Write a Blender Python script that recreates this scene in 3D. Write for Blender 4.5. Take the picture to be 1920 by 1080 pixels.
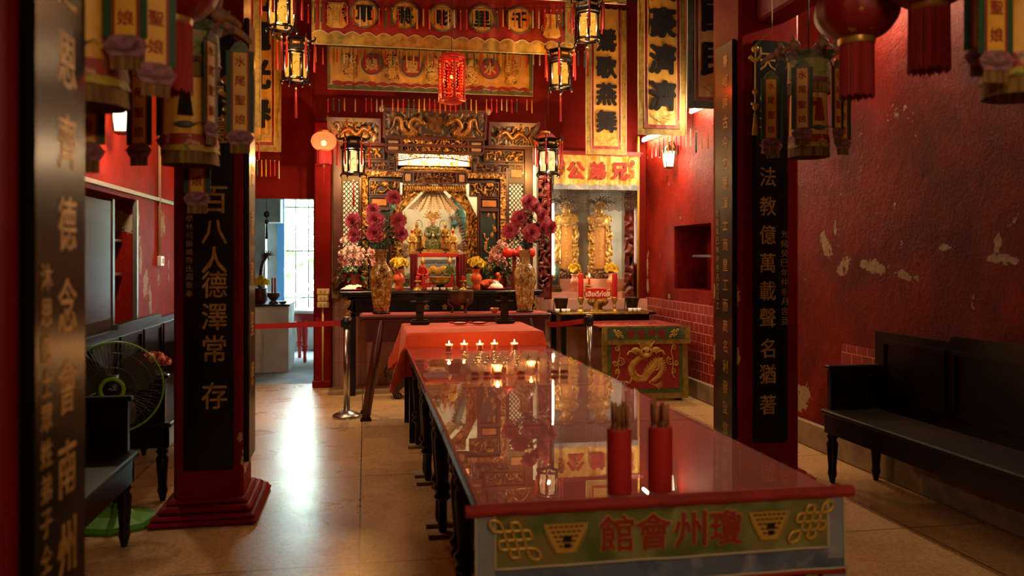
import bpy, math, random
from mathutils import Vector, Matrix, noise
for _o in list(bpy.data.objects): bpy.data.objects.remove(_o)
S = bpy.context.scene
C = S.collection
PI = math.pi
R = random.Random(11)
V = Vector

# ------------------------------------------------------------------ camera
YAW = math.atan(275/1530)
CA, SA = math.cos(YAW), math.sin(YAW)
cam = bpy.data.cameras.new('camera'); camo = bpy.data.objects.new('camera', cam); C.objects.link(camo)
camo.location = (0, 0, 1.5); camo.rotation_euler = (PI/2, 0, -YAW)
cam.sensor_width = 36; cam.lens = 1530/1920*36; cam.shift_y = -58/1920
cam.clip_start = .05; cam.clip_end = 200
cam.dof.use_dof = True; cam.dof.focus_distance = 7.6; cam.dof.aperture_fstop = 2.4
S.camera = camo
# ------------------------------------------------------------------ sky, exposure
w = bpy.data.worlds.new('sky'); S.world = w; w.use_nodes = True
wb = w.node_tree.nodes['Background']; wb.inputs[0].default_value = (.70, .88, 1, 1); wb.inputs[1].default_value = 13
S.view_settings.view_transform = 'Standard'; S.view_settings.look = 'None'
S.view_settings.gamma = 1; S.view_settings.exposure = 1.95
try:
    S.cycles.use_denoising = True; S.cycles.max_bounces = 8; S.cycles.transparent_max_bounces = 24
    S.cycles.caustics_reflective = False; S.cycles.caustics_refractive = False
    S.cycles.sample_clamp_indirect = 6
except Exception: pass

def at(u, v, Y):            # the place on the upright plane at depth Y that the 1920x1080 photo shows at (u, v)
    r = (u-960)/1530; X = Y*(SA+r*CA)/(CA-r*SA); d = X*SA+Y*CA
    return V((X, Y, 1.5-(v-482)*d/1530))

# ------------------------------------------------------------------ materials
def lin(h):
    h = h.lstrip('#'); o = []
    for i in (0, 2, 4):
        c = int(h[i:i+2], 16)/255; o.append(c/12.92 if c <= .04045 else ((c+.055)/1.055)**2.4)
    return (*o, 1)
class NT:
    def __init__(s, name):
        s.m = bpy.data.materials.new(name); s.m.use_nodes = True; s.t = s.m.node_tree
        s.b = s.t.nodes['Principled BSDF']; s.o = s.t.nodes['Material Output']
    def n(s, typ, **k):
        x = s.t.nodes.new(typ)
        for a, b in k.items():
            if a.startswith('_'): x.inputs[a[1:].replace('_', ' ')].default_value = b
            else: setattr(x, a, b)
        return x
    def l(s, a, b): s.t.links.new(a, b)
    def math(s, op, a, b=0.0):
        x = s.n('ShaderNodeMath', operation=op)
        for i, v in enumerate((a, b)):
            if isinstance(v, (int, float)): x.inputs[i].default_value = v
            else: s.l(v, x.inputs[i])
        return x.outputs[0]
    def mix(s, f, a, b):
        x = s.n('ShaderNodeMix', data_type='RGBA')
        for i, v in ((0, f), (6, a), (7, b)):
            if isinstance(v, (int, float, tuple)): x.inputs[i].default_value = v
            else: s.l(v, x.inputs[i])
        return x.outputs[2]
    def ramp(s, f, a, b, c0=(0, 0, 0, 1), c1=(1, 1, 1, 1)):
        x = s.n('ShaderNodeValToRGB'); e = x.color_ramp.elements
        e[0].position, e[1].position = a, b; e[0].color, e[1].color = c0, c1
        s.l(f, x.inputs[0]); return x.outputs[0]
    def noise(s, co, scale, detail=4, rough=.55, dist=0):
        x = s.n('ShaderNodeTexNoise', _Scale=scale, _Detail=detail, _Roughness=rough, _Distortion=dist)
        s.l(co, x.inputs['Vector']); return x.outputs[0]
    def bump(s, h, strength, dist=.01):
        x = s.n('ShaderNodeBump', _Strength=strength, _Distance=dist); s.l(h, x.inputs['Height']); s.l(x.outputs[0], s.b.inputs['Normal'])
def P(name, col, rough=.5, metal=0, col2=None, vs=12, lo=.4, hi=.65, bump=0, bs=60, bd=.004, coat=0, sheen=0, det=4, emit=0, stretch=None):
    n = NT(name); b = n.b
    b.inputs['Base Color'].default_value = lin(col); b.inputs['Roughness'].default_value = rough; b.inputs['Metallic'].default_value = metal
    if coat: b.inputs['Coat Weight'].default_value = coat; b.inputs['Coat Roughness'].default_value = .12
    if sheen: b.inputs['Sheen Weight'].default_value = sheen
    if emit: b.inputs['Emission Color'].default_value = lin(col); b.inputs['Emission Strength'].default_value = emit
    if col2 or bump:
        tc = n.n('ShaderNodeTexCoord').outputs['Object']
        if stretch:
            mp = n.n('ShaderNodeMapping'); mp.inputs['Scale'].default_value = stretch; n.l(tc, mp.inputs[0]); tc = mp.outputs[0]
        if col2:
            f = n.ramp(n.noise(tc, vs, det), lo, hi); n.l(n.mix(f, lin(col), lin(col2)), b.inputs['Base Color'])
        if bump: n.bump(n.noise(tc, bs, 5), bump, bd)
    return n.m
def emis(name, col, st):
    n = NT(name); e = n.n('ShaderNodeEmission'); e.inputs[0].default_value = lin(col); e.inputs[1].default_value = st
    n.l(e.outputs[0], n.o.inputs[0]); return n.m
def litpane(name, col, st, tr):
    n = NT(name); e = n.n('ShaderNodeEmission'); e.inputs[0].default_value = lin(col); e.inputs[1].default_value = st; t = n.n('ShaderNodeBsdfTransparent'); t.inputs[0].default_value = lin(col); mx = n.n('ShaderNodeMixShader'); mx.inputs[0].default_value = tr
    n.l(e.outputs[0], mx.inputs[1]); n.l(t.outputs[0], mx.inputs[2]); n.l(mx.outputs[0], n.o.inputs[0]); return n.m
def clearglass(name, tint='#ffffff', ior=1.5, rough=0.0, haze=0, hcol='#ffffff'):
    n = NT(name); t = n.n('ShaderNodeBsdfTransparent'); g = n.n('ShaderNodeBsdfGlossy'); f = n.n('ShaderNodeFresnel'); mx = n.n('ShaderNodeMixShader')
    t.inputs[0].default_value = lin(tint); g.inputs['Roughness'].default_value = rough; f.inputs[0].default_value = ior
    gb = n.n('ShaderNodeNewGeometry'); n.l(n.math('MULTIPLY', f.outputs[0], n.math('SUBTRACT', 1, gb.outputs['Backfacing'])), mx.inputs[0]); n.l(t.outputs[0], mx.inputs[1]); n.l(g.outputs[0], mx.inputs[2]); 
    if haze:        # dust on cupboard glass; on candle cups, painted paleness standing for refracted light
        d = n.n('ShaderNodeBsdfDiffuse'); d.inputs[0].default_value = lin(hcol); tl = n.n('ShaderNodeBsdfTranslucent'); tl.inputs[0].default_value = lin(hcol); m1 = n.n('ShaderNodeMixShader'); n.l(d.outputs[0], m1.inputs[1]); n.l(tl.outputs[0], m1.inputs[2])
        m2 = n.n('ShaderNodeMixShader'); m2.inputs[0].default_value = haze; n.l(t.outputs[0], m2.inputs[1]); n.l(m1.outputs[0], m2.inputs[2]); n.l(m2.outputs[0], mx.inputs[1])
    n.l(mx.outputs[0], n.o.inputs[0]); return n.m
def painted(name, ground, motifs, rough=.6, scale=30, bump=.15):
    """a ground colour with blotchy painted motifs: list of (colour, scale, lo, hi)"""
    n = NT(name); tc = n.n('ShaderNodeTexCoord').outputs['Object']; c = lin(ground)
    for i, (col, sc, lo, hi) in enumerate(motifs):
        mp = n.n('ShaderNodeMapping'); mp.inputs['Location'].default_value = (i*3.1, i*1.7, i*5.3); n.l(tc, mp.inputs[0])
        c = n.mix(n.ramp(n.noise(mp.outputs[0], sc, 3, .5, .8), lo, hi), c, lin(col))
    n.l(c, n.b.inputs['Base Color']); n.b.inputs['Roughness'].default_value = rough
    if bump: n.bump(n.noise(tc, scale, 4), bump, .003)
    return n.m
def plaster(name, red, dark, pale, patches, axis, rough=.62, grey='#8a7c62', flake=.0, bump=.8, small=.7):
    """old red plaster; patches = (horizontal, z, half-width, half-height, tilt) of fallen paint"""
    n = NT(name); g = n.n('ShaderNodeNewGeometry').outputs['Position']
    sp = n.n('ShaderNodeSeparateXYZ'); n.l(g, sp.inputs[0]); h, z = sp.outputs[axis], sp.outputs[2]
    big = n.noise(g, 1.6, 6, .62, .4); mid = n.noise(g, 9, 8, .72, .5); fine = n.noise(g, 34, 7, .72, .2)
    c = n.mix(n.ramp(big, .36, .62), lin(dark), lin(red))
    c = n.mix(n.math('MULTIPLY', n.ramp(mid, .56, .8), .35), c, lin(pale))
    c = n.mix(n.math('MULTIPLY', n.ramp(fine, .64, .8), .35), c, lin(pale))
    vo = n.n('ShaderNodeTexVoronoi', feature='DISTANCE_TO_EDGE', _Scale=7); wv = n.n('ShaderNodeVectorMath', operation='ADD'); wn = n.n('ShaderNodeTexNoise', _Scale=9, _Detail=4); n.l(g, wn.inputs['Vector']); ws = n.n('ShaderNodeVectorMath', operation='SCALE'); ws.inputs['Scale'].default_value = .35; n.l(wn.outputs['Color'], ws.inputs[0]); n.l(g, wv.inputs[0]); n.l(ws.outputs[0], wv.inputs[1]); n.l(wv.outputs[0], vo.inputs['Vector'])
    crk = n.math('MULTIPLY', n.math('LESS_THAN', vo.outputs[0], .012), n.ramp(big, .45, .6)); c = n.mix(n.math('MULTIPLY', crk, .4), c, lin(pale))
    d1 = n.math('MULTIPLY', n.math('SUBTRACT', n.noise(g, 13, 6, .7), .52), 6.5)
    best = None
    for (py, pz, ry, rz, a) in patches:
        dy = n.math('SUBTRACT', h, py); dz = n.math('SUBTRACT', z, pz); ca, sa = math.cos(a), math.sin(a)
        u = n.math('ADD', n.math('MULTIPLY', dy, ca/ry), n.math('MULTIPLY', dz, sa/ry))
        v = n.math('ADD', n.math('MULTIPLY', dy, -sa/rz), n.math('MULTIPLY', dz, ca/rz))
        q = n.math('SUBTRACT', 1, n.math('ADD', n.math('MULTIPLY', u, u), n.math('MULTIPLY', v, v)))
        best = q if best is None else n.math('MAXIMUM', best, q)
    if flake:
        q = n.math('MULTIPLY', n.math('SUBTRACT', n.noise(g, 3.1, 7, .7, .5), flake), 9); best = q if best is None else n.math('MAXIMUM', best, q)
    if best is not None:
        m = n.ramp(n.math('ADD', best, d1), .0, .08)
        gc = n.mix(n.ramp(fine, .35, .7), lin(grey), lin('#b3a284')); c = n.mix(m, c, gc)
        hb = n.math('SUBTRACT', n.math('ADD', n.math('MULTIPLY', mid, small), n.math('MULTIPLY', fine, .35)), n.math('MULTIPLY', m, .5))
    else: hb = n.math('ADD', n.math('MULTIPLY', mid, small), n.math('MULTIPLY', fine, .35))
    n.b.inputs['Specular IOR Level'].default_value = .04; n.l(c, n.b.inputs['Base Color']); n.b.inputs['Roughness'].default_value = rough; n.bump(n.math('ADD', hb, n.math('MULTIPLY', big, .8)), bump, .03); return n.m
def tiles(name, col, grout, w_, h_, rough=.45, axis='y', noisy=0, off=.5, mort=.006, col2=None):
    n = NT(name); g = n.n('ShaderNodeNewGeometry').outputs['Position']; sp = n.n('ShaderNodeSeparateXYZ'); n.l(g, sp.inputs[0])
    cb = n.n('ShaderNodeCombineXYZ'); n.l(sp.outputs[{'x': 0, 'y': 1}[axis]], cb.inputs[0]); n.l(sp.outputs[2], cb.inputs[1])
    b = n.n('ShaderNodeTexBrick', offset=off, _Scale=1.0, _Mortar_Size=mort, _Brick_Width=w_, _Row_Height=h_, _Mortar_Smooth=.1)
    b.inputs['Color1'].default_value = lin(col); b.inputs['Color2'].default_value = lin(col2 or col); b.inputs['Mortar'].default_value = lin(grout)
    n.l(cb.outputs[0], b.inputs['Vector']); c = b.outputs[0]
    c = n.mix(n.math('MULTIPLY', n.ramp(n.noise(g, 9, 5), .4, .75), .5), c, lin(col))
    if noisy: c = n.mix(n.ramp(n.noise(g, 1.3, 5, .6), noisy-.05, noisy+.05), c, lin(col))
    n.l(c, n.b.inputs['Base Color']); n.b.inputs['Roughness'].default_value = rough; n.bump(b.outputs['Fac'], -.3, .004); return n.m
def terrazzo():
    n = NT('terrazzo'); g = n.n('ShaderNodeNewGeometry').outputs['Position']; sp = n.n('ShaderNodeSeparateXYZ'); n.l(g, sp.inputs[0])
    v = n.n('ShaderNodeTexVoronoi', _Scale=70); n.l(g, v.inputs['Vector'])
    spk = n.ramp(v.outputs['Color'], .25, .75, lin('#8a6640'), lin('#cfa873'))
    c = n.mix(.55, spk, lin('#bd9566')); c = n.mix(n.math('MULTIPLY', n.ramp(n.noise(g, 1.1, 3), .3, .75), .25), c, lin('#9a7449'))
    dk = n.ramp(n.noise(g, 95, 2), .68, .72); c = n.mix(n.math('MULTIPLY', dk, .6), c, lin('#3d2c1e'))
    for o, p0, per in ((sp.outputs[0], -.03, 1.5), (sp.outputs[1], 4.06, 1.62)):
        f = n.math('ABSOLUTE', n.math('SUBTRACT', n.math('FRACT', n.math('ADD', n.math('DIVIDE', n.math('SUBTRACT', o, p0), per), .5)), .5))
        c = n.mix(n.math('LESS_THAN', f, .0027), c, lin('#33302b'))
    n.l(c, n.b.inputs['Base Color']); n.l(n.ramp(n.noise(g, 2.3, 5), .3, .8, (.25, .25, .25, 1), (.34, .34, .34, 1)), n.b.inputs['Roughness'])
    n.b.inputs['Specular IOR Level'].default_value = .6; n.bump(n.noise(g, 30, 3), .03, .003); return n.m

M = dict(
 terrazzo=terrazzo(),
 blackwood=P('black lacquered wood', '#120c0a', .32, col2='#1f1512', vs=7, bump=.08, bs=40, coat=.1),
 darkwood=P('dark brown wood', '#24130c', .5, col2='#140a07', vs=9, bump=.12, bs=35, stretch=(1, .15, 1)),
 redwood=P('dark red wood', '#5a1a14', .38, col2='#431410', vs=6, bump=.06, bs=30),
 redpaint=P('red painted wood', '#7e1611', .5, col2='#691310', vs=3, bump=.1, bs=30),
 board=P('black couplet lacquer', '#0c0b0a', .36, col2='#171411', vs=5, bump=.1, bs=25, coat=.3, stretch=(1, 1, .1)),
 boardgrey=P('worn black couplet lacquer', '#0c0a08', .22, col2='#16120d', vs=9, bump=.12, bs=25, stretch=(1, 1, .1)),
 goldpaint=P('dull gold paint', '#b8904a', .45, .3, col2='#8f6628', vs=25),
 goldleaf=P('gold leaf', '#b88f48', .36, .5, col2='#7a5426', vs=30, bump=.3, bs=120),
 goldold=P('old dull gilding', '#8f6630', .36, .45, col2='#5c3a18', vs=26, bump=.3, bs=100), goldbright=P('bright gold leaf', '#dcbc6c', .3, .45, col2='#a88440', vs=40, bump=.2, bs=120),
 bronzewood=P('gilded brown wood', '#6a4a2a', .38, .35, col2='#3a2616', vs=22, bump=.25, bs=90),
 lacquer=P('dark brown lacquer', '#1c120d', .45, col2='#2b1c13', vs=20),
 frame=P('brown red frame wood', '#4b2219', .36, col2='#371810', vs=8, coat=.2),
 tilepale=P('pale brown panel', '#9a7c5a', .5, col2='#86684a', vs=10),
 tileorange=P('orange panel', '#b0742f', .5, col2='#9a6226', vs=14),
 greenpanel=P('dark green panel', '#14332d', .5, col2='#0e2422', vs=6),
 satin=P('yellow satin', '#c2963a', .42, .1, col2='#a67c2a', vs=5, bump=.35, bs=14, bd=.02, sheen=.3),
 satinbright=P('pale gold satin', '#ccaa54', .4, .15, col2='#a67a22', vs=12, bump=.5, bs=30, bd=.01, sheen=.3),
 brocade=P('olive gold brocade', '#9c8438', .5, .15, col2='#76622a', vs=16, bump=.5, bs=24, bd=.01),
 redsatin=P('red satin', '#84180f', .5, col2='#6b110c', vs=6, bump=.35, bs=14, bd=.015),
 greenbrocade=P('green brocade', '#51602a', .55, col2='#37471f', vs=20, bump=.4, bs=26, bd=.01),
 greyteal=P('grey teal border cloth', '#4d5a55', .6, col2='#38453f', vs=14, bump=.3, bs=20),
 blackcloth=P('black velvet', '#08070a', .9), redthread=P('red embroidery', '#8c1f16', .7, bump=.4, bs=150), goldthread=P('gold thread', '#c9a44a', .42, .4, bump=.3, bs=150),
 redcloth=P('dark red tablecloth', '#a52b22', .75, col2='#982620', vs=3), orangecloth=P('orange red tablecloth', '#e0542c', .8, col2='#d44a25', vs=3, sheen=.3),
 redfold=P('red cloth fold', '#9a2622', .75, col2='#85201e', vs=8, bump=.3, bs=50),
 oliveground=painted('olive embroidered ground', '#6d7038', [('#8f8f58', 5, .5, .7), ('#4a5a22', 4, .52, .66), ('#7f6a3a', 9, .58, .7)], .7, 120, .3),
 oliveground2=painted('green embroidered ground', '#3c5a33', [('#25442a', 6, .5, .7), ('#6c7848', 8, .56, .7)], .7, 120, .3),
 bluecloth=painted('blue mottled border', '#566274', [('#3b4a6a', 6, .5, .68), ('#7d8494', 10, .55, .7)], .75, 90, .3),
 bluegrey=painted('grey blue border', '#7f8890', [('#6a7480', 6, .5, .68), ('#97a0a4', 10, .55, .7)], .75, 90, .3),
 cordcream=P('cream piping', '#b9b195', .7), redrich=painted('red embroidered ground', '#8d1a12', [('#a8341a', 4, .55, .72), ('#6d120f', 6, .55, .7)], .65, 110, .3),
 glasstop=clearglass('table glass'), glass=clearglass('thin glass', '#f8f4ee', 1.5, .03, .22, '#f2dccb'), cabinetglass=clearglass('dusty cabinet glass', '#a9a9b2', 1.5, .15, .62, '#7c6c6c'),
 steel=P('brushed steel', '#b3aea6', .28, 1.0), blackplastic=P('black plastic', '#0b0b0c', .4), chrome=P('aluminium rail', '#a39d96', .4, .9),
 strap=P('red barrier strap', '#b81d20', .6), redpaper=P('red paper tube', '#b8201c', .7), stick=P('incense stick', '#9a6a3c', .8), stickred=P('red dyed stick end', '#6d2418', .8),
 pinktile=tiles('pink wall tile', '#b98878', '#8f6a5e', .3, .27, .3, 'x', 0, 0, .004), pink=P('pink tile', '#c99a88', .35, col2='#bb8a78', vs=5),
 redtile=tiles('red painted wall tile', '#86211a', '#c98a78', .125, .1, .42, 'y', .62, .5, .004, '#7a1b16'),
 cement=P('cement skirting', '#8c7a5c', .7, col2='#6f6048', vs=6, bump=.2, bs=40), white=P('whitewash', '#c9ccc8', .8, col2='#a9aca6', vs=2), cream=P('cream paint', '#d6cdb0', .7, col2='#c9bc9c', vs=3),
 beige=P('beige plaster post', '#a8926a', .7, col2='#8a7452', vs=5, bump=.2, bs=30), ceil=P('dark ceiling boards', '#2a100c', .8, col2='#1b0a08', vs=3),
 brass=P('brass', '#c8a04a', .34, .55, col2='#8a6a2a', vs=18), bronze=P('brown bronze', '#5d4530', .42, .55, col2='#43301f', vs=9, bump=.15, bs=40), iron=P('black iron', '#0d0c0c', .4, .5),
 wax=P('red wax', '#b01a16', .4), waxcup=P('red candle wax', '#c02a18', .35), waxwhite=P('pale wax', '#e8d8b8', .5),
 flame=emis('candle flame', '#ffc978', 26), leaf=P('dark green leaf', '#2f5a28', .5, col2='#1c3e1e', vs=30), leaflight=P('leaf green', '#3f6a2a', .5, col2='#2a4a20', vs=30), stem=P('stem green', '#2f4a22', .6),
 peony=P('crimson peony petal', '#cc3a50', .6, col2='#e08496', vs=34, lo=.45, hi=.7, sheen=.2), peonylight=P('light crimson peony petal', '#e0708a', .6, col2='#cc4a60', vs=40), peonycore=P('peony stamens', '#c99a4a', .7), rose=P('dusty pink rose', '#cf8a7c', .6, col2='#c06a62', vs=40, sheen=.2), rosepale=P('pale pink rose', '#dbb0a0', .6, col2='#c89888', vs=40), rosewhite=P('cream rose', '#e6ddc8', .6),
 mum=P('yellow chrysanthemum', '#ecca1c', .6, col2='#f6e04c', vs=60, sheen=.2), orangeflower=P('orange pink flower', '#c46a48', .6, col2='#a8403a', vs=50),
 vaseorange=P('orange glazed ceramic', '#c4542a', .15, col2='#a83e1e', vs=9, coat=.4), vaseflesh=P('salmon glazed ceramic', '#c8785a', .2, col2='#b86448', vs=9, coat=.4),
 satsuma=painted('painted gold brown porcelain', '#94682a', [('#c9a45a', 16, .5, .6), ('#5a3214', 24, .54, .6), ('#8a3a1c', 30, .6, .66), ('#d8c08a', 34, .62, .68)], .25, 90, .1),
 satsumapale=painted('painted cream gold porcelain', '#b0904e', [('#d8c48e', 16, .48, .6), ('#7a5424', 24, .54, .6), ('#5a5a3a', 30, .6, .66), ('#8a4a24', 34, .62, .68)], .25, 90, .1),
 skin=P('painted statue face', '#d0a088', .45), robegold=P('gold statue robe', '#c49a3c', .35, .4, col2='#5a3a16', vs=60, bump=.4, bs=120), robegreen=P('green statue robe', '#26442a', .5, col2='#8a7a30', vs=60, lo=.5, hi=.6), cape=P('orange gold cape', '#c8892a', .5, col2='#a86a18', vs=30),
 maroon=P('maroon lacquer', '#5a100e', .35, coat=.3), white2=P('white porcelain', '#d9d4c8', .25), whitepaper=P('white cloth', '#ddd5c4', .8), redlac=P('bright red lacquer', '#b01c14', .35), teal=painted('teal painted scales', '#1f5a4e', [('#2f7a68', 60, .5, .55), ('#12403a', 20, .55, .6)], .6, 90, .3), mural=painted('cream mural ground', '#d3cdaa', [('#bdb898', 3, .5, .7)], .7, 20, 0), muralbrown=P('mural brown', '#7a5a3a', .7), muralgreen=P('mural green', '#4a6a3c', .7, col2='#6a7a4a', vs=6),
 lattice=P('dark lattice wood', '#2c2014', .5), bead=P('glass bead strand', '#4a3f34', .35, .1, col2='#2a2622', vs=60), alcove=P('grey white plaster', '#b8b6a8', .75, col2='#94928a', vs=3),
 tube=emis('fluorescent tube', '#ffdcb0', 50), tubewhite=emis('white fluorescent tube', '#ffeac8', 15), tubehid=emis('warm lamp tube', '#ffecd0', 105), bulb=emis('warm bulb', '#ffd9a0', 40), tubeceilfill=emis('ceiling tube', '#ffd4a0', 34), lampglass=emis('lit lamp glass', '#ffe4b8', 1.6), lanternwhite=litpane('lit lantern glass', '#ffd490', .55, .5),
 paper=litpane('lit yellow paper', '#ffb848', .42, .5), paperwhite=emis('lit white paper', '#ffd890', 4.5), papered=litpane('lit red silk', '#c02a18', .05, .5), silkred=P('red lantern silk', '#7e0d10', .55, sheen=.2), silkprint=P('red silk with gold print', '#7e0d10', .5, col2='#a87830', vs=13, lo=.575, hi=.59, det=7), silkgold=P('gold lantern print', '#a8792e', .5, .3),
 tasselred=P('red tassel thread', '#a01a16', .8), tasselgreen=P('green tassel thread', '#1f4a36', .8), tasselgold=P('gold tassel thread', '#b0852c', .7), tasselwhite=P('white tassel thread', '#a8a088', .8), tasselpink=P('salmon tassel thread', '#b0583c', .8), skirtred=P('red lantern tassel skirt', '#9a1216', .75, col2='#7d0e12', vs=60, stretch=(1, 1, .05)),
 canopy=P('yellow canopy satin', '#d8a230', .5, .0, col2='#c08c26', vs=9, bump=.35, bs=18, bd=.01, sheen=.3), canopyband=painted('pale green embroidered band', '#8a8442', [('#5a7438', 14, .52, .6), ('#a87868', 22, .6, .66)], .6, 60, .3), canopyred=painted('red floral border', '#8e2418', [('#b87868', 26, .58, .62), ('#3a5a3a', 24, .62, .66)], .6, 60, .3), canopyhem=painted('yellow hem', '#a89022', [('#4a6a2a', 40, .55, .6)], .6, 60, .3), fringe=P('brown gold fringe', '#5a3a1a', .8, col2='#8a6a2a', vs=60, stretch=(1, 1, .05)), ribbongreen=P('green ribbon edge', '#143f22', .6), ribbonred=P('thin red ribbon edge', '#8a1a14', .6), lotus=P('mauve lotus cloth', '#96606c', .7, col2='#66444e', vs=50), finial=P('grey teal crown cloth', '#3f4a40', .6, col2='#6a6a50', vs=40), birdcloth=P('faded pink ornament', '#9a6a4a', .7, col2='#6a5a5a', vs=30),
 fangreen=P('green plastic', '#4f8a1c', .35), fanlime=P('lime plastic ring', '#7fb82a', .35), fanblade=P('smoky fan blade', '#4a463a', .3), wire=P('dark grille wire', '#5a5a48', .4, .3),
 switch=P('cream switch plastic', '#b89a58', .45), conduit=P('cream conduit', '#b0906a', .55), goldpole=P('yellow painted pole', '#a8842a', .45), dogbrown=P('dark brown carved statue', '#3c2014', .5, col2='#28140c', vs=30, bump=.3, bs=60),
 bark=P('tree bark', '#4a4a3c', .8), foliage=P('sunlit foliage', '#8fb070', .7, col2='#6a9050', vs=5), concrete=P('grey concrete', '#8a908c', .8, col2='#70767a', vs=3), blue=P('blue painted post', '#5a9ad0', .6), bottle=clearglass('clear plastic bottle', '#d8c8c4', 1.4), box=P('pale cardboard box', '#b8a484', .7), print=P('off white print', '#d8d0c0', .7))

# ------------------------------------------------------------------ mesh helpers
class MB:
    def __init__(s): s.v = []; s.f = []; s.mi = []; s.sm = []
    def add(s, vs, fs, mi=0, sm=False, mat=None):
        o = len(s.v); s.v += [tuple(mat @ V(p)) if mat else tuple(p) for p in vs]
        s.f += [tuple(i+o for i in f) for f in fs]; s.mi += [mi]*len(fs); s.sm += [sm]*len(fs)
    def box(s, x0, x1, y0, y1, z0, z1, mi=0, mat=None, bev=0):
        if bev:
            b = min(bev, abs(x1-x0)/2.01, abs(y1-y0)/2.01, abs(z1-z0)/2.01)
            pr = [(x0, y0+b), (x0+b, y0), (x1-b, y0), (x1, y0+b), (x1, y1-b), (x1-b, y1), (x0+b, y1), (x0, y1-b)]
            cx, cy = (x0+x1)/2, (y0+y1)/2
            sx, sy = (abs(x1-x0)-2*b)/abs(x1-x0), (abs(y1-y0)-2*b)/abs(y1-y0)
            ins = [(cx+(x-cx)*sx, cy+(y-cy)*sy) for x, y in pr]
            vs = [(x, y, z0) for x, y in ins]+[(x, y, z0+b) for x, y in pr]+[(x, y, z1-b) for x, y in pr]+[(x, y, z1) for x, y in ins]
            fs = [tuple(range(7, -1, -1)), tuple(range(24, 32))]
            for k in range(3):
                for i in range(8): j = (i+1) % 8; fs.append((k*8+i, k*8+j, k*8+8+j, k*8+8+i))
            s.add(vs, fs, mi, False, mat); return
        s.add([(x0, y0, z0), (x1, y0, z0), (x1, y1, z0), (x0, y1, z0), (x0, y0, z1), (x1, y0, z1), (x1, y1, z1), (x0, y1, z1)],
              [(0, 3, 2, 1), (4, 5, 6, 7), (0, 1, 5, 4), (1, 2, 6, 5), (2, 3, 7, 6), (3, 0, 4, 7)], mi, False, mat)
    def cbox(s, c, d, mi=0, rot=None, bev=0):
        m = Matrix.Translation(V(c)) @ (rot.to_4x4() if rot else Matrix.Identity(4))
        s.box(-d[0]/2, d[0]/2, -d[1]/2, d[1]/2, -d[2]/2, d[2]/2, mi, m, bev)
    def lathe(s, prof, c=(0, 0, 0), seg=20, mi=0, sm=True, mat=None, sx=1, sy=1, cap=True, ph=0):
        vs = []; fs = []; n = len(prof)
        for r, z in prof:
            for i in range(seg):
                a = 2*PI*i/seg+ph; vs.append((c[0]+r*math.cos(a)*sx, c[1]+r*math.sin(a)*sy, c[2]+z))
        for k in range(n-1):
            for i in range(seg): j = (i+1) % seg; fs.append((k*seg+i, k*seg+j, (k+1)*seg+j, (k+1)*seg+i))
        s.add(vs, fs, mi, sm, mat)
        if cap:
            s.add(vs[:seg], [tuple(range(seg-1, -1, -1))], mi, False, mat); s.add(vs[-seg:], [tuple(range(seg))], mi, False, mat)
    def ball(s, c, r, mi=0, seg=12, rings=8, rot=None):
        if isinstance(r, (int, float)): r = (r, r, r)
        m = Matrix.Translation(V(c)) @ (rot.to_4x4() if rot else Matrix.Identity(4)) @ Matrix.Diagonal((*r, 1))
        s.lathe([(max(math.sin(PI*k/rings), .01), -math.cos(PI*k/rings)) for k in range(rings+1)], (0, 0, 0), seg, mi, True, m)
    def tube(s, pts, r, seg=6, mi=0, smooth=0, sy=1, closed=False):
        pts = [V(p) for p in pts]
        if smooth: pts = catmull(pts, smooth, closed)
        n = len(pts)
        rr = r if callable(r) else ((lambda t: r) if isinstance(r, (int, float)) else (lambda t: r[0]+(r[1]-r[0])*t))
        vs = []; fs = []; up = V((0, 1, 0))
        for k, p in enumerate(pts):
            a = pts[(k-1) % n if closed else max(k-1, 0)]; b = pts[(k+1) % n if closed else min(k+1, n-1)]
            t = (b-a).normalized() if (b-a).length > 1e-9 else V((0, 0, 1))
            u_ = up if abs(t.dot(up)) < .95 else V((1, 0, 0))
            e1 = t.cross(u_).normalized(); e2 = e1.cross(t).normalized(); q = rr(k/max(n-1, 1))
            for i in range(seg):
                an = 2*PI*i/seg; vs.append(p+e1*(q*math.cos(an))+e2*(q*sy*math.sin(an)))
        for k in range(n if closed else n-1):
            k2 = (k+1) % n
            for i in range(seg): j = (i+1) % seg; fs.append((k*seg+i, k*seg+j, k2*seg+j, k2*seg+i))
        if not closed: fs += [tuple(range(seg-1, -1, -1)), tuple((n-1)*seg+i for i in range(seg))]
        s.add(vs, fs, mi, True)
    def prism(s, poly, y0, y1, mi=0, mat=None):
        """polygon in x,z pushed from y0 (front) to y1"""
        n = len(poly); vs = [(x, y0, z) for x, z in poly]+[(x, y1, z) for x, z in poly]
        fs = [tuple(range(n)), tuple(range(2*n-1, n-1, -1))]+[(i, i+n, (i+1) % n+n, (i+1) % n) for i in range(n)]
        s.add(vs, fs, mi, False, mat)
    def sheet(s, nx, nz, fn, mi=0, th=0, mifn=None):
        """grid surface fn(a,b)->point, optional thickness along y"""
        vs = [V(fn(i/nx, k/nz)) for k in range(nz+1) for i in range(nx+1)]; w_ = nx+1
        q = [(k*w_+i, k*w_+i+1, (k+1)*w_+i+1, (k+1)*w_+i) for k in range(nz) for i in range(nx)]
        o = len(s.v); s.v += [tuple(p) for p in vs]; s.f += [tuple(i+o for i in f) for f in q]; s.sm += [True]*len(q)
        s.mi += [mifn(vs, f) if mifn else mi for f in q]
        if th:
            s.add([p+V((0, th, 0)) for p in vs], [f[::-1] for f in q], mi, True)
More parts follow.
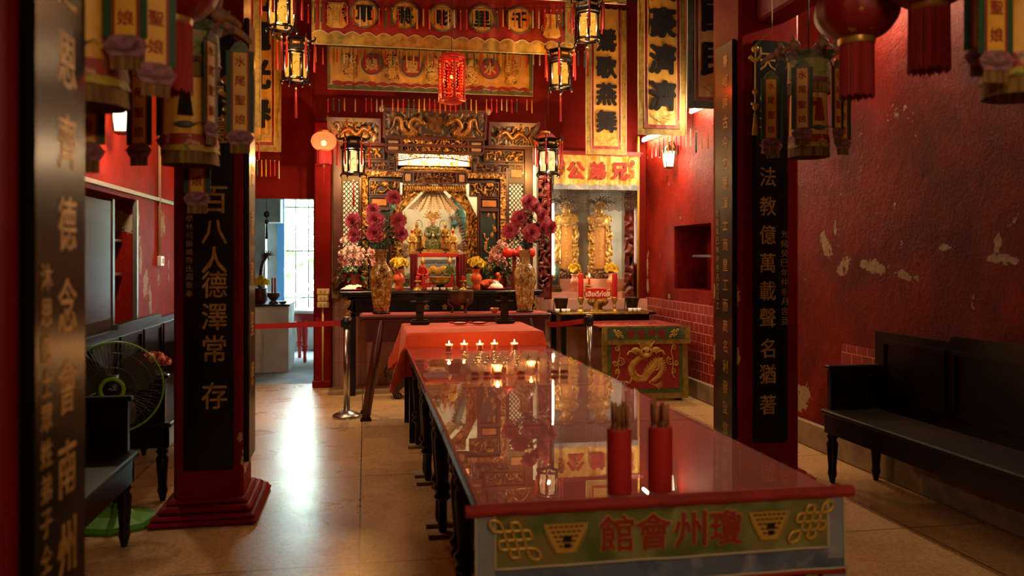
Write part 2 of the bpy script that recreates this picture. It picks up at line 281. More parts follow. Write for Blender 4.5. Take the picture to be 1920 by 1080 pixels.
    def glyph(s, ch, c, size, X=V((1, 0, 0)), Z=V((0, 0, 1)), mi=0, bold=.0, th=.03, sx=1):
        vs, fs = glyphdata(ch, 0, th); c = V(c); N = X.cross(Z); k = 1-1.5*bold
        for j in range(8 if bold > .025 else 4 if bold else 0):
            a = j*2*PI/(8 if bold > .025 else 4)+.3; d = X*(bold*size*math.cos(a))+Z*(bold*size*math.sin(a))-N*(.002*size*(j+1))
            s.add([c+d+X*(p[0]*size*sx*k)+Z*(p[1]*size*k)+N*(p[2]*size) for p in vs], fs, mi)
        s.add([c+X*(p[0]*size*sx*k)+Z*(p[1]*size*k)+N*(p[2]*size) for p in vs], fs, mi)
    def build(s, name, mats, parent=None, label=None, loc=None):
        me = bpy.data.meshes.new(name); me.from_pydata(s.v, [], s.f)
        me.polygons.foreach_set('material_index', s.mi); me.polygons.foreach_set('use_smooth', s.sm); me.update()
        for m in (mats if isinstance(mats, (list, tuple)) else [mats]): me.materials.append(M[m] if isinstance(m, str) else m)
        o = bpy.data.objects.new(name, me); C.objects.link(o)
        if parent: o.parent = parent
        if label: o['label'] = label
        if loc: o.location = loc
        return o
def catmull(p, k, closed=False):
    n = len(p); out = []
    for i in range(n if closed else n-1):
        a, b, c, d = (p[(i-1) % n], p[i], p[(i+1) % n], p[(i+2) % n]) if closed else (p[max(i-1, 0)], p[i], p[i+1], p[min(i+2, n-1)])
        for j in range(k):
            t = j/k; out.append(.5*((2*b)+(c-a)*t+(2*a-5*b+4*c-d)*t*t+(3*b-a-3*c+d)*t**3))
    if not closed: out.append(p[-1])
    return out
_G = {}
def glyphdata(ch, bold, th):
    key = (ch, bold, th)
    if key not in _G:
        cu = bpy.data.curves.new('glyph', 'FONT'); cu.body = ch; cu.size = 1; cu.align_x = 'CENTER'; cu.offset = bold; cu.extrude = th/2; cu.resolution_u = 2
        o = bpy.data.objects.new('glyph', cu); C.objects.link(o); bpy.context.view_layer.update()
        me = bpy.data.meshes.new_from_object(o.evaluated_get(bpy.context.evaluated_depsgraph_get()))
        vs = [tuple(v.co) for v in me.vertices]; fs = [tuple(p.vertices) for p in me.polygons]
        if vs:
            xs = [v[0] for v in vs]; zs = [v[1] for v in vs]; cx, cz = (min(xs)+max(xs))/2, (min(zs)+max(zs))/2
            h = max(max(zs)-min(zs), max(xs)-min(xs)) or 1
            if len(ch) > 1: h = max(zs)-min(zs)
            vs = [((v[0]-cx)/h, (v[1]-cz)/h, v[2]) for v in vs]
        bpy.data.objects.remove(o); bpy.data.curves.remove(cu); bpy.data.meshes.remove(me); _G[key] = (vs, fs)
    return _G[key]
def tag(o, label, cat, group=None):
    o['label'] = label; o['category'] = cat
    if group: o['group'] = group
    return o
def thing(name, label, cat, loc=(0, 0, 0), rz=0, group=None):
    o = bpy.data.objects.new(name, None); C.objects.link(o); o.location = loc; o.rotation_euler = (0, 0, rz); o.empty_display_size = .05
    return tag(o, label, cat, group)
def struct(o): o['kind'] = 'structure'; return o
def kids(o): return [c for c in C.objects if c.parent == o]
def dup(root, loc, rz=None, label=None, group=None, sc=None, tree=None):
    r = root.copy(); C.objects.link(r); r.location = loc
    if rz is not None: r.rotation_euler = (0, 0, rz)
    if label: r['label'] = label
    if group: r['group'] = group
    if sc: r.scale = (sc, sc, sc)
    def rec(src, dst):
        for ch in src.children:
            c = ch.copy(); C.objects.link(c); c.parent = dst; rec(ch, c)
    rec(root, r); return r
def instance(ob, name, parent, loc, rot=(0, 0, 0), sc=1, mat=None):
    o = ob.copy(); o.name = name; C.objects.link(o); o.parent = parent; o.location = loc; o.rotation_euler = rot; o.scale = (sc, sc, sc) if isinstance(sc, (int, float)) else sc
    return o
def fold(x, s=0): return math.sin(x*23+s)*.5+math.sin(x*41+1.3*s)*.3+math.sin(x*71+2.1*s)*.2
def relief_h(x, z, f, sd):
    wx = x*f+.9*noise.noise(V((x*f*.7, z*f*.7, sd+9))); wz = z*f+.9*noise.noise(V((x*f*.7+5, z*f*.7, sd+3)))
    return 1-2.6*abs(noise.noise(V((wx, wz, sd))))
def relief(mb, x0, x1, z0, z1, y, depth, sd, f=22, thr=.42, cell=.008, lo=0, hi=1, mask=None):
    """carved panel: ground lo, raised gilded vine work hi"""
    nx, nz = max(3, int((x1-x0)/cell)), max(3, int((z1-z0)/cell))
    def fn(a, b):
        x, z = x0+(x1-x0)*a, z0+(z1-z0)*b; h = relief_h(x, z, f, sd); k = max(0, min(1, (h-.2)*1.6)); return (x, y-depth*k, z)
    mb.sheet(nx, nz, fn, mifn=lambda vs, q: hi if sum(y-vs[i].y for i in q)/4 > depth*thr else lo)
def panelframe(mb, x0, x1, z0, z1, y0, y1, t, mi=0):
    mb.box(x0, x1, y0, y1, z1-t, z1, mi); mb.box(x0, x1, y0, y1, z0, z0+t, mi); mb.box(x0, x0+t, y0, y1, z0+t, z1-t, mi); mb.box(x1-t, x1, y0, y1, z0+t, z1-t, mi)
def spiral(mb, c, r, turns, rad, mi=0, a0=0, d=1, y=0):
    n = int(14*turns); mb.tube([(c[0]+r*(1-k/n*.85)*math.cos(a0+d*2*PI*turns*k/n), y, c[1]+r*(1-k/n*.85)*math.sin(a0+d*2*PI*turns*k/n)) for k in range(n+1)], (rad, rad*.6), 5, mi)
def swirls(mb, x0, x1, z0, z1, y, n, sd, r=.03, rad=.003, mi=0):
    q = random.Random(sd)
    for i in range(n): spiral(mb, (q.uniform(x0+r, x1-r), q.uniform(z0+r, z1-r)), r*q.uniform(.5, 1.1), q.uniform(1, 1.8), rad, mi, q.uniform(0, 6), q.choice((-1, 1)), y)
def dragon(mb, pts, r, y, mi=0, head=1, spikes=1, mspike=None, flat=.7, face=1, detail=6):
    """long scaled body along the 2-d path, ridge of spikes, clawed legs, horned whiskered head at the first point"""
    P2 = [V((p[0], y-(p[2] if len(p) > 2 else 0), p[1])) for p in pts]; sm = catmull(P2, detail)
    n = len(sm); rad = lambda t: r*(.62+.5*math.sin(min(t*1.5, 1)*PI*.6))*(1 if t < .55 else max(.12, 1-(t-.55)*1.9))
    mb.tube(sm, rad, 8, mi, 0, flat); ms = mi if mspike is None else mspike
    for k in range(2, n-2):
        t = (sm[k+1]-sm[k-1]).normalized(); nrm = V((-t.z, 0, t.x))*face; q = rad(k/(n-1)); p = sm[k]+nrm*q*.8
        if spikes and k % 1 == 0: mb.add([p-t*q*.5, p+t*q*.5, p+nrm*q*1.0+t*q*.5, p+V((0, -q*.5, 0))], [(0, 1, 2), (0, 3, 2), (3, 1, 2)], ms)
        mb.tube([sm[k]+nrm*q*.9+V((0, -q*flat*.2, 0)), sm[k]+V((0, -q*flat*1.02, 0)), sm[k]-nrm*q*.9+V((0, -q*flat*.2, 0))], q*.1, 4, ms)
    for kk in (int(n*.28), int(n*.62)):
        t = (sm[kk+1]-sm[kk-1]).normalized(); nrm = V((-t.z, 0, t.x))*-face; a = sm[kk]+nrm*r*.5; b = a+nrm*r*1.6+t*r*.8; c = b+nrm*r*.9-t*r*1.1
        mb.tube([a, b, c], (r*.45, r*.25), 6, mi, 3)
        for j in (-1, 0, 1, 2): mb.tube([c, c+(nrm*.8+t*(j*.6-.3))*r*1.1], (r*.16, r*.03), 4, ms)
    if head:
        h = sm[0]; t = (sm[0]-sm[2]).normalized(); nrm = V((-t.z, 0, t.x))*face; an = math.atan2(t.z, t.x); rot = Matrix.Rotation(-an, 3, 'Y')
        mb.ball(h+t*r*.5, (r*1.25, r*.9, r*.95), mi, 10, 7, rot); mb.ball(h+t*r*1.6+nrm*r*.12, (r*.9, r*.6, r*.42), mi, 8, 6, rot); mb.ball(h+t*r*1.35-nrm*r*.5, (r*.75, r*.5, r*.25), mi, 8, 6, rot)
        for s_ in (-.35, .35):
            mb.ball(h+t*r*.95+nrm*r*.5+V((0, -r*.8, 0))+t*s_*r*.3, r*.2, ms, 6, 5)
            mb.tube([h+nrm*r*.8, h-t*r*1.3+nrm*r*(1.7+s_), h-t*r*2.2+nrm*r*(1.6+s_*2)], (r*.2, r*.04), 5, ms, 3)
            mb.tube([h+t*r*2.3, h+t*r*2.9+nrm*r*(s_*2), h+t*r*2.2+nrm*r*(s_*6)], (r*.08, r*.03), 4, ms, 4)
        for j in range(9):
            a = an+PI+(j-4)*.32; d = V((math.cos(a), -.15, math.sin(a))); mb.tube([h, h+d*r*1.6, h+d*r*2.3+nrm*r*.4], (r*.22, r*.03), 4, ms, 3)
    e = sm[-1]; t = (sm[-1]-sm[-4]).normalized(); a0 = math.atan2(t.z, t.x)
    for j in range(7):
        a = a0+(j-3)*.3; d = V((math.cos(a), 0, math.sin(a))); mb.tube([e-t*r*.3, e+d*r*1.2, e+d*r*2.1+V((0, 0, r*.3))], (r*.16, r*.03), 4, ms, 3)
def knot(mb, c, w_, rad, mi=0, y=0, shear=.0, s_=1):
    """endless knot: one woven line with looped sides and two looped corners"""
    P_ = [(-.7, -.5), (.7, -.5), (.95, -.42), (.95, -.08), (.7, 0), (-.7, 0), (-.95, .08), (-.95, .42), (-.7, .5), (.7, .5), (1.05, .6), (1.15, .95), (.95, 1.15), (.6, 1.05), (.5, .7), (.5, -.7), (.42, -.95), (.08, -.95), (0, -.7), (0, .7), (-.08, .95), (-.42, .95), (-.5, .7), (-.5, -.7), (-.6, -1.05), (-.95, -1.15), (-1.15, -.95), (-1.05, -.6)]
    q = []
    for a, b in P_: q.append(V((c[0]+s_*(-a+shear*b)*w_, y, c[1]+b*w_)))
    mb.tube(q, rad, 6, mi, 4, 1, True)
def scallop(x0, x1, z, n, amp): return [(x0+(x1-x0)*i/(n*6), z-amp*abs(math.sin(PI*i/6))) for i in range(n*6+1)]
def turned(h, r=1.0):
    """turned table leg profile, bottom to top"""
    q = [(.020, 0), (.024, .02), (.028, .05), (.024, .16), (.026, .26), (.045, .285), (.052, .30), (.040, .325), (.036, .34), (.05, .36), (.054, .38), (.038, .41), (.034, .43), (.044, .62), (.05, .78), (.042, .83), (.056, .86), (.046, .89), (.06, .92), (.06, 1.0)]
    return [(a*r, b*h) for a, b in q]
for k_ in ('boardgrey', 'board', 'blackwood', 'darkwood'): M[k_].node_tree.nodes['Principled BSDF'].inputs['Specular IOR Level'].default_value = .22
M['boardgrey'].node_tree.nodes['Principled BSDF'].inputs['Specular IOR Level'].default_value = .08

# ================================================================== SETTING
XL, XR, YB = -1.78, 3.47, 9.8
M['wallright'] = plaster('right wall plaster', '#821a0d', '#560f08', '#a2432a', [(5.72, 1.59, .055, .12, -.5), (5.5, 1.42, .1, .055, -.5), (5.6, 1.72, .02, .05, 0), (5.1, 1.43, .16, .05, .15), (4.78, 1.38, .14, .03, .2), (4.43, 1.56, .05, .02, 0), (3.96, 1.49, .12, .03, 0), (4.0, 1.58, .03, .06, 0), (6.07, .37, .13, .12, -.5), (6.2, .62, .03, .1, 0), (9.72, 1.14, .05, .09, 0), (9.74, 1.4, .03, .12, 0), (9.7, 1.55, .02, .05, 0), (9.0, 1.05, .04, .03, 0)], 1, .5, flake=.69, bump=1.0)
M['wallleft'] = plaster('left wall plaster', '#921f12', '#74150d', '#b05038', [(6.9, 1.78, .05, .1, 0), (7.72, 1.79, .1, .12, .4), (7.0, 1.45, .04, .14, 0), (6.96, 1.62, .03, .06, 0), (7.15, 1.28, .09, .1, 0), (7.3, 1.12, .05, .14, .2), (7.57, 1.3, .04, .08, 0), (7.95, 1.4, .03, .1, 0)], 1, .5, small=.4, bump=.5)
M['wallback'] = plaster('back wall paint', '#66140d', '#5a110b', '#701c14', [], 0, .6, bump=.12)
M['pillarred'] = plaster('pillar red paint', '#7a1510', '#641009', '#8a2a20', [(-.70, .32, .02, .08, 0), (-.72, .45, .015, .03, 0), (2.36, 1.25, .03, .1, 0), (2.37, .85, .02, .06, 0), (2.34, .9, .03, .12, .2)], 0, .5, bump=.2, grey='#b0785a')

m = MB(); m.box(-2.3, XR+.4, -3.2, 9.95, -.12, 0); struct(m.build('floor', 'terrazzo'))
m = MB(); m.box(XL-.4, XR+.4, -3.2, 9.95, 4.7, 4.8); struct(m.build('ceiling', 'ceil'))
# left wall with the recessed glass fronted cupboard
m = MB(); q0, q1, z0, z1 = 4.7, 6.88, .9, 1.95
m.box(XL-.2, XL, -3.2, q0, 0, 4.7); m.box(XL-.2, XL, q1, 10.0, 0, 4.7); m.box(XL-.2, XL, q0, q1, 0, z0); m.box(XL-.2, XL, q0, q1, z1, 4.7)
m.box(XL-.5, XL-.45, q0-.1, q1+.1, z0-.1, z1+.1); m.box(XL-.45, XL-.2, q0-.1, q0, z0-.1, z1+.1); m.box(XL-.45, XL-.2, q1, q1+.1, z0-.1, z1+.1); m.box(XL-.45, XL-.2, q0, q1, z0-.1, z0); m.box(XL-.45, XL-.2, q0, q1, z1, z1+.1)
struct(m.build('wall_left', 'wallleft'))
# right wall with its niche
m = MB(); q0, q1, z0, z1 = 7.83, 8.84, 1.14, 1.85
m.box(XR, XR+.15, -3.2, q0, 0, 4.7); m.box(XR, XR+.15, q1, 10.0, 0, 4.7); m.box(XR, XR+.15, q0, q1, 0, z0); m.box(XR, XR+.15, q0, q1, z1, 4.7)
m.box(XR+.4, XR+.45, q0-.05, q1+.05, z0-.05, z1+.05); m.box(XR+.15, XR+.4, q0-.05, q0, z0-.05, z1+.05); m.box(XR+.15, XR+.4, q1, q1+.05, z0-.05, z1+.05); m.box(XR+.15, XR+.4, q0, q1, z0-.05, z0); m.box(XR+.15, XR+.4, q0, q1, z1, z1+.05)
struct(m.build('wall_right', 'wallright'))
m = MB(); m.box(XL-.3, XR+.3, -3.3, -3.2, 0, 4.7); struct(m.build('wall_front', 'wallback'))
# back wall round the door, shrine and side altar openings
m = MB()
m.box(XL-.2, -1.36, YB, YB+.15, 0, 4.7); m.box(-1.36, -.595, YB, YB+.15, 2.18, 4.7); m.box(-.595, -.37, YB-.02, YB+.15, 0, 4.7)
m.box(-.37, 2.2, YB, YB+.15, 2.9, 4.7); m.box(2.2, XR+.1, YB, YB+.15, 2.62, 4.7); m.box(3.36, XR+.1, YB, YB+.15, 0, 2.62); m.box(2.1, 2.26, YB, YB+.15, 0, 2.9)
struct(m.build('wall_back', 'wallback'))
m = MB(); m.box(-.575, -.385, 9.6, 9.82, 0, 3.05, bev=.01); m.box(-.6, -.385, 9.58, 9.84, 0, .08, bev=.01); struct(m.build('trim_1', 'pillarred'))
m = MB(); m.box(-.385, -.31, 9.62, 9.8, 1.02, 2.75, bev=.006); struct(m.build('trim_2', 'beige'))
# pink tiled altar base and the lit chamber behind the shrine
m = MB(); m.box(-.38, 2.14, 9.72, 10.75, 0, 1.1); struct(m.build('wall_altar_base', 'pinktile'))
m = MB(); m.box(-.38, 2.12, 10.75, 10.8, 1.1, 3.0); m.box(-.42, -.37, 9.8, 10.8, 1.1, 3.0); m.box(2.1, 2.15, 9.95, 10.8, 1.1, 3.0); m.box(-.4, 2.12, 9.95, 10.8, 2.95, 3.0)
struct(m.build('wall_chamber', 'cream'))
m = MB(); m.box(2.14, XR+.02, 9.72, 10.5, 0, .98); m.box(2.2, 3.4, 9.9, 10.5, .98, 1.06); m.box(2.2, 3.4, 10.12, 10.5, 1.06, 1.22)
struct(m.build('wall_alcove_base', 'pink'))
m = MB(); m.box(2.16, 3.5, 10.5, 10.55, .98, 2.7); m.box(2.15, 2.2, 9.95, 10.5, .98, 2.7); m.box(3.38, 3.45, 9.95, 10.5, .98, 2.7); m.box(2.15, 3.45, 9.95, 10.55, 2.62, 2.7); m.box(2.93, 3.02, 10.46, 10.5, 1.22, 2.62)
struct(m.build('wall_alcove', 'alcove'))
# dado tiles, skirting, beams
m = MB(); m.box(XR-.008, XR+.01, 6.9, 9.78, .2, 1.0); struct(m.build('trim_3', 'redtile'))
m = MB(); m.box(XR-.008, XR+.01, 4.6, 5.5, .3, .86); struct(m.build('trim_4', 'redtile'))
m = MB(); m.box(XR-.03, XR+.01, -3.1, 9.7, 0, .2, bev=.01); struct(m.build('baseboard_right', 'cement'))
m = MB(); m.box(XL-.01, XL+.03, -3.1, 9.8, 0, .18, bev=.01); struct(m.build('baseboard_left', 'cement'))
for i, x in enumerate((-.88, 2.59)):
    m = MB(); m.box(x-.1, x+.1, -3.1, 4.94, 3.02, 3.34, bev=.015); struct(m.build('trim_%d' % (5+i), 'redpaint'))
for i, y in enumerate((1.82, 5.13)):
    m = MB(); m.box(XL, XR, y-.1, y+.1, 3.5, 3.9, bev=.02); struct(m.build('trim_%d' % (7+i), 'redpaint'))
# room behind the doorway, with its barred window and the yard
m = MB(); m.box(-2.2, -.44, 9.95, 10.85, -.1, 0); m.box(-2.2, .5, 10.85, 13.6, -.1, 0); m.box(-2.2, -1.9, 9.95, 13.6, 0, 3); struct(m.build('floor_back_room', 'concrete'))
m = MB(); m.box(-1.95, -1.9, 9.95, 13.6, 0, 3.2); m.box(.5, .55, 10.85, 13.6, 0, 3.2); m.box(-.46, -.44, 9.95, 10.87, 0, 3.2); m.box(-.44, .55, 10.85, 10.88, 0, 3.2); m.box(-2, -.44, 9.95, 10.85, 3.2, 3.25); m.box(-2, .55, 10.85, 13.6, 3.2, 3.25)
m.box(-1.95, -1.38, 13.55, 13.65, 0, 3.2); m.box(-.1, .55, 13.55, 13.65, 0, 3.2); m.box(-1.38, -.1, 13.55, 13.65, 0, .62); m.box(-1.38, -.1, 13.55, 13.65, 2.75, 3.2)
m.box(-1.95, -1.42, 12.2, 12.45, 0, 3.2); m.box(-1.95, -1.2, 12.1, 12.5, 2.0, 2.42)
struct(m.build('wall_back_room', 'white'))
wf = MB(); panelframe(wf, -1.38, -.1, .62, 2.75, 13.5, 13.56, .04); wf.box(-1.38, -1.27, 13.44, 13.5, .62, 2.75, 1); wn = struct(wf.build('window_1', ['concrete', 'blue']))
g = MB()
for k in range(1, 6): g.tube([(-1.3+.2*k, 13.5, .64), (-1.3+.2*k, 13.5, 2.74)], .008, 6)
for z in (.85, 1.6, 2.3): g.box(-1.28, -.12, 13.49, 13.51, z-.008, z+.008)
g.build('grille', 'iron', wn)
m = MB(); m.box(-8, 6, 13.7, 24, -.1, 0); struct(m.build('ground', 'concrete'))
m = MB(); m.box(-4, 3, 15.0, 15.2, 0, .75); struct(m.build('wall_yard', 'concrete'))
t = thing('yard_tree', 'slim tree in the sunlit yard outside the barred window', 'tree', (-.62, 16, 0))
m = MB(); m.tube([(0, 0, 0), (.05, 0, 1), (.0, 0, 2), (.15, .1, 3.2)], (.09, .05), 8, 0, 4); m.tube([(.03, 0, 1.3), (.4, .1, 2.0), (.7, .1, 2.4)], (.05, .02), 6, 0, 3); m.build('trunk', 'bark', t)
m = MB(); q = random.Random(5)
for i in range(700):
    a, b = q.uniform(0, 6.28), q.uniform(-1, 1); rr = q.uniform(.3, 1.3); c = V((rr*math.cos(a)*1.2, rr*math.sin(a), 2.6+b*1.1)); s_ = q.uniform(.06, .13); d = V((q.uniform(-1, 1), q.uniform(-1, 1), q.uniform(-1, 1))).normalized(); e = d.orthogonal().normalized()
    m.add([c-d*s_, c+e*s_*.5, c+d*s_, c-e*s_*.5], [(0, 1, 2, 3)])
m.build('foliage', 'foliage', t)
o = None
m = MB(); q = random.Random(8)
for i in range(2600):
    c = V((q.uniform(-4, 3), q.uniform(17.5, 19), q.uniform(0, 2.6)+q.random()*1.2)); s_ = q.uniform(.08, .2); d = V((q.uniform(-1, 1), q.uniform(-.4, .4), q.uniform(-1, 1))).normalized(); e = V((q.uniform(-1, 1), q.uniform(-1, 1), q.uniform(-1, 1))).cross(d).normalized()
    m.add([c-d*s_, c+e*s_*.5, c+d*s_, c-e*s_*.5], [(0, 1, 2, 3)])
o = tag(m.build('hedge', 'foliage'), 'pale green leafy hedge across the yard beyond the window', 'hedge'); o['kind'] = 'stuff'

# ================================================================== LAMPS OF THE ROOM
def area(name, loc, size, size_y, rot, col, power, parent=None):
    l = bpy.data.lights.new(name, 'AREA'); l.shape = 'RECTANGLE'; l.size, l.size_y = size, size_y; l.color = lin(col)[:3]; l.energy = power
    o = bpy.data.objects.new(name, l); C.objects.link(o); o.location = loc; o.rotation_euler = rot; o.parent = parent; return o
def point(name, loc, col, power, r=.03, parent=None):
    l = bpy.data.lights.new(name, 'POINT'); l.color = lin(col)[:3]; l.energy = power; l.shadow_soft_size = r
    o = bpy.data.objects.new(name, l); C.objects.link(o); o.location = loc; o.parent = parent; return o
def fluo(label, a, b, mat='tube', r=.019, side=(0, 0, 1)):
    a, b = V(a), V(b); d = (b-a).normalized(); t = thing('tube_light', label, 'light', a); e = V(side)
    f = MB(); f.tube([e*.03, b-a+e*.03], .018, 6); f.tube([d*.0, d*.03], .02, 8); f.tube([b-a-d*.03, b-a], .02, 8); f.build('fitting', 'white', t)
    f = MB(); f.tube([d*.03, b-a-d*.03], r, 10); f.build('tube', mat, t); return t
fluo('fluorescent tube on the right wall under the longest yellow scroll', (3.40, 8.75, 2.95), (3.40, 9.72, 2.95))
fluo('fluorescent tube on the right wall under the scroll by the pillar', (3.40, 7.1, 3.04), (3.40, 8.2, 3.04))
fluo('fluorescent tube high on the right wall behind the big red lanterns', (3.40, 4.3, 3.26), (3.40, 5.4, 3.26))
fluo('upright white tube on the left side of the alcove', (2.31, 9.98, 1.25), (2.31, 9.98, 2.2), 'tubewhite', side=(-.3, 0, 0))
fluo('upright white tube on the right side of the alcove', (3.345, 9.98, 1.4), (3.345, 9.98, 2.15), 'tubewhite', side=(.3, 0, 0))
fluo('tube lamp hidden above the bright carved panel of the shrine', (.42, 9.68, 2.82), (1.18, 9.68, 2.82), 'tubehid')
fluo('tube lamp inside the shrine behind its left lattice', (-.1, 10.2, 2.93), (.3, 10.2, 2.93), 'tubehid')
fluo('tube lamp inside the shrine behind its right lattice', (1.4, 10.2, 2.93), (1.8, 10.2, 2.93), 'tubehid')

# ================================================================== PILLARS AND COUPLET BOARDS
def pillar(loc, w_, d_, label, plinth=True):
    t = thing('pillar', label, 'pillar', loc); hw, hd = w_/2, d_/2
    m = MB(); m.box(-hw, hw, -hd, hd, 0, 4.69, bev=.02); m.build('shaft', 'pillarred', t)
    m = MB()
    for k, (e, a, b) in enumerate(((.2, 0, .03), (.175, .03, .05), (.12, .05, .085), (.06, .085, .11))): m.box(-hw-e*.5, hw+e*.5, -hd-e, hd+e, a, b, bev=.014)
    m.build('plinth', 'pillarred', t); return t
pillar((-.8925, 5.13, 0), .385, .36, 'red square pillar with stepped plinth beside the doorway aisle')
pillar((2.59, 5.14, 0), .42, .42, 'red square pillar between the long table and the right bench')
pillar((-.87, 1.735, 0), .45, .47, 'red pillar edge at the far left of the photo')
def board(loc, rz, w_, h, main, label, small=None, msize=.13, mat='board', zl=None, step=None, ztop=None, smallx=None, zs=None, ssize=.035, th=.03):
    t = thing('couplet_board', label, 'couplet board', loc, rz); m = MB(); m.box(-w_/2, w_/2, -th, 0, 0, h, bev=.006); m.build('panel', mat, t)
    m = MB(); z = ztop
    for i_, ch in enumerate(main):
        if zl: z = zl[i_]
        if ch != ' ': m = MB(); m.glyph(ch, (0 if smallx is None else -smallx*.3, -th-.001, z), msize, bold=.012, th=.012, sx=.9); m.build('character', 'goldpaint', t)
        z -= step or 0
    if small:
        m = MB(); z = zs
        for ch in small: m = MB(); m.glyph(ch, (smallx, -th-.002, z), ssize, th=.03); z -= ssize*1.25; m.build('small_character', 'goldpaint', t)
    return t
# mid-left pillar: front board and aisle board
board((-.885, 4.948, .277), 0, .275, 2.6, '英靈百八人德澤常存', 'black couplet board facing the camera on the pillar by the doorway', '沐恩弟子黃學林何振綸符氏周敬奉', .155, zl=[1.5-(v-482)*4.72/1530-.277 for v in (170, 245, 375, 435, 487, 533, 593, 653, 740, 808)], smallx=-.105, zs=1.68, ssize=.038)
board((-.699, 5.105, .3), PI/2, .27, 2.6, '海國安瀾歌聖德', 'narrow black edge of the couplet board facing the aisle beside the doorway', None, .15, step=.3, ztop=2.3)
# right pillar: front board and aisle board
board((2.585, 4.925, .3), 0, .235, 2.6, '天后聖母法教億萬載聲名猶著', 'black couplet board with large gold characters on the right pillar front', '光緒癸巳年仲冬月吉旦', .125, zl=[1.5-(v-482)*5.3/1530-.3 for v in (118, 172, 225, 278, 332, 387, 440, 493, 545, 595, 652, 700, 757)][:13], smallx=.09, zs=1.35, ssize=.05)
board((2.378, 5.1, .3), -PI/2, .27, 2.62, '書鄉師古今之恩澤士商皇工而商名利發登信士', 'black couplet board with small gold characters facing the aisle on the right pillar', '光緒癸巳年仲冬月吉旦立', .085, step=.135, ztop=2.5, smallx=-.09, zs=1.5, ssize=.05)
# near-left pillar: aisle board
board((-.645, 1.82, -.0+.06), PI/2, .29, 2.6, '天之恩齊德念會南州北', 'worn black couplet board on the nearest pillar at the left edge', '沐恩信士眾姓弟子仝人敬立', '.' and .115, 'boardgrey', step=.17, ztop=2.19, smallx=-.09, zs=1.4, ssize=.055)

# ================================================================== LONG TABLE ROW
TX0, TX1, TZ = .32, 1.45, .785
seams = [2.34, 3.45, 4.48, 5.51, 6.55]
places = ['nearest the camera', 'second from the camera', 'third from the camera', 'farthest from the camera']
W_ = TX1-TX0
for i in range(4):
    L = seams[i+1]-seams[i]-.008
    t = thing('offering_table', 'glass topped red offering table on dark turned legs, '+places[i], 'table', ((TX0+TX1)/2, (seams[i]+seams[i+1])/2, 0))
    m = MB(); h = TZ-.024
    for s in (-1, 1):
        m.box(s*W_/2-.03 if s > 0 else -W_/2, W_/2 if s > 0 else -W_/2+.03, -L/2, L/2, h-.028, h+.006, bev=.006)
    for s in (-1, 1): m.box(-W_/2+.03, W_/2-.03, (L/2-.03)*s-.03*(s < 0)*0-.015, (L/2-.03)*s+.015, h-.028, h-.004)
    m.box(-W_/2+.06, W_/2-.06, -L/2+.05, -L/2+.08, h-.12, h-.02); m.box(-W_/2+.06, W_/2-.06, L/2-.08, L/2-.05, h-.12, h-.02)
    for s in (-1, 1): m.box(s*(W_/2-.07)-.015, s*(W_/2-.07)+.015, -L/2+.08, L/2-.08, h-.12, h-.02)
    m.build('frame', 'blackwood', t)
    m = MB(); m.box(-W_/2+.005, W_/2-.005, -L/2, L/2, h+.001, h+.012); m.build('table_top', 'redcloth', t)
    m = MB(); m.box(-W_/2+.012, W_/2-.006, -L/2+.002, L/2-.002, TZ-.01, TZ); m.build('glass_sheet', 'glasstop', t)
    for sx in (-1, 1):
        for sy in (-1, 1):
            x, y = sx*(W_/2-.09), sy*(L/2-.085)
            m = MB(); m.lathe(turned(h-.1-.022, .95), (x, y, .022), 16); m.box(x-.045, x+.045, y-.045, y+.045, h-.12, h-.02); lg = m.build('leg', 'blackwood', t)
            m = MB(); m.box(x-.08, x+.08, y-.05, y+.05, 0, .022); m.build('foot_block', 'beige', lg)
# embroidered frontal on the near end
YF = 2.325
fr = thing('table_frontal', 'olive embroidered frontal with red characters hanging on the near table end', 'table cloth', ((TX0+TX1)/2, YF, .771))
def hang(x, z, amp=.012): return -.012-amp*(fold(x*.55, .4)*.5+.5)*min(1, max(0, -z)*4)
FW, FH = 1.15, .23
def strip(mb, x0, x1, z0, z1, off=0.0, mi=0, nx=40, nz=8, amp=.012): mb.sheet(nx, nz, lambda a, b: (x0+(x1-x0)*a, hang(x0+(x1-x0)*a, z0+(z1-z0)*b, amp)-off, z0+(z1-z0)*b), mi)
m = MB(); strip(m, -FW/2, FW/2, -FH, 0); m.build('border', 'bluecloth', fr)
for a_, b_ in ((-FW/2, -FW/2+.055), (FW/2-.055, FW/2)): m = MB(); strip(m, a_, b_, -FH+.03, 0, .002); m.build('side_border', 'bluegrey', fr)
m = MB(); strip(m, -FW/2+.055, FW/2-.055, -.165, 0, .003); m.build('ground', 'oliveground', fr)
m = MB()
for pts in ([(-FW/2+.055, 0), (-FW/2+.055, -.165), (FW/2-.055, -.165), (FW/2-.055, 0)], [(-FW/2, 0), (-FW/2, -FH), (FW/2, -FH), (FW/2, 0)]):
    q = []
    for a, b in zip(pts, pts[1:]): q += [(a[0]+(b[0]-a[0])*k/30, 0, a[1]+(b[1]-a[1])*k/30) for k in range(30)]
    m.tube([(x, hang(x, z)-.004, z) for x, _, z in q], .0035, 5)
m.build('piping', 'cordcream', fr)
m = MB(); m.sheet(40, 6, lambda a, b: (-.605+1.21*a, -.02-.012*math.sin(b*PI)-.004*fold(a*2.2), .02-.034*b), th=.01); m.build('red_fold', 'redfold', fr)
for i, ch in enumerate('館會州瓊'):
    x = -.158+i*.114; m = MB(); y = hang(x, -.08)-.006
    m.glyph(ch, (x, y+.001, -.083),   .112, mi=1, bold=.03, th=.03); m.glyph(ch, (x, y-.001, -.083), .106, bold=.012, th=.06); m.build('character', ['redthread', 'goldthread'], fr)
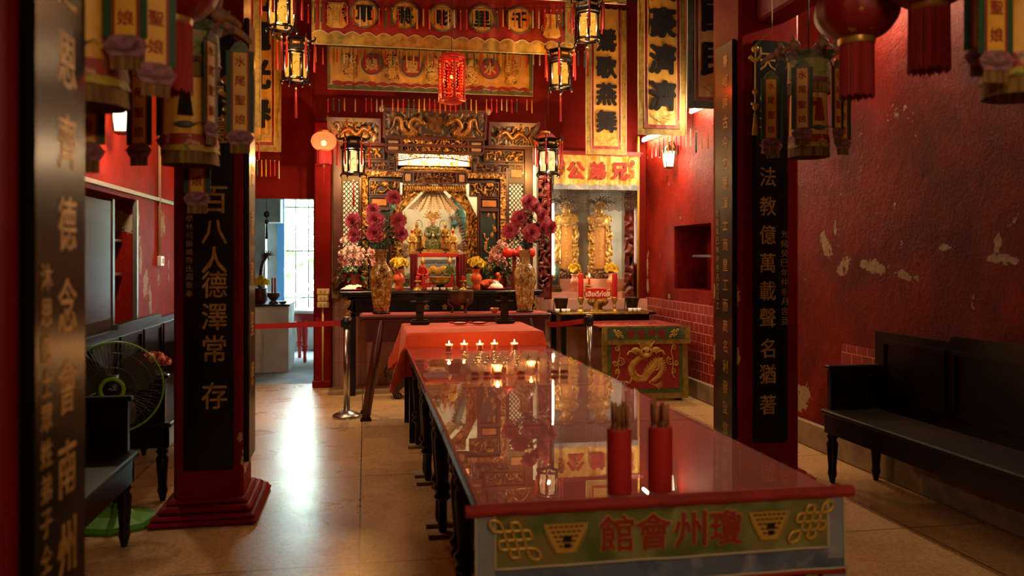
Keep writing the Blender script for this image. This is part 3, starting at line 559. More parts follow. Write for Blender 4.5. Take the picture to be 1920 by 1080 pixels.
for s in (-1, 1):
    m = MB(); x = s*.462; knot(m, (x, -.083), .052, .0052, 0, hang(x, -.08)-.008, -.3, -s); m.build('endless_knot', 'goldthread', fr)
    m = MB(); x = s*.318+.006; y = hang(x, -.08)-.008
    m.prism([(x-.062, -.045), (x-.05, -.085), (x-.03, -.122), (x-.022, -.13), (x+.022, -.13), (x+.03, -.122), (x+.05, -.085), (x+.062, -.045)], y, y+.004)
    for k in range(5):
        for j in range(7-k): m.cbox((x+(j-(6-k)/2)*.0155, y-.001, -.053-k*.014), (.011, .003, .005), 1)
    m.cbox((x+.004, y-.003, -.088), (.024, .004, .016), 2); m.cbox((x+.004, y-.003, -.108), (.018, .004, .012), 2)
    m.tube([(x-.066, y, -.042), (x-.053, y, -.088), (x-.032, y, -.126), (x+.032, y, -.126), (x+.053, y, -.088), (x+.066, y, -.042)], .002, 4)
    m.build('basket_emblem', ['goldthread', 'bronzewood', 'blackcloth'], fr)
lo = thing('lower_frontal', 'red embroidered cloth below the olive frontal on the near table end', 'table cloth', ((TX0+TX1)/2, YF+.012, 0))
m = MB(); m.sheet(30, 10, lambda a, b: (-.55+1.1*a, .0-.012*fold(a*1.2), .04+.5*b)); m.build('ground', 'redrich', lo)
m = MB()
for s in (-1, 1): m.box(s*.55-.04, s*.55+.04, -.02, -.012, .04, .54)
m.box(-.55, .55, -.02, -.012, .04, .1); m.build('border', 'bluegrey', lo)
m = MB(); m.tube([(-.57+1.15*k/20, -.022, .53-.004*math.sin(k)) for k in range(21)], .012, 6); m.build('red_fringe', 'redfold', lo)
m = MB()
for s in (-1, 1):
    m.box(s*.47-.02, s*.47+.02, -.024, -.02, .1, .54, 1)
    for a in range(4): spiral(m, (s*(.2+.09*(a % 2)), .46-.06*(a//2)), .045, 1.6, .005, 0, a, s, -.024)
m.build('embroidery', ['goldthread', 'oliveground'], lo)
# incense cups
for k, (x, y, side) in enumerate(((.757, 2.375, 'left'), (.891, 2.385, 'right'))):
    t = thing('incense_cup', 'red paper-wrapped cup of incense sticks, the %s one of the pair' % side, 'cup', (x, y, TZ))
    m = MB(); m.lathe([(.036, 0), (.0375, .004), (.037, .19), (.0375, .197), (.034, .198), (.034, .01), (.001, .01)], seg=28, cap=False); m.lathe([(.036, 0), (.036, .004)], seg=28); m.build('cup', 'redpaper', t)
    m = MB()
    for j in range(9): m.lathe([(.0374, .015+j*.02), (.0382, .0165+j*.02), (.0374, .018+j*.02)], seg=28, cap=False)
    m.build('wrap_ridges', 'redpaper', t)
    first = None; q = random.Random(k+3)
    for j in range(22):
        a, rr = q.uniform(0, 6.28), .027*math.sqrt(q.random()); b = q.uniform(0, 6.28)
        px, py = x+rr*math.cos(a), y+rr*math.sin(a)
        if first is None:
            m = MB(); m.tube([(0, 0, 0), (0, 0, .26)], .0022, 5); m.tube([(0, 0, .2), (0, 0, .26)], .0030, 5)
            first = o = m.build('incense_stick', 'stick'); tag(o, 'brown incense stick standing in the %s red cup on the long table' % side, 'incense stick', 'incense sticks in the %s red cup' % side)
        else: o = first.copy(); C.objects.link(o)
        if j % 3 == 2 and k == 0: pass
        o.location = (px, py, TZ+.012); tl = q.uniform(0, .10); o.rotation_euler = (tl*math.sin(b)*.6, tl*math.cos(b)*.6, 0); o.scale = (1, 1, q.uniform(.93, 1.03))
# glass candle cups
def candlecup():
    t = thing('candle_cup', 'x', 'candle cup')
    prof = [(.001, 0), (.026, 0), (.029, .004), (.027, .014), (.0235, .03), (.024, .04), (.028, .054), (.031, .062), (.029, .062), (.0262, .053), (.022, .04), (.0215, .03), (.025, .014), (.024, .008), (.001, .008)]
    m = MB(); m.lathe(prof, seg=18, cap=False); m.build('glass', 'glass', t)
    return t
cc0 = candlecup(); first = True
wxm = MB(); wxm.lathe([(.001, .009), (.023, .009), (.0248, .014), (.0213, .028), (.001, .028)], seg=16, cap=False)
wxh = MB(); wxh.lathe([(.001, .009), (.023, .009), (.0248, .014), (.0213, .03), (.0218, .04), (.026, .052), (.001, .052)], seg=16, cap=False)
flm = MB(); flm.lathe([(.0005, 0), (.004, .006), (.0052, .013), (.0035, .023), (.0004, .034)], seg=10)
wax_low = wax_high = fl0 = None
def place_cup(x, y, label, group, fill=None, lit=False, sc=1):
    global first, wax_low, wax_high, fl0
    if first: t = cc0; first = False; t['label'] = label
    else: t = dup(cc0base, (0, 0, 0), None, label); t.location = (x, y, TZ)
    t.location = (x, y, TZ); t['label'] = label
    if group: t['group'] = group
    elif 'group' in t: del t['group']
    t.scale = (sc, sc, sc)
    return t
cups = []
lit5 = [(840, 656), (869, 657), (897, 656), (925, 655), (961, 655)]
names5 = ['leftmost', 'second from left', 'middle', 'second from right', 'rightmost']
q = random.Random(21); spots = []
for r_ in range(6):
    for c_ in range(9):
        xx, yy = .655+c_*.068+(r_ % 2)*.034+q.uniform(-.008, .008), 4.86+r_*.145+q.uniform(-.012, .012)
        if c_ == 8 and r_ % 2: continue
        spots.append((xx, yy, r_, c_))
def wax(t, hi):
    global wax_low, wax_high
    if hi:
        if wax_high is None: wax_high = wxh.build('wax', 'waxcup', t)
        else: instance(wax_high, 'wax', t, (0, 0, 0))
    else:
        if wax_low is None: wax_low = wxm.build('wax', 'waxcup', t)
        else: instance(wax_low, 'wax', t, (0, 0, 0))
def flame(t, z, power=1.2, sc=1):
    global fl0
    if fl0 is None: fl0 = flm.build('flame', 'flame', t, loc=(0, 0, z))
    else: instance(fl0, 'flame', t, (0, 0, z), sc=sc)
    point('flame_light', (0, 0, z+.03), '#ffb060', power*.3, .012, t)
def newcup(x, y, label, group=None):
    global first
    if first: t = cc0; first = False
    else:
        t = cc0.copy(); C.objects.link(t)
        for k in cc0.keys():
            if k == 'group': del t['group']
        g_ = [c for c in cc0.children if c.name.startswith('glass')][0].copy(); C.objects.link(g_); g_.parent = t
    t.location = (x, y, TZ); t['label'] = label
    if group: t['group'] = group
    return t
for (xx, yy, r_, c_) in spots:
    if (r_, c_) in ((0, 2), (1, 5)):
        t = newcup(xx, yy, 'lit glass candle cup in the crowded cluster, %s one of two' % ('left' if c_ == 2 else 'right')); wax(t, False); flame(t, .03, .8)
    elif q.random() < .3 or (r_, c_) in ((0, 1), (0, 4), (0, 8)):
        t = newcup(xx, yy, 'small glass cup holding red wax in the crowded cluster on the glass table', 'red filled glass cups in the cluster'); wax(t, False)
    else:
        newcup(xx, yy, 'small clear empty glass cup in the crowded cluster on the glass table', 'empty glass cups in the cluster')
for i, (u, v) in enumerate(lit5):
    p = at(u, v, 6.2); t = newcup(p.x, 6.12+.03*(i % 2), 'lit glass candle cup, %s in the row of five by the orange cloth' % names5[i]); wax(t, True); flame(t, .05, 1.0, 1.1)

# ================================================================== ORANGE CLOTH TABLE, RED ALTAR TABLE
t = thing('cloth_table', 'square-legged table draped in orange red cloth behind the candle row', 'table', (.885, 7.05, 0))
for sx in (-1, 1):
    for sy in (-1, 1):
        m = MB(); m.box(sx*.5-.035, sx*.5+.035, sy*.42-.035, sy*.42+.035, 0, .85); m.build('leg', 'blackwood', t)
m = MB(); m.box(-.54, .54, -.46, .46, .85, .88); m.build('table_top', 'blackwood', t)
o = MB(); CW, CD, CH = 1.12, .96, .34
def cloth(a, b):
    x, y = (a-.5)*(CW+2*CH), (b-.5)*(CD+2*.36); ex, ey = max(0, abs(x)-CW/2), max(0, abs(y)-CD/2)
    X = max(-CW/2, min(CW/2, x)); Y = max(-CD/2, min(CD/2, y)); z = -max(ex, ey)-.25*min(ex, ey)
    sx, sy = (1 if x > 0 else -1), (1 if y > 0 else -1); d = ex+ey
    X += sx*(.05*ex+.35*min(ex, ey)+(.025*fold(y*.8, 2)*ex*4 if ex > 0 else 0)); Y += sy*(.04*ey+.2*min(ex, ey)+(.01*fold(x*.6)*ey*4 if ey > 0 else 0))
    return (X, Y, z-.04*fold(x*.2+y*.3)*d)
o.sheet(70, 70, cloth, th=0); c = o.build('orange_cloth', 'orangecloth'); c.location = (.885, 7.05, .893); tag(c, 'orange red tablecloth draped over the table behind the candles', 'tablecloth')
t = thing('altar_table', 'long narrow dark red altar table with splayed trestle legs carrying both tall vases', 'table', (.845, 7.78, 0))
m = MB(); m.box(-.9, .9, -.2, .2, .93, .962, bev=.008); m.box(-.88, .88, -.19, .19, .905, .93, bev=.006); m.build('table_top', 'redwood', t)
m = MB(); m.box(-.875, .875, -.188, .188, .962, .966); m.build('red_cover', 'redcloth', t)
for s in (-1, 1):
    m = MB(); z = [(-.84, .905), (-.84, .72), (-.5, .72), (-.47, .735), (-.44, .725), (-.4, .745), (.4, .745), (.44, .725), (.47, .735), (.5, .72), (.84, .72), (.84, .905)]; m.prism(z[::-1], s*.175-.01, s*.175+.01); m.build('apron', 'redwood', t)
for sx in (-1, 1):
    for sy in (-1, 1):
        m = MB(); a, b = V((sx*.70, sy*.17, .92)), V((sx*.84, sy*.19, .02)); m.tube([a, b], .037, 4); lg = m.build('leg', 'redwood', t)
        m = MB(); m.box(sx*.84-.05, sx*.84+.05, sy*.19-.03, sy*.19+.03, 0, .025); m.build('foot_block', 'blackwood', lg)
# pedestal incense stands
for i, (u, s) in enumerate(((787, 'left'), (946, 'right'))):
    p = at(u, 605, 7.36); t = thing('pedestal_stand', 'dark square pedestal stand with black dishes on the %s of the orange cloth' % s, 'candle stand', (p.x, 7.36, .9))
    m = MB(); m.box(-.085, .085, -.07, .07, 0, .028, bev=.005); m.box(-.07, .07, -.06, .06, .028, .04); m.build('base', 'darkwood', t)
    m = MB(); m.box(-.032, .032, -.03, .03, .04, .25); m.build('column', 'darkwood', t)
    for z, r_ in ((.1, .045), (.19, .085), (.25, .06), (.27, .085)):
        if z == .1 and i: continue
        m = MB(); m.lathe([(.03, z-.005), (r_*.8, z), (r_, z+.012), (r_*.96, z+.014), (r_*.75, z+.006), (.001, z+.004)], seg=24, cap=False); m.build('dish', 'iron', t)
for u, s in ((862, 'left'), (898, 'right')):
    p = at(u, 605, 7.2); t = thing('offering_dish', 'small leaf-shaped dish on the orange cloth, the %s of the two' % s, 'dish', (p.x, 7.2, .9))
    m = MB(); m.lathe([(.02, 0), (.045, .004), (.07, .018), (.072, .02), (.045, .01), (.001, .008)], seg=24, sx=1.15, sy=.6, cap=False); m.tube([(-.07, 0, .018), (-.1, 0, .024)], (.012, .004), 6); m.build('dish', 'redlac', t)
    m = MB(); m.ball((0, 0, .016), (.06, .03, .009), 0, 12, 6); m.build('offering', 'whitepaper', t)

# ================================================================== TALL VASES AND PEONIES
def petal(mb, a, r0, L, Wd, lift, curl, mi=0, c=(0, 0, 0), n=4):
    ca, sa = math.cos(a), math.sin(a); vs = []; fs = []
    for k in range(n+1):
        t = k/n; rr = r0+L*t*math.cos(lift+curl*t); z = L*t*math.sin(lift+curl*t); w_ = Wd*math.sin(PI*min(.96, .12+.8*t))*(1 if k < n else .6)
        for s in (-1, 0, 1): vs.append((c[0]+rr*ca-s*w_*sa, c[1]+rr*sa+s*w_*ca, c[2]+z+(abs(s)*.25*w_)))
    for k in range(n):
        for j in (0, 1): fs.append((k*3+j, k*3+j+1, k*3+4+j, k*3+3+j))
    mb.add(vs, fs, mi, True)
def bloom_mesh(sd, layers=6, r=.045, base=9):
    m = MB(); q = random.Random(sd)
    for L in range(layers):
        t = L/(layers-1); n = base+L*2
        for k in range(n): petal(m, 2*PI*k/n+q.uniform(-.2, .2)+L*.4, r*.12*t, r*(.55+.5*t)*q.uniform(.9, 1.1), r*(.2+.16*t), 1.45-1.35*t+q.uniform(-.12, .12), -.2+.35*(1-t)+q.uniform(-.2, .25), 1 if q.random() < .36 else 0, (0, 0, -.01*t))
    m.ball((0, 0, .0), (r*.3, r*.3, r*.35), 0, 8, 6); return m
def leaf(mb, p, d, L, w_, mi=0, droop=.5, n=4):
    d = V(d).normalized(); s = d.cross(V((0, 0, 1))); s = s.normalized() if s.length > .01 else V((1, 0, 0)); vs = []
    for k in range(n+1):
        t = k/n; c = V(p)+d*(L*t)-V((0, 0, droop*L*t*t)); ww = w_*math.sin(PI*min(.97, t*.85+.1))*(1 if k < n else .15)
        for j in (-1, 0, 1): vs.append(c+s*(j*ww)+V((0, 0, abs(j)*.25*ww)))
    mb.add(vs, [(k*3+j, k*3+j+1, k*3+4+j, k*3+3+j) for k in range(n) for j in (0, 1)], mi, True)
def vase(u, Y, z, label, matn):
    p = at(u, 500, Y); t = thing('tall_vase', label, 'vase', (p.x, Y, z))
    m = MB(); pr = [(.06, .02), (.068, .03), (.074, .06), (.09, .2), (.104, .33), (.105, .37), (.094, .42), (.065, .455), (.05, .475), (.047, .52), (.049, .565), (.062, .592), (.066, .605), (.058, .605), (.044, .57), (.042, .5), (.001, .45)]
    m.lathe(pr, seg=32, cap=False); m.build('body', matn, t)
    m = MB(); m.lathe([(.08, 0), (.083, .008), (.078, .02), (.06, .022)], seg=32); m.build('base', 'blackwood', t)
    m = MB()
    for zz, rr in ((.56, .0495), (.478, .052), (.45, .071), (.07, .0765)): m.lathe([(rr, zz-.004), (rr+.003, zz), (rr, zz+.004)], seg=32, cap=False)
    for k in range(6):
        a = k*PI/3; m.tube([(r_*1.01*math.cos(a), r_*1.01*math.sin(a), zz) for r_, zz in ((.076, .08), (.09, .2), (.104, .33), (.105, .37), (.09, .425))], .0028, 5, 0, 3)
    m.build('gilding', 'goldpaint', t); return p
LVX = vase(715, 7.78, .966, 'tall gold brown porcelain vase on the left of the red altar table', 'satsuma')
RVX = vase(984, 7.78, .966, 'tall cream gold porcelain vase on the right of the red altar table', 'satsumapale')
BL = [bloom_mesh(i, 7, .045, 10).build('blossom', ['peony', 'peonylight']) for i in (1, 2, 3)]; blused = [False]*3
def bloom_part(parent, loc, rot, sc):
    i = R.randrange(3)
    if not blused[i]: blused[i] = True; o = BL[i]
    else: o = BL[i].copy(); C.objects.link(o)
    o.parent = parent; o.location = loc; o.rotation_euler = rot; o.scale = (sc, sc, sc); return o
def peony(base, tip, facing, sc, label, leaves=3):
    t = thing('peony', label, 'flower', base); v = V(tip)-V(base)
    m = MB(); m.tube([(0, 0, 0), (v.x*.2, v.y*.2, v.z*.5), v], .004, 5, 0, 5); m.build('stem', 'stem', t)
    f = V(facing).normalized(); bloom_part(t, v, f.to_track_quat('Z', 'Y').to_euler(), sc)
    for k in range(leaves):
        m = MB(); q = random.Random(hash(label) % 999+k); pp = V((v.x*.5, v.y*.5, v.z*(.45+.15*k)))
        for j in range(5): leaf(m, pp, (q.uniform(-1, 1), q.uniform(-1, .3), q.uniform(.0, .6)), q.uniform(.07, .11), .016)
        m.build('leaf', 'leaf', t)
posL = [(739, 370, 1.0, 'topmost'), (704, 412, 1.15, 'upper middle'), (661, 414, 1.05, 'upper left'), (703, 437, 1.2, 'low middle'), (664, 440, 1.0, 'lowest left'), (748, 412, 1.05, 'upper right'), (752, 438, 1.0, 'lowest right'), (699, 393, .95, 'second highest')]
posR = [(993, 377, 1.1, 'topmost'), (975, 410, 1.2, 'upper left'), (1018, 402, .9, 'upper right'), (957, 432, 1.1, 'lowest left'), (997, 436, 1.25, 'front centre'), (1017, 430, 1.1, 'right of centre'), (1034, 425, .95, 'rightmost'), (1005, 388, .8, 'second highest')]
for side, P_, vx in (('left', posL, LVX.x), ('right', posR, RVX.x)):
    for u, v, sc, nm in P_:
        Yp = 7.70 if 'front' in nm or 'middle' in nm else 7.76
        p = at(u, v, Yp); dx = p.x-vx
        peony((vx+dx*.08, 7.78, 1.52), p, (dx*2.2, -1.1, .55 if v < 400 else .25), sc*1.5, 'crimson peony in the %s tall vase, the %s bloom' % (side, nm), 3)

# ================================================================== SHRINE
XC = .80
sh = thing('shrine_screen', 'tall carved and gilded wooden shrine screen round the main deity', 'shrine', (XC, 9.55, 1.14)); sh.scale = (.87, 1, 1)
def spart(name, mb, mats): return mb.build(name, mats, sh)
def Z(z): return z-1.1
# crowning dragon panels (leaning forward)
lean = Matrix.Translation(V((0, -.02, Z(2.84)))) @ Matrix.Rotation(.32, 4, 'X')
def leanpanel(x0, x1, h, z0, name, drag):
    Lm = Matrix.Translation(V((0, -.02, Z(z0)))) @ Matrix.Rotation(.3, 4, 'X'); m = MB(); m.box(x0, x1, 0, .03, 0, h, 0); g = .028
    k = len(m.v); panelframe(m, x0, x1, 0, h, -.02, .0, g, 1); m.box(x0, x1, -.03, .04, h, h+.02, 1)
    relief(m, x0+g, x1-g, g, h-g, -.001, .012, len(name)+x0, 14, .72, .012, 0, 2)
    drag(m, x0, x1, h); m.v = [tuple(Lm @ V(p)) for p in m.v]; spart(name, m, ['lacquer', 'frame', 'bronzewood', 'goldold'])
def drag2(m, x0, x1, h):
    for s in (-1, 1):
        c = s*.36
        dragon(m, [(c-s*.17, h*.62, .03), (c-s*.08, h*.72, .02), (c-s*.01, h*.45), (c-s*.1, h*.25), (c-s*.02, h*.16), (c+s*.08, h*.36), (c+s*.1, h*.68), (c+s*.17, h*.7), (c+s*.2, h*.4), (c+s*.26, h*.25)], .03, -.03, 3, 1, 1, 3, .8, -s, 5)
        for j in range(10):
            a = PI*.15+j*.28; m.tube([(c+s*.02+.1*math.cos(a), -.012, h*.5+.07*math.sin(a)), (c+s*.02+.19*math.cos(a), -.012, h*.5+.15*math.sin(a))], (.006, .002), 4, 3)
    m.lathe([(.001, -.03), (.055, -.02), (.06, 0)], (0, 0, 0), 20, 3, True, Matrix.Translation(V((0, -.005, h*.56))) @ Matrix.Rotation(PI/2, 4, 'X'))
    m.prism([(-.1, h*.78), (.1, h*.78), (.075, h*.3), (0, h*.2), (-.075, h*.3)], -.012, -.004, 2)
def drag1(s):
    def f(m, x0, x1, h):
        c = (x0+x1)/2
        dragon(m, [(c-s*.2, h*.55, .03), (c-s*.12, h*.68, .02), (c-s*.03, h*.4), (c+s*.06, h*.62), (c+s*.14, h*.5), (c+s*.2, h*.3)], .03, -.03, 3, 1, 1, 3, .8, -s, 5)
        for j in range(9): a = j*.35-.2; m.tube([(c+s*.08+.08*math.cos(a)*s, -.01, h*.45+.06*math.sin(a)), (c+s*.08+.22*math.cos(a)*s, -.01, h*.45+.16*math.sin(a))], (.007, .002), 4, 3)
    return f
leanpanel(-.69, .69, .33, 2.84, 'dragon_pair_panel', drag2)
for s in (-1, 1): leanpanel(*sorted((s*.72, s*1.41)), .28, 2.76, 'dragon_panel', drag1(s))
for s in (-1, 1):
    m = MB(); m.lathe([(.001, 0), (.03, .005), (.045, .03), (.04, .06), (.02, .075), (.001, .08)], (s*.70, -.1, Z(3.12)), 14, cap=False); spart('finial', m, 'beige')
    m = MB(); m.prism([(s*1.3, Z(2.78)), (s*1.42, Z(3.02)), (s*1.4, Z(3.06)), (s*1.25, Z(2.86))] [::s], -.12, -.06); spart('side_bracket', m, 'bronzewood')
# posts, rails
for s in (-1, 1):
    m = MB(); m.box(*sorted((s*1.22, s*1.34)), -.03, .05, -.04, Z(2.76), bev=.008); spart('post', m, 'frame')
    m = MB(); m.box(*sorted((s*.965, s*1.0)), -.02, .04, 0, Z(2.52), bev=.005); spart('inner_post', m, 'frame')
    m = MB(); m.box(*sorted((s*.575, s*.615)), -.035, .04, -.04, Z(2.20), bev=.005); spart('niche_post', m, 'frame')
m = MB(); relief(m, 1.40, 1.56, Z(1.1), Z(2.7), -.09, .03, 4.4, 16, .5, .012); m.box(1.40, 1.56, -.09, -.0, Z(.98), Z(2.72)); spart('carved_post', m, ['redwood', 'redwood'])
m = MB(); m.box(-1.34, 1.34, -.05, .05, -.045, 0, bev=.006); spart('base_rail', m, 'frame')
m = MB(); m.box(-1.34, 1.34, -.05, .05, Z(2.735), Z(2.775), bev=.006); spart('upper_rail', m, 'frame')
m = MB()
for s in (-1, 1): m.box(*sorted((s*.51, s*1.34)), .05, .065, Z(2.35), Z(2.85)); m.box(*sorted((s*.60, s*.985)), .05, .065, -.04, Z(2.35))
m.box(-.51, .51, .05, .065, Z(2.72), Z(2.85)); m.box(-.51, .51, .05, .065, Z(2.33), Z(2.42)); spart('back_board', m, 'lacquer')
# row A
m = MB(); panelframe(m, -.66, .66, Z(2.67), Z(2.84), -.06, .0, .018); m.box(-.46, -.43, -.055, 0, Z(2.68), Z(2.83)); m.box(.43, .46, -.055, 0, Z(2.68), Z(2.83)); m.box(-.65, .65, -.01, .01, Z(2.68), Z(2.83)); spart('row_frame', m, 'frame')
m = MB(); relief(m, -.43, .43, Z(2.69), Z(2.82), -.012, .035, 7.7, 24, .45, .007); spart('carved_frieze', m, ['lacquer', 'goldleaf'])
for s in (-1, 1):
    m = MB(); m.box(*sorted((s*.48, s*.63)), -.04, -.01, Z(2.695), Z(2.81), bev=.012); spart('blank_panel', m, 'tilepale')
# openwork hanging under row A
m = MB(); q = random.Random(3)
for i in range(44):
    x = -.6+1.2*i/43; lo_ = .05+.05*(abs(x)/.6)**3
    spiral(m, (x, Z(2.67-lo_*q.uniform(.25, .85))), .025, 1.3, .006, 0, q.uniform(0, 6), q.choice((-1, 1)), -.02)
m.box(-.64, .64, -.04, 0, Z(2.655), Z(2.675)); m.tube([(-.6+1.2*k/30, -.02, Z(2.62-.05*abs(math.cos(k*PI/30))**3)) for k in range(31)], .008, 6); spart('openwork_valance', m, 'bronzewood')
# bright lit panel set back
m = MB(); m.box(-.56, .56, .27, .29, Z(2.48), Z(2.83)); m.box(-.5, .5, .06, .27, Z(2.48), Z(2.50)); spart('lit_back', m, 'cream')
m = MB(); relief(m, -.3, .3, Z(2.535), Z(2.70), .265, .03, 2.2, 20, .5, .008, 0, 1); spart('lit_carving', m, ['whitepaper', 'goldbright'])
m = MB(); m.box(-.5, .5, .06, .27, Z(2.50), Z(2.535)); m.box(-.34, -.32, .2, .27, Z(2.53), Z(2.75)); m.box(.32, .34, .2, .27, Z(2.53), Z(2.75)); m.box(-.5, -.48, .1, .27, Z(2.53), Z(2.68)); m.box(.48, .5, .1, .27, Z(2.53), Z(2.68)); spart('lit_frame', m, 'tileorange')
m = MB(); q = random.Random(6)
m.prism([(-.5, Z(2.53)), (.5, Z(2.53)), (.5, Z(2.40)), (.46, Z(2.42)), (.38, Z(2.46)), (.2, Z(2.475)), (-.2, Z(2.475)), (-.38, Z(2.46)), (-.46, Z(2.42)), (-.5, Z(2.40))], .06, .075, 1)
for i in range(60): x = -.49+.98*i/59; spiral(m, (x, Z(2.505-(.04 if abs(x) > .42 else .005)*q.random())), .016, 1.4, .004, 0, q.uniform(0, 6), q.choice((-1, 1)), .057)
m.tube([(-.5, .06, Z(2.40)), (-.46, .06, Z(2.42)), (-.38, .06, Z(2.46)), (-.2, .06, Z(2.475)), (.2, .06, Z(2.475)), (.38, .06, Z(2.46)), (.46, .06, Z(2.42)), (.5, .06, Z(2.40))], .006, 5); spart('gilt_lambrequin', m, ['goldbright', 'bronzewood'])
# row B
m = MB(); panelframe(m, -.43, .43, Z(2.31), Z(2.455), -.05, .01, .016); m.box(-.30, -.28, -.045, 0, Z(2.32), Z(2.45)); m.box(.28, .30, -.045, 0, Z(2.32), Z(2.45)); m.box(-.42, .42, 0, .02, Z(2.32), Z(2.45)); spart('row_frame', m, 'frame')
m = MB(); relief(m, -.28, .28, Z(2.327), Z(2.44), -.002, .03, 5.1, 20, .5, .007); spart('carved_frieze', m, ['frame', 'bronzewood'])
for s in (-1, 1): m = MB(); m.box(*sorted((s*.315, s*.41)), -.03, 0, Z(2.335), Z(2.43), bev=.01); spart('blank_panel', m, 'tilepale')
# side stacks
for s in (-1, 1):
    for k, (z0, z1, mt) in enumerate(((2.585, 2.725, 'tilepale'), (2.45, 2.565, 'greenpanel'))):
        xa, xb = sorted((s*(.67 if k == 0 else .53), s*(1.21 if s > 0 or k == 0 else 1.0)))
        m = MB(); panelframe(m, xa, xb, Z(z0), Z(z1), -.03, 0, .014, 2); m.box(xa, xb, 0, .02, Z(z0), Z(z1)); relief(m, xa+.014, xb-.014, Z(z0+.014), Z(z1-.014), -.001, .03, 3.3+s+k, 22, .5, .008); spart('carved_panel', m, ['lacquer', 'goldleaf' if k == 0 else 'bronzewood', 'frame'])
    xa, xb = sorted((s*.44, s*.96))
    m = MB(); m.box(xa, xb, -.035, .02, Z(2.385), Z(2.445)); relief(m, xa, xb, Z(2.385), Z(2.445), -.036, .016, 8.1+s, 26, .4, .007, 0, 1)
    xa2, xb2 = sorted((s*.885, s*.96)); m.box(xa2, xb2, -.035, .02, 0, Z(2.385)); relief(m, xa2, xb2, 0, Z(2.385), -.036, .016, 6.1+s, 26, .4, .008, 0, 1); spart('gilt_fret', m, ['bronzewood', 'goldleaf'])
    xa, xb = sorted((s*.465, s*.87))
    m = MB(); panelframe(m, xa, xb, Z(2.17), Z(2.345), -.03, .0, .014, 2); m.box(xa, xb, 0, .02, Z(2.17), Z(2.345)); relief(m, xa+.014, xb-.014, Z(2.185), Z(2.33), -.001, .035, 1.3+s, 22, .45, .008); spart('carved_panel', m, ['lacquer', 'goldleaf', 'frame'])
    xa, xb = sorted((s*.6, s*.87))
    m = MB(); panelframe(m, xa, xb, Z(2.02), Z(2.16), -.03, 0, .014, 1); m.box(xa, xb, 0, .02, Z(2.02), Z(2.16)); m.box(xa+.035, xb-.035, -.022, 0, Z(2.05), Z(2.13), 2, bev=.008); spart('orange_tile_panel', m, ['greenpanel', 'frame', 'tileorange'])
    m = MB(); panelframe(m, xa, xb, 0, Z(2.02), -.035, .0, .022, 1); m.box(xa, xb, 0, .02, 0, Z(2.02)); q = random.Random(4+s)
    for j in range(26):
        z = q.uniform(Z(1.3), Z(1.97)); x = q.uniform(xa+.05, xb-.05); m.ball((x, -.004, z), (q.uniform(.012, .03), .012, q.uniform(.015, .04)), 2, 8, 5)
        m.tube([(x, -.006, z), (x+q.uniform(-.04, .04), -.014, z+q.uniform(.02, .06))], (.009, .003), 5, 2)
    spart('green_gilt_panel', m, ['greenpanel', 'frame', 'goldleaf'])
    # lattice window
    xa, xb = sorted((s*1.0, s*1.22)); z0, z1 = 1.28, 2.34
    m = MB(); panelframe(m, xa, xb, Z(z0), Z(z1), -.02, .02, .012); n_ = 4; st = (xb-xa)/n_
    for k in range(-n_, int((z1-z0)/st)+n_):
        for d in (-1, 1):
            p = []
            for e in (0, n_):
                x = xa+st*e; z = z0+st*(k+(e if d > 0 else n_-e)); p.append((x, z))
            (xa_, za_), (xb_, zb_) = p; zl, zh = z0, z1
            def cl(t): return (xa_+(xb_-xa_)*t, za_+(zb_-za_)*t)
            dz = zb_-za_; ts = [0, 1]; t0 = max(0, min(1, (zl-za_)/dz)) if dz else 0; t1 = max(0, min(1, (zh-za_)/dz)); t0, t1 = min(t0, t1), max(t0, t1)
            if t1-t0 < .02: continue
            a, b = cl(t0), cl(t1); m.tube([(a[0], 0, Z(a[1])), (b[0], 0, Z(b[1]))], .0055, 4)
        if 0 <= k < int((z1-z0)/st):
            for e in range(n_): spiral(m, (xa+st*(e+.5), Z(z0+st*(k+.5))), .011, 1, .003, 0, 0, 1, 0)
    spart('lattice_window', m, 'lattice')
    m = MB(); m.box(xa, xb, -.02, .03, Z(2.34), Z(2.58)); m.box(xa+.03, xb-.03, -.034, -.02, Z(2.40), Z(2.50), 1, bev=.01); spart('blank_panel', m, ['lacquer', 'tilepale'])
    m = MB(); m.box(xa, xb, -.01, .03, 0, Z(1.28)); spart('lower_panel', m, 'redwood')
    m = MB(); m.lathe([(.05, 0), (.085, .03), (.1, .07), (.085, .11), (.05, .15), (.035, .2), (.045, .215)], (s*1.27, -.1, Z(1.1)), 14, cap=True); spart('ball_foot', m, 'bronzewood')
    # carved parted curtain
    m = MB(); N_ = 26
    def cur(a, b):
        z = 2.31-1.05*b; inner = .03+.40*min(1, b/.30)**.8-.06*max(0, b-.5); x = inner+((.43 if b < .1 else min(.58, .43+(b-.1)*.6))-inner)*a
        return (s*x, .08-.03*relief_h(x*1.0, z, 26, 3+s)-.05*(1-b)*max(0, .435-x)/.4, Z(z))
    m.sheet(26, 90, cur); spart('carved_curtain', m, 'goldleaf')
m = MB()
for i in range(26): x = -.4+.8*i/25; m.tube([(x, .02, Z(2.30)), (x+.01, .0, Z(2.27)), (x, .015, Z(2.235-.02*math.sin(i)))], .014, 6, 0, 3); spiral(m, (x, Z(2.25)), .022, 1.2, .006, 0, i, 1, -.004)
spart('carved_swag', m, 'goldleaf')
m = MB()
m.sheet(30, 16, lambda a, b: ((a-.5)*(.14+.62*b), .14-.02*math.sin(a*40), Z(2.28-.27*b+.02*math.sin(a*22)*b))); spart('yellow_beaded_curtain', m, 'cream')
m = MB()
for i in range(9):
    for k in range(9): a = (i+.5)/9; b = (k+.6)/9.4; m.ball(((a-.5)*(.14+.62*b), .122, Z(2.28-.27*b)), .006, 0, 6, 4)
spart('bead_studs', m, 'lacquer')

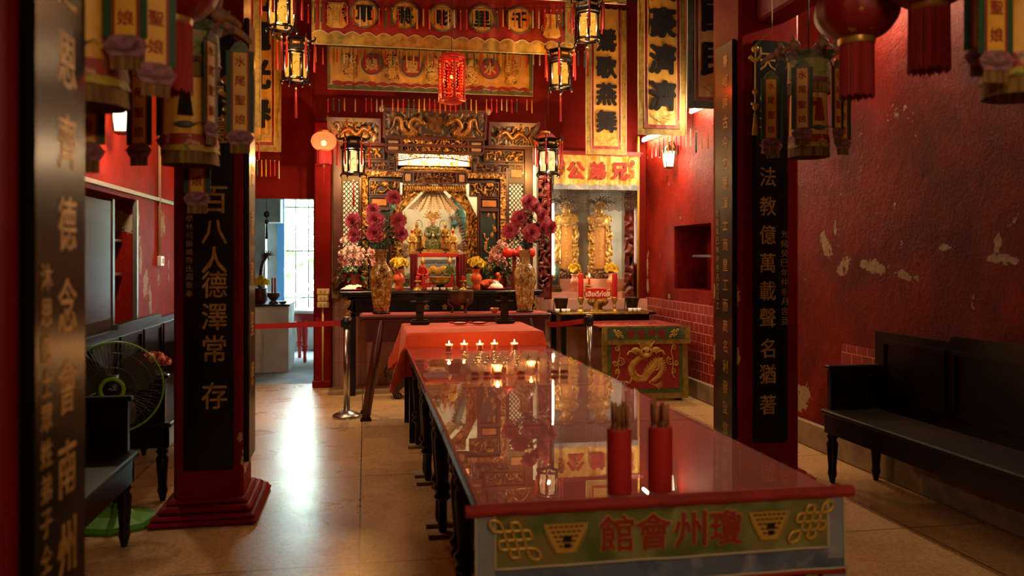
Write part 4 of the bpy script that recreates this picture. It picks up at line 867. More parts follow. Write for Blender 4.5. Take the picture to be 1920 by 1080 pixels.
# painted mural behind the deity
mu = thing('mural_panel', 'cream painted panel with teal dragons behind the main deity', 'painting', (XC, 10.74, 1.1))
m = MB(); m.box(-.8, .8, -.02, 0, 0, 1.55); m.build('panel', 'mural', mu)
for s in (-1, 1):
    m = MB(); dragon(m, [(s*.30, .62, .0), (s*.36, .8), (s*.46, .95), (s*.43, 1.12), (s*.34, .98), (s*.40, .72), (s*.52, .55), (s*.5, .33), (s*.4, .22), (s*.30, .28)][::-1] if False else [(s*.36, .86), (s*.42, 1.05), (s*.36, 1.2), (s*.44, .98), (s*.52, .72), (s*.54, .48), (s*.46, .3), (s*.36, .24), (s*.28, .12)], .045, -.03, 0, 1, 1, 1, .3, -s, 6); m.build('painted_dragon', ['teal', 'muralbrown'], mu)
    m = MB()
    for j in range(9): m.ball((s*(.30+.06*(j % 4)), -.022, .42+.06*(j//3)+.03*(j % 2)), (.05, .006, .04), 0, 10, 5)
    m.build('painted_cloud', 'muralbrown', mu)
m = MB()
for j in range(24): m.ball((-.7+1.4*j/23, -.022, .1+.04*math.sin(j*1.7)), (.08, .006, .06), 0, 10, 5)
m.build('painted_hills', 'muralgreen', mu)

# ------------------------------------------------ deity group
def statue(loc, h, label, robe, headmat='skin', crown='fan', cape=None, halo=False, base=True, seated=True, rz=0, arms='fold'):
    t = thing('deity_statue', label, 'statue', loc, rz); m = MB()
    b = .09*h if base else 0
    if base: m.box(-.26*h, .26*h, -.16*h, .16*h, 0, .05*h, bev=.008*h); m.box(-.22*h, .22*h, -.13*h, .13*h, .05*h, b, bev=.008*h); m.build('plinth', 'goldpaint', t); m = MB()
    H = h-b; hd = .62 if crown == 'fan' else .74
    pr = ([(.19, 0), (.20, .04), (.19, .16), (.18, .22), (.125, .30), (.12, .40), (.13, .50), (.11, .56), (.05, .60), (.04, .63)] if seated else [(.13, 0), (.135, .05), (.105, .3), (.10, .42), (.12, .55), (.11, .62), (.05, .66), (.04, .69)])
    k = hd/.63 if seated else hd/.69
    m.lathe([(r_*H, z*H*k+b) for r_, z in pr], (0, 0, 0), 20, 0, True, None, 1.05, .72)
    for s in (-1, 1):
        m.tube([(s*.115*H, 0, (.55*k)*H+b), (s*.165*H, -.04*H, .38*k*H+b), (s*.07*H, -.13*H, .33*k*H+b)], lambda q_: (.045+.02*q_)*H, 8, 0, 4)
        m.tube([(s*.12*H, -.07*H, .36*k*H+b), (s*.13*H, -.09*H, .2*k*H+b), (s*.15*H, -.08*H, .05*H+b)], (.045*H, .02*H), 8, 0, 4)
    m.build('robe', robe, t)
    m = MB(); m.ball((0, -.145*H, .34*k*H+b), (.035*H, .03*H, .03*H)); m.build('hands', headmat, t)
    m = MB(); zc = (hd+.055)*H+b; rr = .07*H; m.ball((0, -.01*H, zc), (rr*.85, rr*.85, rr*1.1), 0, 14, 10); m.ball((0, -.01*H-rr*.85, zc-rr*.1), (rr*.12, rr*.18, rr*.2), 0, 6, 5)
    for s in (-1, 1): m.ball((s*rr*.82, 0, zc), (rr*.15, rr*.2, rr*.3), 0, 6, 5); m.ball((s*rr*.33, -.01*H-rr*.78, zc+rr*.15), (rr*.14, rr*.06, rr*.06), 1, 6, 4); m.box(s*rr*.33-rr*.2, s*rr*.33+rr*.2, -.01*H-rr*.82, -.01*H-rr*.7, zc+rr*.38, zc+rr*.44, 1)
    m.box(-rr*.2, rr*.2, -.01*H-rr*.8, -.01*H-rr*.6, zc-rr*.55, zc-rr*.47, 2); m.build('head', [headmat, 'blackcloth', 'redthread'], t)
    m = MB()
    if crown == 'fan':
        z0 = zc+rr*.6; m.lathe([(rr*.95, 0), (rr*1.05, .02*H), (rr*.95, .05*H)], (0, 0, z0), 16, 0)
        for ring, (n_, r_) in enumerate(((9, .10), (11, .155), (9, .21))):
            for j in range(n_):
                a = PI*(.02+.96*j/(n_-1)); m.ball((r_*H*math.cos(a)*1.0, -.02*H, z0+.06*H+r_*H*math.sin(a)*1.0), .026*H*(1.1-.15*ring), 0, 8, 6)
                m.tube([(0, 0, z0), (r_*H*math.cos(a), -.01*H, z0+.06*H+r_*H*math.sin(a))], .006*H, 4)
        m.tube([(0, -.02*H, z0), (0, -.02*H, z0+.33*H)], (.012*H, .004*H), 6)
        for s in (-1, 1): m.tube([(s*rr, -.03*H, z0), (s*rr*1.5, -.04*H, z0-.05*H), (s*rr*1.3, -.05*H, z0-.2*H)], .008*H, 5, 0, 3)
    else:
        m.lathe([(rr*.9, 0), (rr*.98, .03*H), (rr*.6, .1*H), (rr*.3, .14*H), (.001, .17*H)], (0, .01*H, zc+rr*.35), 14, 0, cap=False); m.ball((0, -rr*.5, zc+rr*1.0), rr*.25, 0, 8, 6)
    m.build('crown', 'goldbright', t)
    if cape:
        m = MB()
        for s in (-1, 1): m.sheet(8, 12, lambda a, c, s=s: (s*(.06+(.09+.1*c)*a+.05*c)*H, -.02*H+.13*H*a*(1-c)+.01*fold(a+c)*H-.06*H*c*(1-a), (.57*k-.52*k*c)*H+b), th=.012*H)
        m.build('cape', cape, t)
        m = MB()
        for j in range(6): m.lathe([(.001, 0), (.016*H, .006*H), (.001, .012*H)], (0, 0, 0), 8, 0, True, Matrix.Translation(V((0, -.11*H-.006*j*H, (.5-.06*j)*k*H+b))) @ Matrix.Rotation(PI/2, 4, 'X'))
        m.build('chest_ornament', 'goldbright', t)
    if halo:
        m = MB(); m.tube([(.0+.13*H*math.cos(a_)+halo*.07*H, .06*H, zc+.02*H+.2*H*math.sin(a_)) for a_ in [PI*(-.15+1.3*j/14) for j in range(15)]], .012*H, 6); m.build('halo_band', 'bronze', t)
    return t
tb = thing('deity_table', 'small red table with embroidered front under the main deity', 'table', (.84, 9.78, 1.1))
m = MB(); m.box(-.325, .325, -.22, .25, .40, .44, bev=.006); m.build('table_top', 'redlac', tb)
for sx in (-1, 1):
    for sy in (-.18, .21): m = MB(); m.box(sx*.28-.025, sx*.28+.025, sy-.025, sy+.025, 0, .40); m.build('leg', 'redlac', tb)
m = MB(); m.box(-.2, .2, -.215, -.205, .12, .37, 0); m.box(-.2, .2, -.22, -.21, .33, .37, 2); m.box(-.2, .2, -.22, -.21, .0, .12, 3)
for j in range(5): a = (j-2)*.06; m.ball((a, -.222, .235+.02*(j % 2)), (.045, .012, .05-.006*abs(j-2)), 1, 10, 6)
for s in (-1, 1): m.ball((s*.12, -.22, .22), (.05, .008, .03), 1, 8, 5)
m.build('embroidered_front', ['bluegrey', 'goldthread', 'bluecloth', 'redsatin'], tb)
for s, nm in ((-1, 'left'), (1, 'right')):
    o = MB(); o.sheet(10, 14, lambda a, b: (s*.285+(a-.5)*.09, -.235-.012*math.sin(a*16), .43-.40*b), th=.006); o.sheet(10, 3, lambda a, b: (s*.285+(a-.5)*.09, -.235+.1*b, .43+.016*math.sin(b*3)), th=.006); o.build('red_drape', 'redsatin', tb)
statue((.79, 9.74, 1.54), .54, 'main deity statue with tall fan crown and orange cape', 'robegreen', 'skin', 'fan', 'cape')
statue((.61, 9.82, 1.60), .34, 'small seated statue left of the main deity under a curved band', 'robegold', 'goldpaint', 'cap', None, 1)
statue((.945, 9.82, 1.60), .34, 'small seated statue right of the main deity under a curved band', 'robegold', 'goldpaint', 'cap', None, -1)
statue((.54, 9.63, 1.54), .32, 'small gold standing attendant at the left end of the red deity table', 'goldbright', 'redlac', 'cap', None, False, True, False)
statue((1.02, 9.63, 1.54), .32, 'small gold standing attendant at the right end of the red deity table', 'goldbright', 'redlac', 'cap', None, False, True, False)
for x, nm in ((.61-XC, 'left'), (.945-XC, 'right')):
    m = MB(); m.box(-.1, .1, -.08, .08, 0, .03, bev=.005); m.box(-.08, .08, -.06, .06, .03, .06); o = m.build('statue_stand', 'maroon', loc=(XC+x, 9.82, 1.54)); tag(o, 'maroon wooden stand under the small seated statue on the %s' % nm, 'stand')
statue((.65, 9.46, 1.13), .38, 'standing guard figure with red robe in front of the embroidered table', 'redlac', 'goldpaint', 'cap', None, False, True, False)
statue((.965, 9.46, 1.13), .38, 'standing guard figure with green robe in front of the embroidered table', 'robegreen', 'goldpaint', 'cap', None, False, True, False)

# ------------------------------------------------ black altar table and what stands on it
t = thing('altar_table', 'black altar table with carved gold corners below the shrine', 'table', (.84, 9.2, 0)); AW = 1.12
m = MB(); m.box(-AW, AW, -.28, .32, 1.095, 1.13, bev=.008); m.box(-AW+.03, AW-.03, -.26, .3, 1.07, 1.095, bev=.006); m.build('table_top', 'blackwood', t)
m = MB(); m.box(-AW+.09, AW-.09, -.235, -.21, .86, 1.07)
for k in range(3): x0 = -AW+.13+k*.69; panelframe(m, x0, x0+.62, .885, 1.045, -.25, -.235, .02)
m.build('front_panel', 'blackwood', t)
m = MB()
pass
for x in (-.18, .02, .22): m = MB(); m.glyph('金', (x, -.237, .955), .06, bold=.02, th=.05); m.build('gilt_character', 'goldpaint', t)
for s in (-1, 1):
    m = MB(); q = random.Random(5)
    for j in range(14): spiral(m, (s*(AW-.06-q.uniform(0, .06)), 1.04-q.uniform(0, .22)), .025, 1.3, .007, 0, j, s, -.245)
    m.build('carved_corner', 'goldleaf', t)
    for y in (-.2, .26):
        m = MB(); m.box(s*(AW-.14)-.035, s*(AW-.14)+.035, y-.035, y+.035, 0, 1.07); m.build('leg', 'blackwood', t)
    m = MB(); m.box(s*(AW-.14)-.03, s*(AW-.14)+.03, -.2, .26, .05, .12); m.build('stretcher', 'blackwood', t)
AZ = 1.13
m0 = None
def mumvase(u, Y, z, label, matn, sd, r=.055, hgt=.19, blooms=12, spread=.075, blabel=None):
    p = at(u, 500, Y); t = thing('flower_vase', label, 'vase', (p.x, Y, z)); k = hgt/.19; m = MB()
    m.lathe([(.035*k, 0), (.04*k, .008*k), (.034*k, .04*k), (.03*k, .06*k), (.048*k, .085*k), (.052*k, .105*k), (.044*k, .13*k), (.028*k, .15*k), (.03*k, .17*k), (.043*k, .19*k), (.038*k, .19*k), (.025*k, .165*k), (.001, .15*k)], seg=22, cap=False); m.lathe([(.036*k, .0), (.036*k, .004)], seg=22); m.build('body', matn, t)
    global m0
    b = thing('chrysanthemum_bunch', blabel, 'flowers', (p.x, Y, z+hgt*.93)); q = random.Random(sd)
    st = MB(); lf = MB()
    for j in range(blooms):
        a = 2*PI*j/blooms*2.4; rr = spread*math.sqrt((j+.4)/blooms); pos = V((rr*math.cos(a), rr*math.sin(a)*.8, .075+.05*(1-(rr/spread)**2)+q.uniform(-.01, .01)))
        st.tube([(0, 0, -.05), pos*.6, pos], .002, 4, 0, 3)
        d = V((pos.x*1.4, pos.y*1.4-.25*0, .07)).normalized()
        if m0 is None: m0 = bloom_mesh(9, 5, .024, 12).build('bloom', ['mum', 'mum'], b); o = m0
        else: o = m0.copy(); C.objects.link(o); o.parent = b
        o.location = pos; o.rotation_euler = d.to_track_quat('Z', 'Y').to_euler(); s_ = q.uniform(1.6, 1.95); o.scale = (s_,)*3
    for j in range(14): a = j*2.4; leaf(lf, (.01*math.cos(a), .01*math.sin(a), .01), (math.cos(a), math.sin(a), .9), .07, .011)
    st.build('stem', 'stem', b); lf.build('leaves', 'leaf', b)
mumvase(748, 9.05, AZ, 'orange glazed vase with yellow chrysanthemums on the left of the black altar', 'vaseorange', 1, blabel='yellow chrysanthemum bunch in the left orange vase on the black altar', hgt=.24, spread=.1, blooms=14)
mumvase(893, 9.05, AZ, 'orange glazed vase with yellow chrysanthemums on the right of the black altar', 'vaseorange', 2, blabel='yellow chrysanthemum bunch in the right orange vase on the black altar', hgt=.24, spread=.095, blooms=13)
def candlestick(x, y, z, label, h=.4, r=.03, lit=False, stick='brass', sh=.11):
    t = thing('candlestick', label.replace('candle on', 'candle on'), 'candlestick', (x, y, z)); m = MB()
    m.lathe([(.05, 0), (.052, .01), (.03, .022), (.014, .035), (.02, .05), (.024, .06), (.012, .075), (.016, .09), (.042, sh-.01), (.044, sh), (.001, sh)], seg=18, cap=False); m.lathe([(.05, 0), (.05, .005)], seg=18); m.build('stand', stick, t)
    m = MB(); m.lathe([(r*.95, sh), (r, sh+.01), (r*.98, sh+h-.01), (r*.9, sh+h), (.001, sh+h-.004)], seg=18, cap=False); m.lathe([(.002, sh+h), (.0015, sh+h+.015)], seg=6); m.build('candle', 'wax', t)
    if lit: flame(t, sh+h+.012, .8, 1.4)
    return t
for u, s in ((783, 'left'), (869, 'right')):
    p = at(u, 500, 9.0); candlestick(p.x, 9.02, AZ, 'brass candlestick with dark red candle on the black altar, %s of the gold bowl' % s, .05, .022)
p = at(823, 530, 9.14)
sg = thing('name_sign', 'red sign with white Thai writing behind the gold bowl', 'sign', (p.x, 9.3, AZ)); m = MB(); m.box(-.18, .18, -.012, .012, 0, .15, bev=.004); m.build('board', 'redlac', sg)
m = MB(); m.glyph('เจ้าแม่ทับทิม', (0, -.014, .105), .052, th=.03, bold=.02); m.build('lettering', 'print', sg)
m = MB(); m.glyph('(จุ้ยบ้วยเนี้ยว)', (0, -.014, .04), .034, th=.03, bold=.01); m.build('small_lettering', 'print', sg)
t = thing('gold_bowl', 'wide polished brass bowl on a dark stand before the red Thai sign', 'bowl', (p.x+.01, 9.08, AZ)); m = MB()
m.lathe([(.04, .06), (.08, .075), (.118, .11), (.112, .14), (.122, .15), (.116, .152), (.104, .14), (.108, .112), (.001, .08)], seg=32, cap=False); m.build('bowl', 'brass', t)
m = MB(); m.lathe([(.1, 0), (.1, .014), (.05, .03), (.042, .065)], seg=24); m.build('stand', 'darkwood', t)
for k in range(4):
    x = p.x-.12+.075*k; m = MB(); m.lathe([(.016, 0), (.024, .004), (.03, .035), (.027, .036), (.02, .006), (.001, .006)], (0, 0, 0), 16, cap=False); o = m.build('tea_cup', 'white2', loc=(x, 8.96, AZ)) if k == 0 else dup(tc0, (x, 8.96, AZ))
    if k == 0: tc0 = o
    tag(o, 'small white tea cup in the row below the red Thai sign', 'cup', 'tea cups before the gold bowl')
# rose bouquets
RB = [(bloom_mesh(20, 5, .034, 7), 'rose'), (bloom_mesh(21, 5, .034, 7), 'rosepale')]; RO = [a.build('rose', [b, 'rosepale']) for a, b in RB]; rused = [0, 0]
def roses(c, spots, label, sd, pot=True):
    t = thing('rose_bouquet', label, 'flowers', c); q = random.Random(sd)
    for (x, z, kind) in spots:
        if not rused[kind]: rused[kind] = 1; o = RO[kind]
        else: o = RO[kind].copy(); C.objects.link(o)
        o.parent = t; y = -.09+.1*abs(x)+q.uniform(-.03, .03); o.location = (x, y, z); o.rotation_euler = V((x*3, -1, .5)).to_track_quat('Z', 'Y').to_euler(); s_ = q.uniform(1.0, 1.3); o.scale = (s_,)*3
    m = MB()
    for j in range(60):
        a = q.uniform(0, 6.28); leaf(m, (.09*math.cos(a), .05*math.sin(a), q.uniform(.12, .36)), (math.cos(a), math.sin(a)-.5, q.uniform(-.6, .6)), q.uniform(.07, .11), .02)
    m.build('leaves', 'leaf', t); m = MB()
    for j in range(40): m.ball((q.uniform(-.17, .17), q.uniform(-.14, 0), q.uniform(.25, .5)), .007, 0, 6, 4)
    m.build('filler_flowers', 'rosewhite', t)
    if pot: m = MB(); m.lathe([(.07, 0), (.09, .02), (.1, .1), (.085, .16), (.09, .18)], seg=20); m.build('pot', 'maroon', t)
q = random.Random(2); p = at(664, 480, 9.25)
roses((p.x, 9.28, AZ), [(q.uniform(-.17, .14), .30+.17*q.random() if True else 0, i % 2) for i in range(0)]+[(-.14, .42, 1), (-.07, .46, 1), (.0, .47, 1), (.07, .45, 1), (-.15, .34, 0), (-.08, .38, 1), (-.01, .39, 0), (.07, .38, 1), (-.1, .30, 0), (-.03, .31, 0), (.04, .31, 0), (.1, .33, 0), (.2, .36, 0), (.19, .43, 0), (.22, .30, 0), (-.12, .56, 1)], 'pink rose bouquet on the left end of the black altar', 4)
p = at(937, 475, 9.3)
roses((p.x, 9.36, AZ), [(-.08, .42, 1), (-.03, .47, 1), (-.1, .35, 0), (-.04, .37, 0), (.03, .38, 0), (-.09, .28, 0), (-.02, .3, 0), (.05, .3, 1), (.0, .54, 1), (.06, .5, 1)], 'pink rose bouquet on the right end of the black altar', 5)
t = thing('red_bow', 'red cloth bow tied on a dark post behind the right tall vase', 'bow', (at(967, 480, 9.1).x, 9.2, AZ)); m = MB()
m.box(-.02, .02, -.02, .02, 0, .42); m.build('post', 'maroon', t); m = MB()
for s in (-1, 1): m.ball((s*.075, -.02, .42), (.07, .04, .06), 0, 12, 8)
m.ball((0, -.03, .42), .035); m.ball((.21, 0, .42), (.04, .03, .055)); m.build('bow', 'redlac', t)
for u, lb, w_ in ((659, 'crumpled white cloth on a red plate at the left end of the black altar', .12), (931, 'white mound of food on a red plate at the right of the black altar', .11)):
    p = at(u, 540, 9.02); t = thing('offering_plate', lb, 'plate', (p.x, 9.05, AZ)); m = MB(); m.lathe([(.07, 0), (.1, .006), (w_, .02), (w_, .024), (.08, .012), (.001, .01)], seg=28, cap=False); m.build('plate', 'redlac', t)
    m = MB(); q = random.Random(int(u))
    if u < 800:
        m.sheet(20, 20, lambda a, b: ((a-.5)*.22, (b-.5)*.15, .022+.04*math.sin(a*PI)*math.sin(b*PI)*(1+.5*noise.noise(V((a*7, b*7, 2))))+.012*noise.noise(V((a*14, b*14, 1)))+.03*a*(a > .7)))
        m.build('cloth', 'whitepaper', t)
    else:
        for j in range(60):
            a = q.uniform(0, 6.28); rr = q.uniform(0, .08); h = .075*(1-rr/.085); c = V((rr*math.cos(a), rr*math.sin(a), .02+h)); d = V((math.cos(a+1.5), math.sin(a+1.5), -.2))*.03
            m.tube([c-d, c+V((0, 0, .006)), c+d], .005, 5, 0, 3)
        m.ball((0, 0, .03), (.08, .08, .05)); m.build('white_food', 'whitepaper', t)
t = thing('food_offering', 'orange brown glazed food piece beside the white mound on the black altar', 'food', (at(918, 535, 9.15).x, 9.22, AZ)); m = MB()
m.ball((0, 0, .06), (.11, .07, .06), 0, 14, 9); m.tube([(.07, 0, .08), (.12, 0, .13), (.1, -.02, .17)], (.03, .018), 8, 0, 4); m.ball((.1, -.03, .175), .024); m.tube([(-.06, -.05, .05), (-.12, -.06, .08)], (.03, .012), 8); m.tube([(.0, -.07, .08), (.06, -.08, .1), (.1, -.06, .06)], (.022, .01), 8, 0, 3); m.build('body', 'vaseorange', t)

# censer and small bowl on the red altar table
p = at(864, 560, 7.8)
t = thing('censer', 'round brown bronze censer on three legs in the middle of the red altar table', 'censer', (p.x, 7.78, .966)); m = MB()
m.lathe([(.02, .07), (.08, .078), (.112, .11), (.122, .16), (.118, .2), (.122, .208), (.118, .215), (.108, .208), (.108, .17), (.001, .15)], seg=32, cap=False); m.build('bowl', 'bronze', t)
for k in range(3):
    a = -PI/2+.45+k*2*PI/3; m = MB(); ca, sa = math.cos(a), math.sin(a); m.tube([(.105*ca, .105*sa, .13), (.115*ca, .115*sa, .09), (.075*ca, .075*sa, .05), (.085*ca, .085*sa, .008)], (.018, .012), 7, 0, 4); m.ball((.09*ca, .09*sa, .008), (.018, .018, .008)); m.build('leg', 'bronze', t)
m = MB(); m.lathe([(.001, .195), (.107, .195)], seg=24, cap=False); m.build('ash', 'concrete', t)
p = at(927, 580, 7.68); t = thing('small_bowl', 'small orange glass bowl beside the right pedestal stand', 'bowl', (p.x, 7.68, .966)); m = MB(); m.lathe([(.02, 0), (.024, .006), (.04, .03), (.046, .05), (.042, .05), (.034, .03), (.001, .012)], seg=20, cap=False); m.build('bowl', 'vaseflesh', t)

# ================================================================== TASSELS, SCROLLS, VALANCES
TCOL = {'r': 'tasselred', 'g': 'tasselgreen', 'y': 'tasselgold', 'w': 'tasselwhite', 'p': 'tasselpink'}
_T = {}
def tassel(parent, loc, c='r', L=.16, r=.009):
    if c not in _T:
        m = MB(); m.tube([(0, 0, 0), (0, 0, -.12)], .001, 4, 1); m.ball((0, 0, -.12), .055, 1, 8, 6); m.lathe([(.07, -1), (.075, -.9), (.06, -.5), (.045, -.17), (.02, -.14)][::-1][::-1], (0, 0, 0), 8, 0); o = m.build('tassel', [TCOL[c], 'goldpaint'], parent); _T[c] = o
    else: o = _T[c].copy(); C.objects.link(o); o.parent = parent
    o.location = loc; o.scale = (r/.075, r/.075, L); return o
def fringe_row(label, a, b, cols, L, sag=.02, r=.0085):
    a, b = V(a), V(b); t = thing('tassel_fringe', label, 'tassels', a); d = b-a; n = len(cols)
    m = MB(); m.tube([d*(k/24)-V((0, 0, sag*math.sin(PI*k/24))) for k in range(25)], .0025, 5); 
    for e in (V((0, 0, 0)), d): m.tube([e, V((e.x, e.y, 4.69-a.z))], .0015, 4)
    m.build('cord', 'darkwood', t)
    q = random.Random(n)
    for i, c in enumerate(cols):
        if c != ' ': k = (i+.5)/n; tassel(t, d*k-V((0, 0, sag*math.sin(PI*k)+q.uniform(0, .012))), c, L*q.uniform(.9, 1.08), r)
def scroll(loc, w_, h, chars, label, csize, step, ztop, border='brocade', inner='redsatin', ground='satin', bold=.045, knotz=None, rz=0):
    t = thing('hanging_scroll', label, 'banner', loc, rz); bw = w_*.13; iw = w_*.07
    def sh(x0, x1, z0, z1, off, name, mt, nx=14, nz=40):
        m = MB(); m.sheet(nx, nz, lambda a, b: (x0+(x1-x0)*a, -off-.01*math.sin((z0+(z1-z0)*b)*9+a*2)*1.0-.004*fold(a+b), z0+(z1-z0)*b)); m.build(name, mt, t)
    sh(-w_/2, w_/2, 0, h, 0, 'border', border); sh(-w_/2+bw, w_/2-bw, bw, h, .005, 'inner_border', inner); sh(-w_/2+bw+iw, w_/2-bw-iw, bw+iw, h, .01, 'ground', ground)
    m = MB()
    for e, zz in ((0, 0), (bw, bw), (bw+iw, bw+iw)): m.tube([(-w_/2+e, -.015, h), (-w_/2+e, -.015, zz), (w_/2-e, -.015, zz), (w_/2-e, -.015, h)], .004, 5)
    m.build('piping', 'cordcream', t); z = ztop
    for ch in chars:
        if ch != ' ': m = MB(); m.glyph(ch, (0, -.03, z), csize, bold=bold, th=.02, sx=.95); m.build('character', 'blackcloth', t)
        z -= step
    if knotz is not None:
        m = MB(); q = random.Random(7)
        for j in range(7): knot(m, ((j-3)*.036, knotz+.02*abs(j-3)), .022, .003, 0, -.026, 0, 1)
        m.build('knot_emblem', 'goldbright', t)
    m = MB(); m.tube([(-w_/2-.03, .01, h), (w_/2+.03, .01, h)], .014, 8); [m.tube([(e*w_*.45, .01, h), (e*w_*.45, .01, 4.69-loc[2])], .002, 4) for e in (-1, 1)]; m.build('rod', 'darkwood', t); return t
p = at(1136, 290, 9.4); scroll((p.x, 9.4, p.z), .50, 1.75, '鶯歌燕舞', 'long yellow scroll with four black characters beside the shrine, left of the tube light', .27, .322, 1.36, knotz=.12)
p = at(1240, 250, 8.0); scroll((p.x+.005, 8.0, p.z-.02), .52, 1.75, '英豪濟濟', 'large yellow scroll with black characters in front of the right wall tube', .31, .375, 1.53, knotz=.14)
p = at(1288, 203, 7.0); scroll((p.x+.27, 7.0, p.z), .54, 1.6, '安國民', 'yellow scroll with teal grey border half hidden behind the right pillar', .3, .40, 1.25, border='greyteal', knotz=.15)
p = at(527, 285, 9.2); scroll((p.x-.26, 9.2, p.z), .52, 1.85, '花龍光春', 'yellow scroll left of the shrine doorway, behind the narrower scroll edge', .33, .42, 1.68, knotz=.12)
p = at(490, 240, 8.2); scroll((p.x-.26, 8.2, p.z), .52, 1.75, '人和百福', 'yellow scroll mostly hidden behind the left pillar, nearer of the left pair', .3, .4, 1.4, knotz=.14)
def valance(loc, w_, h, label, ground, edge, band, chars, cx, cz, cr, disc, ink, ring, nsc=16, top=None):
    t = thing('valance', label, 'banner', loc)
    g_ = lambda a: -.016*fold(a*1.9)-.014
    m = MB(); m.sheet(110, 8, lambda a, b: ((a-.5)*w_, g_(a), h*b)); m.build('ground', ground, t)
    m = MB(); n = nsc*6
    def edgef(a, b):
        x = (a-.5)*w_; z1 = band+band*.35*abs(math.sin(PI*a*nsc)); return (x, g_(a)-.006, z1*b)
    m.sheet(n, 3, edgef); m.build('scalloped_border', edge, t); m = MB(); m.tube([(-w_/2-.04, .01, h), (w_/2+.04, .01, h)], .014, 8); [m.tube([(e*w_*.46, .01, h), (e*w_*.46, .01, 4.69-loc[2])], .002, 4) for e in (-1, 1)]; m.build('rod', 'darkwood', t)
    for s in (-1, 1): m = MB(); m.sheet(3, 10, lambda a, b, s=s: (s*(w_/2-band*.9*a), -.024, h*b)); m.build('side_strip', top or edge, t)
    if top: m = MB(); m.sheet(60, 2, lambda a, b: ((a-.5)*w_, g_(a)-.006, h-band*.7*b)); m.build('top_strip', top, t)
    m = MB(); m.tube([((a-.5)*w_, g_(a)-.008, band*(1+.35*abs(math.sin(PI*a*nsc)))) for a in [k/n for k in range(n+1)]], .004, 5); m.tube([(-w_/2, -.026, h), (-w_/2, -.03, 0), (w_/2, -.03, 0), (w_/2, -.026, h)], .004, 5); m.build('piping', 'cordcream', t)
    rx = Matrix.Rotation(PI/2, 4, 'X')
    for x, z, ch in zip(cx, cz, chars):
        m = MB(); m.lathe([(.001, .006), (cr, .006), (cr, 0)], (0, 0, 0), 32, 0, False, Matrix.Translation(V((x, -.04, z))) @ rx); d = m.build('medallion', disc, t)
        m = MB()
        for r_ in (cr, cr*.92): m.tube([(x+r_*math.cos(2*PI*k/32), -.048, z+r_*math.sin(2*PI*k/32)) for k in range(32)], .004, 5, 0, 0, 1, True)
        m.build('ring', ring, d); m = MB(); m.glyph(ch, (x, -.05, z), cr*1.2, bold=.04, th=.03); m.build('character', ink, d)
    return t
p0, p1 = at(585, 80, 8.4), at(1075, 90, 8.4); xc = (p0.x+p1.x)/2; zb = 3.63
P5 = [at(u, v, 8.4) for u, v in ((683, 28), (759, 31), (829, 36), (903, 38), (973, 40))]
ev = valance((xc, 8.4, zb), p1.x-p0.x, .80, 'upper red valance with five black characters in gold circles', 'redsatin', 'brocade', .105, '軍將彫里千', [q_.x-xc for q_ in P5], [q_.z-zb for q_ in P5], .142, 'satin', 'blackcloth', 'greyteal', 17)
q_ = at(1172, 10, 7.7); valance((q_.x-1.45, 7.7, q_.z), 2.9, .5, 'topmost valance, only its gold hem showing at the upper photo edge', 'redsatin', 'brocade', .09, '', [], [], .1, 'satin', 'blackcloth', 'greyteal', 19)
for s in (-1, 1):
    m = MB(); x = s*(p1.x-p0.x)/2-s*.24
    m.prism([(x-.06, .17), (x+.06, .17), (x+.1, .2), (x+.07, .28), (x+.05, .36), (x+.08, .42), (x-.08, .42), (x-.05, .36), (x-.07, .28), (x-.1, .2)], -.04, -.03); swirls(m, x-.12, x+.12, .16, .44, -.042, 14, 5+s, .035, .004, 1); m.build('vase_emblem', ['satinbright', 'goldthread'], ev)
p0, p1 = at(615, 172, 9.2), at(998, 182, 9.2); xc = (p0.x+p1.x)/2; zb = 3.345
P4 = [at(u, v, 9.2) for u, v in ((697, 122), (772, 127), (848, 131), (918, 131))]
ev = valance((xc, 9.2, zb), p1.x-p0.x, .50, 'lower yellow valance with gold characters in red circles', 'satin', 'greenbrocade', .045, '娘聖尾水', [q_.x-xc for q_ in P4], [q_.z-zb for q_ in P4], .115, 'redrich', 'goldbright', 'greyteal', 15, 'greenbrocade')
m = MB(); m.sheet(90, 2, lambda a, b: ((a-.5)*(p1.x-p0.x-.08), -.016*fold(a*1.9)-.024, .045+(.035+.02*abs(math.sin(PI*a*18)))*b)); m.build('red_wave_border', 'redsatin', ev)
for i, x in enumerate([at(u, 130, 9.2).x-xc for u in (655, 734, 810, 883, 958)]):
    m = MB(); swirls(m, x-.09, x+.09, .1, .42, -.045, 34, i, .04, .005); swirls(m, x-.09, x+.09, .1, .42, -.043, 26, i+9, .035, .0045, 1); m.build('flower_embroidery', ['satinbright', 'bronzewood'], ev)
seq = 'rggyypprwwrrgg'
a, b = at(572, 4, 8.2), at(1082, 14, 8.2); fringe_row('top row of coloured tassels across the upper red valance', a, b, (seq*4)[:44], .2, .03)
a, b = at(572, 84, 9.0), at(1102, 92, 9.0); fringe_row('middle row of coloured tassels across the lower yellow valance', a, b, (seq[3:]+seq*4)[:42], .19, .02)
a, b = at(610, 182, 9.1), at(1002, 184, 9.1); fringe_row('bottom row of coloured tassels above the shrine top', a, b, ('rggyy prwwprrgg yyp ')*3 and 'rggy y rrww pprggyyrrpprrggyy prrwwrg yy', .155, .0)
a, b = at(1196, 264, 8.9), at(1287, 268, 8.4); fringe_row('row of coloured tassels under the scroll by the right wall tube', (3.2, a.y, a.z), (3.3, 7.9, a.z+.02), 'rrggyyrrww', .2, 0)
a = at(1295, 222, 7.3); fringe_row('row of coloured tassels under the teal bordered scroll', (3.18, 7.6, a.z-.05), (3.32, 7.05, a.z-.05), 'gyy rr', .22, 0)
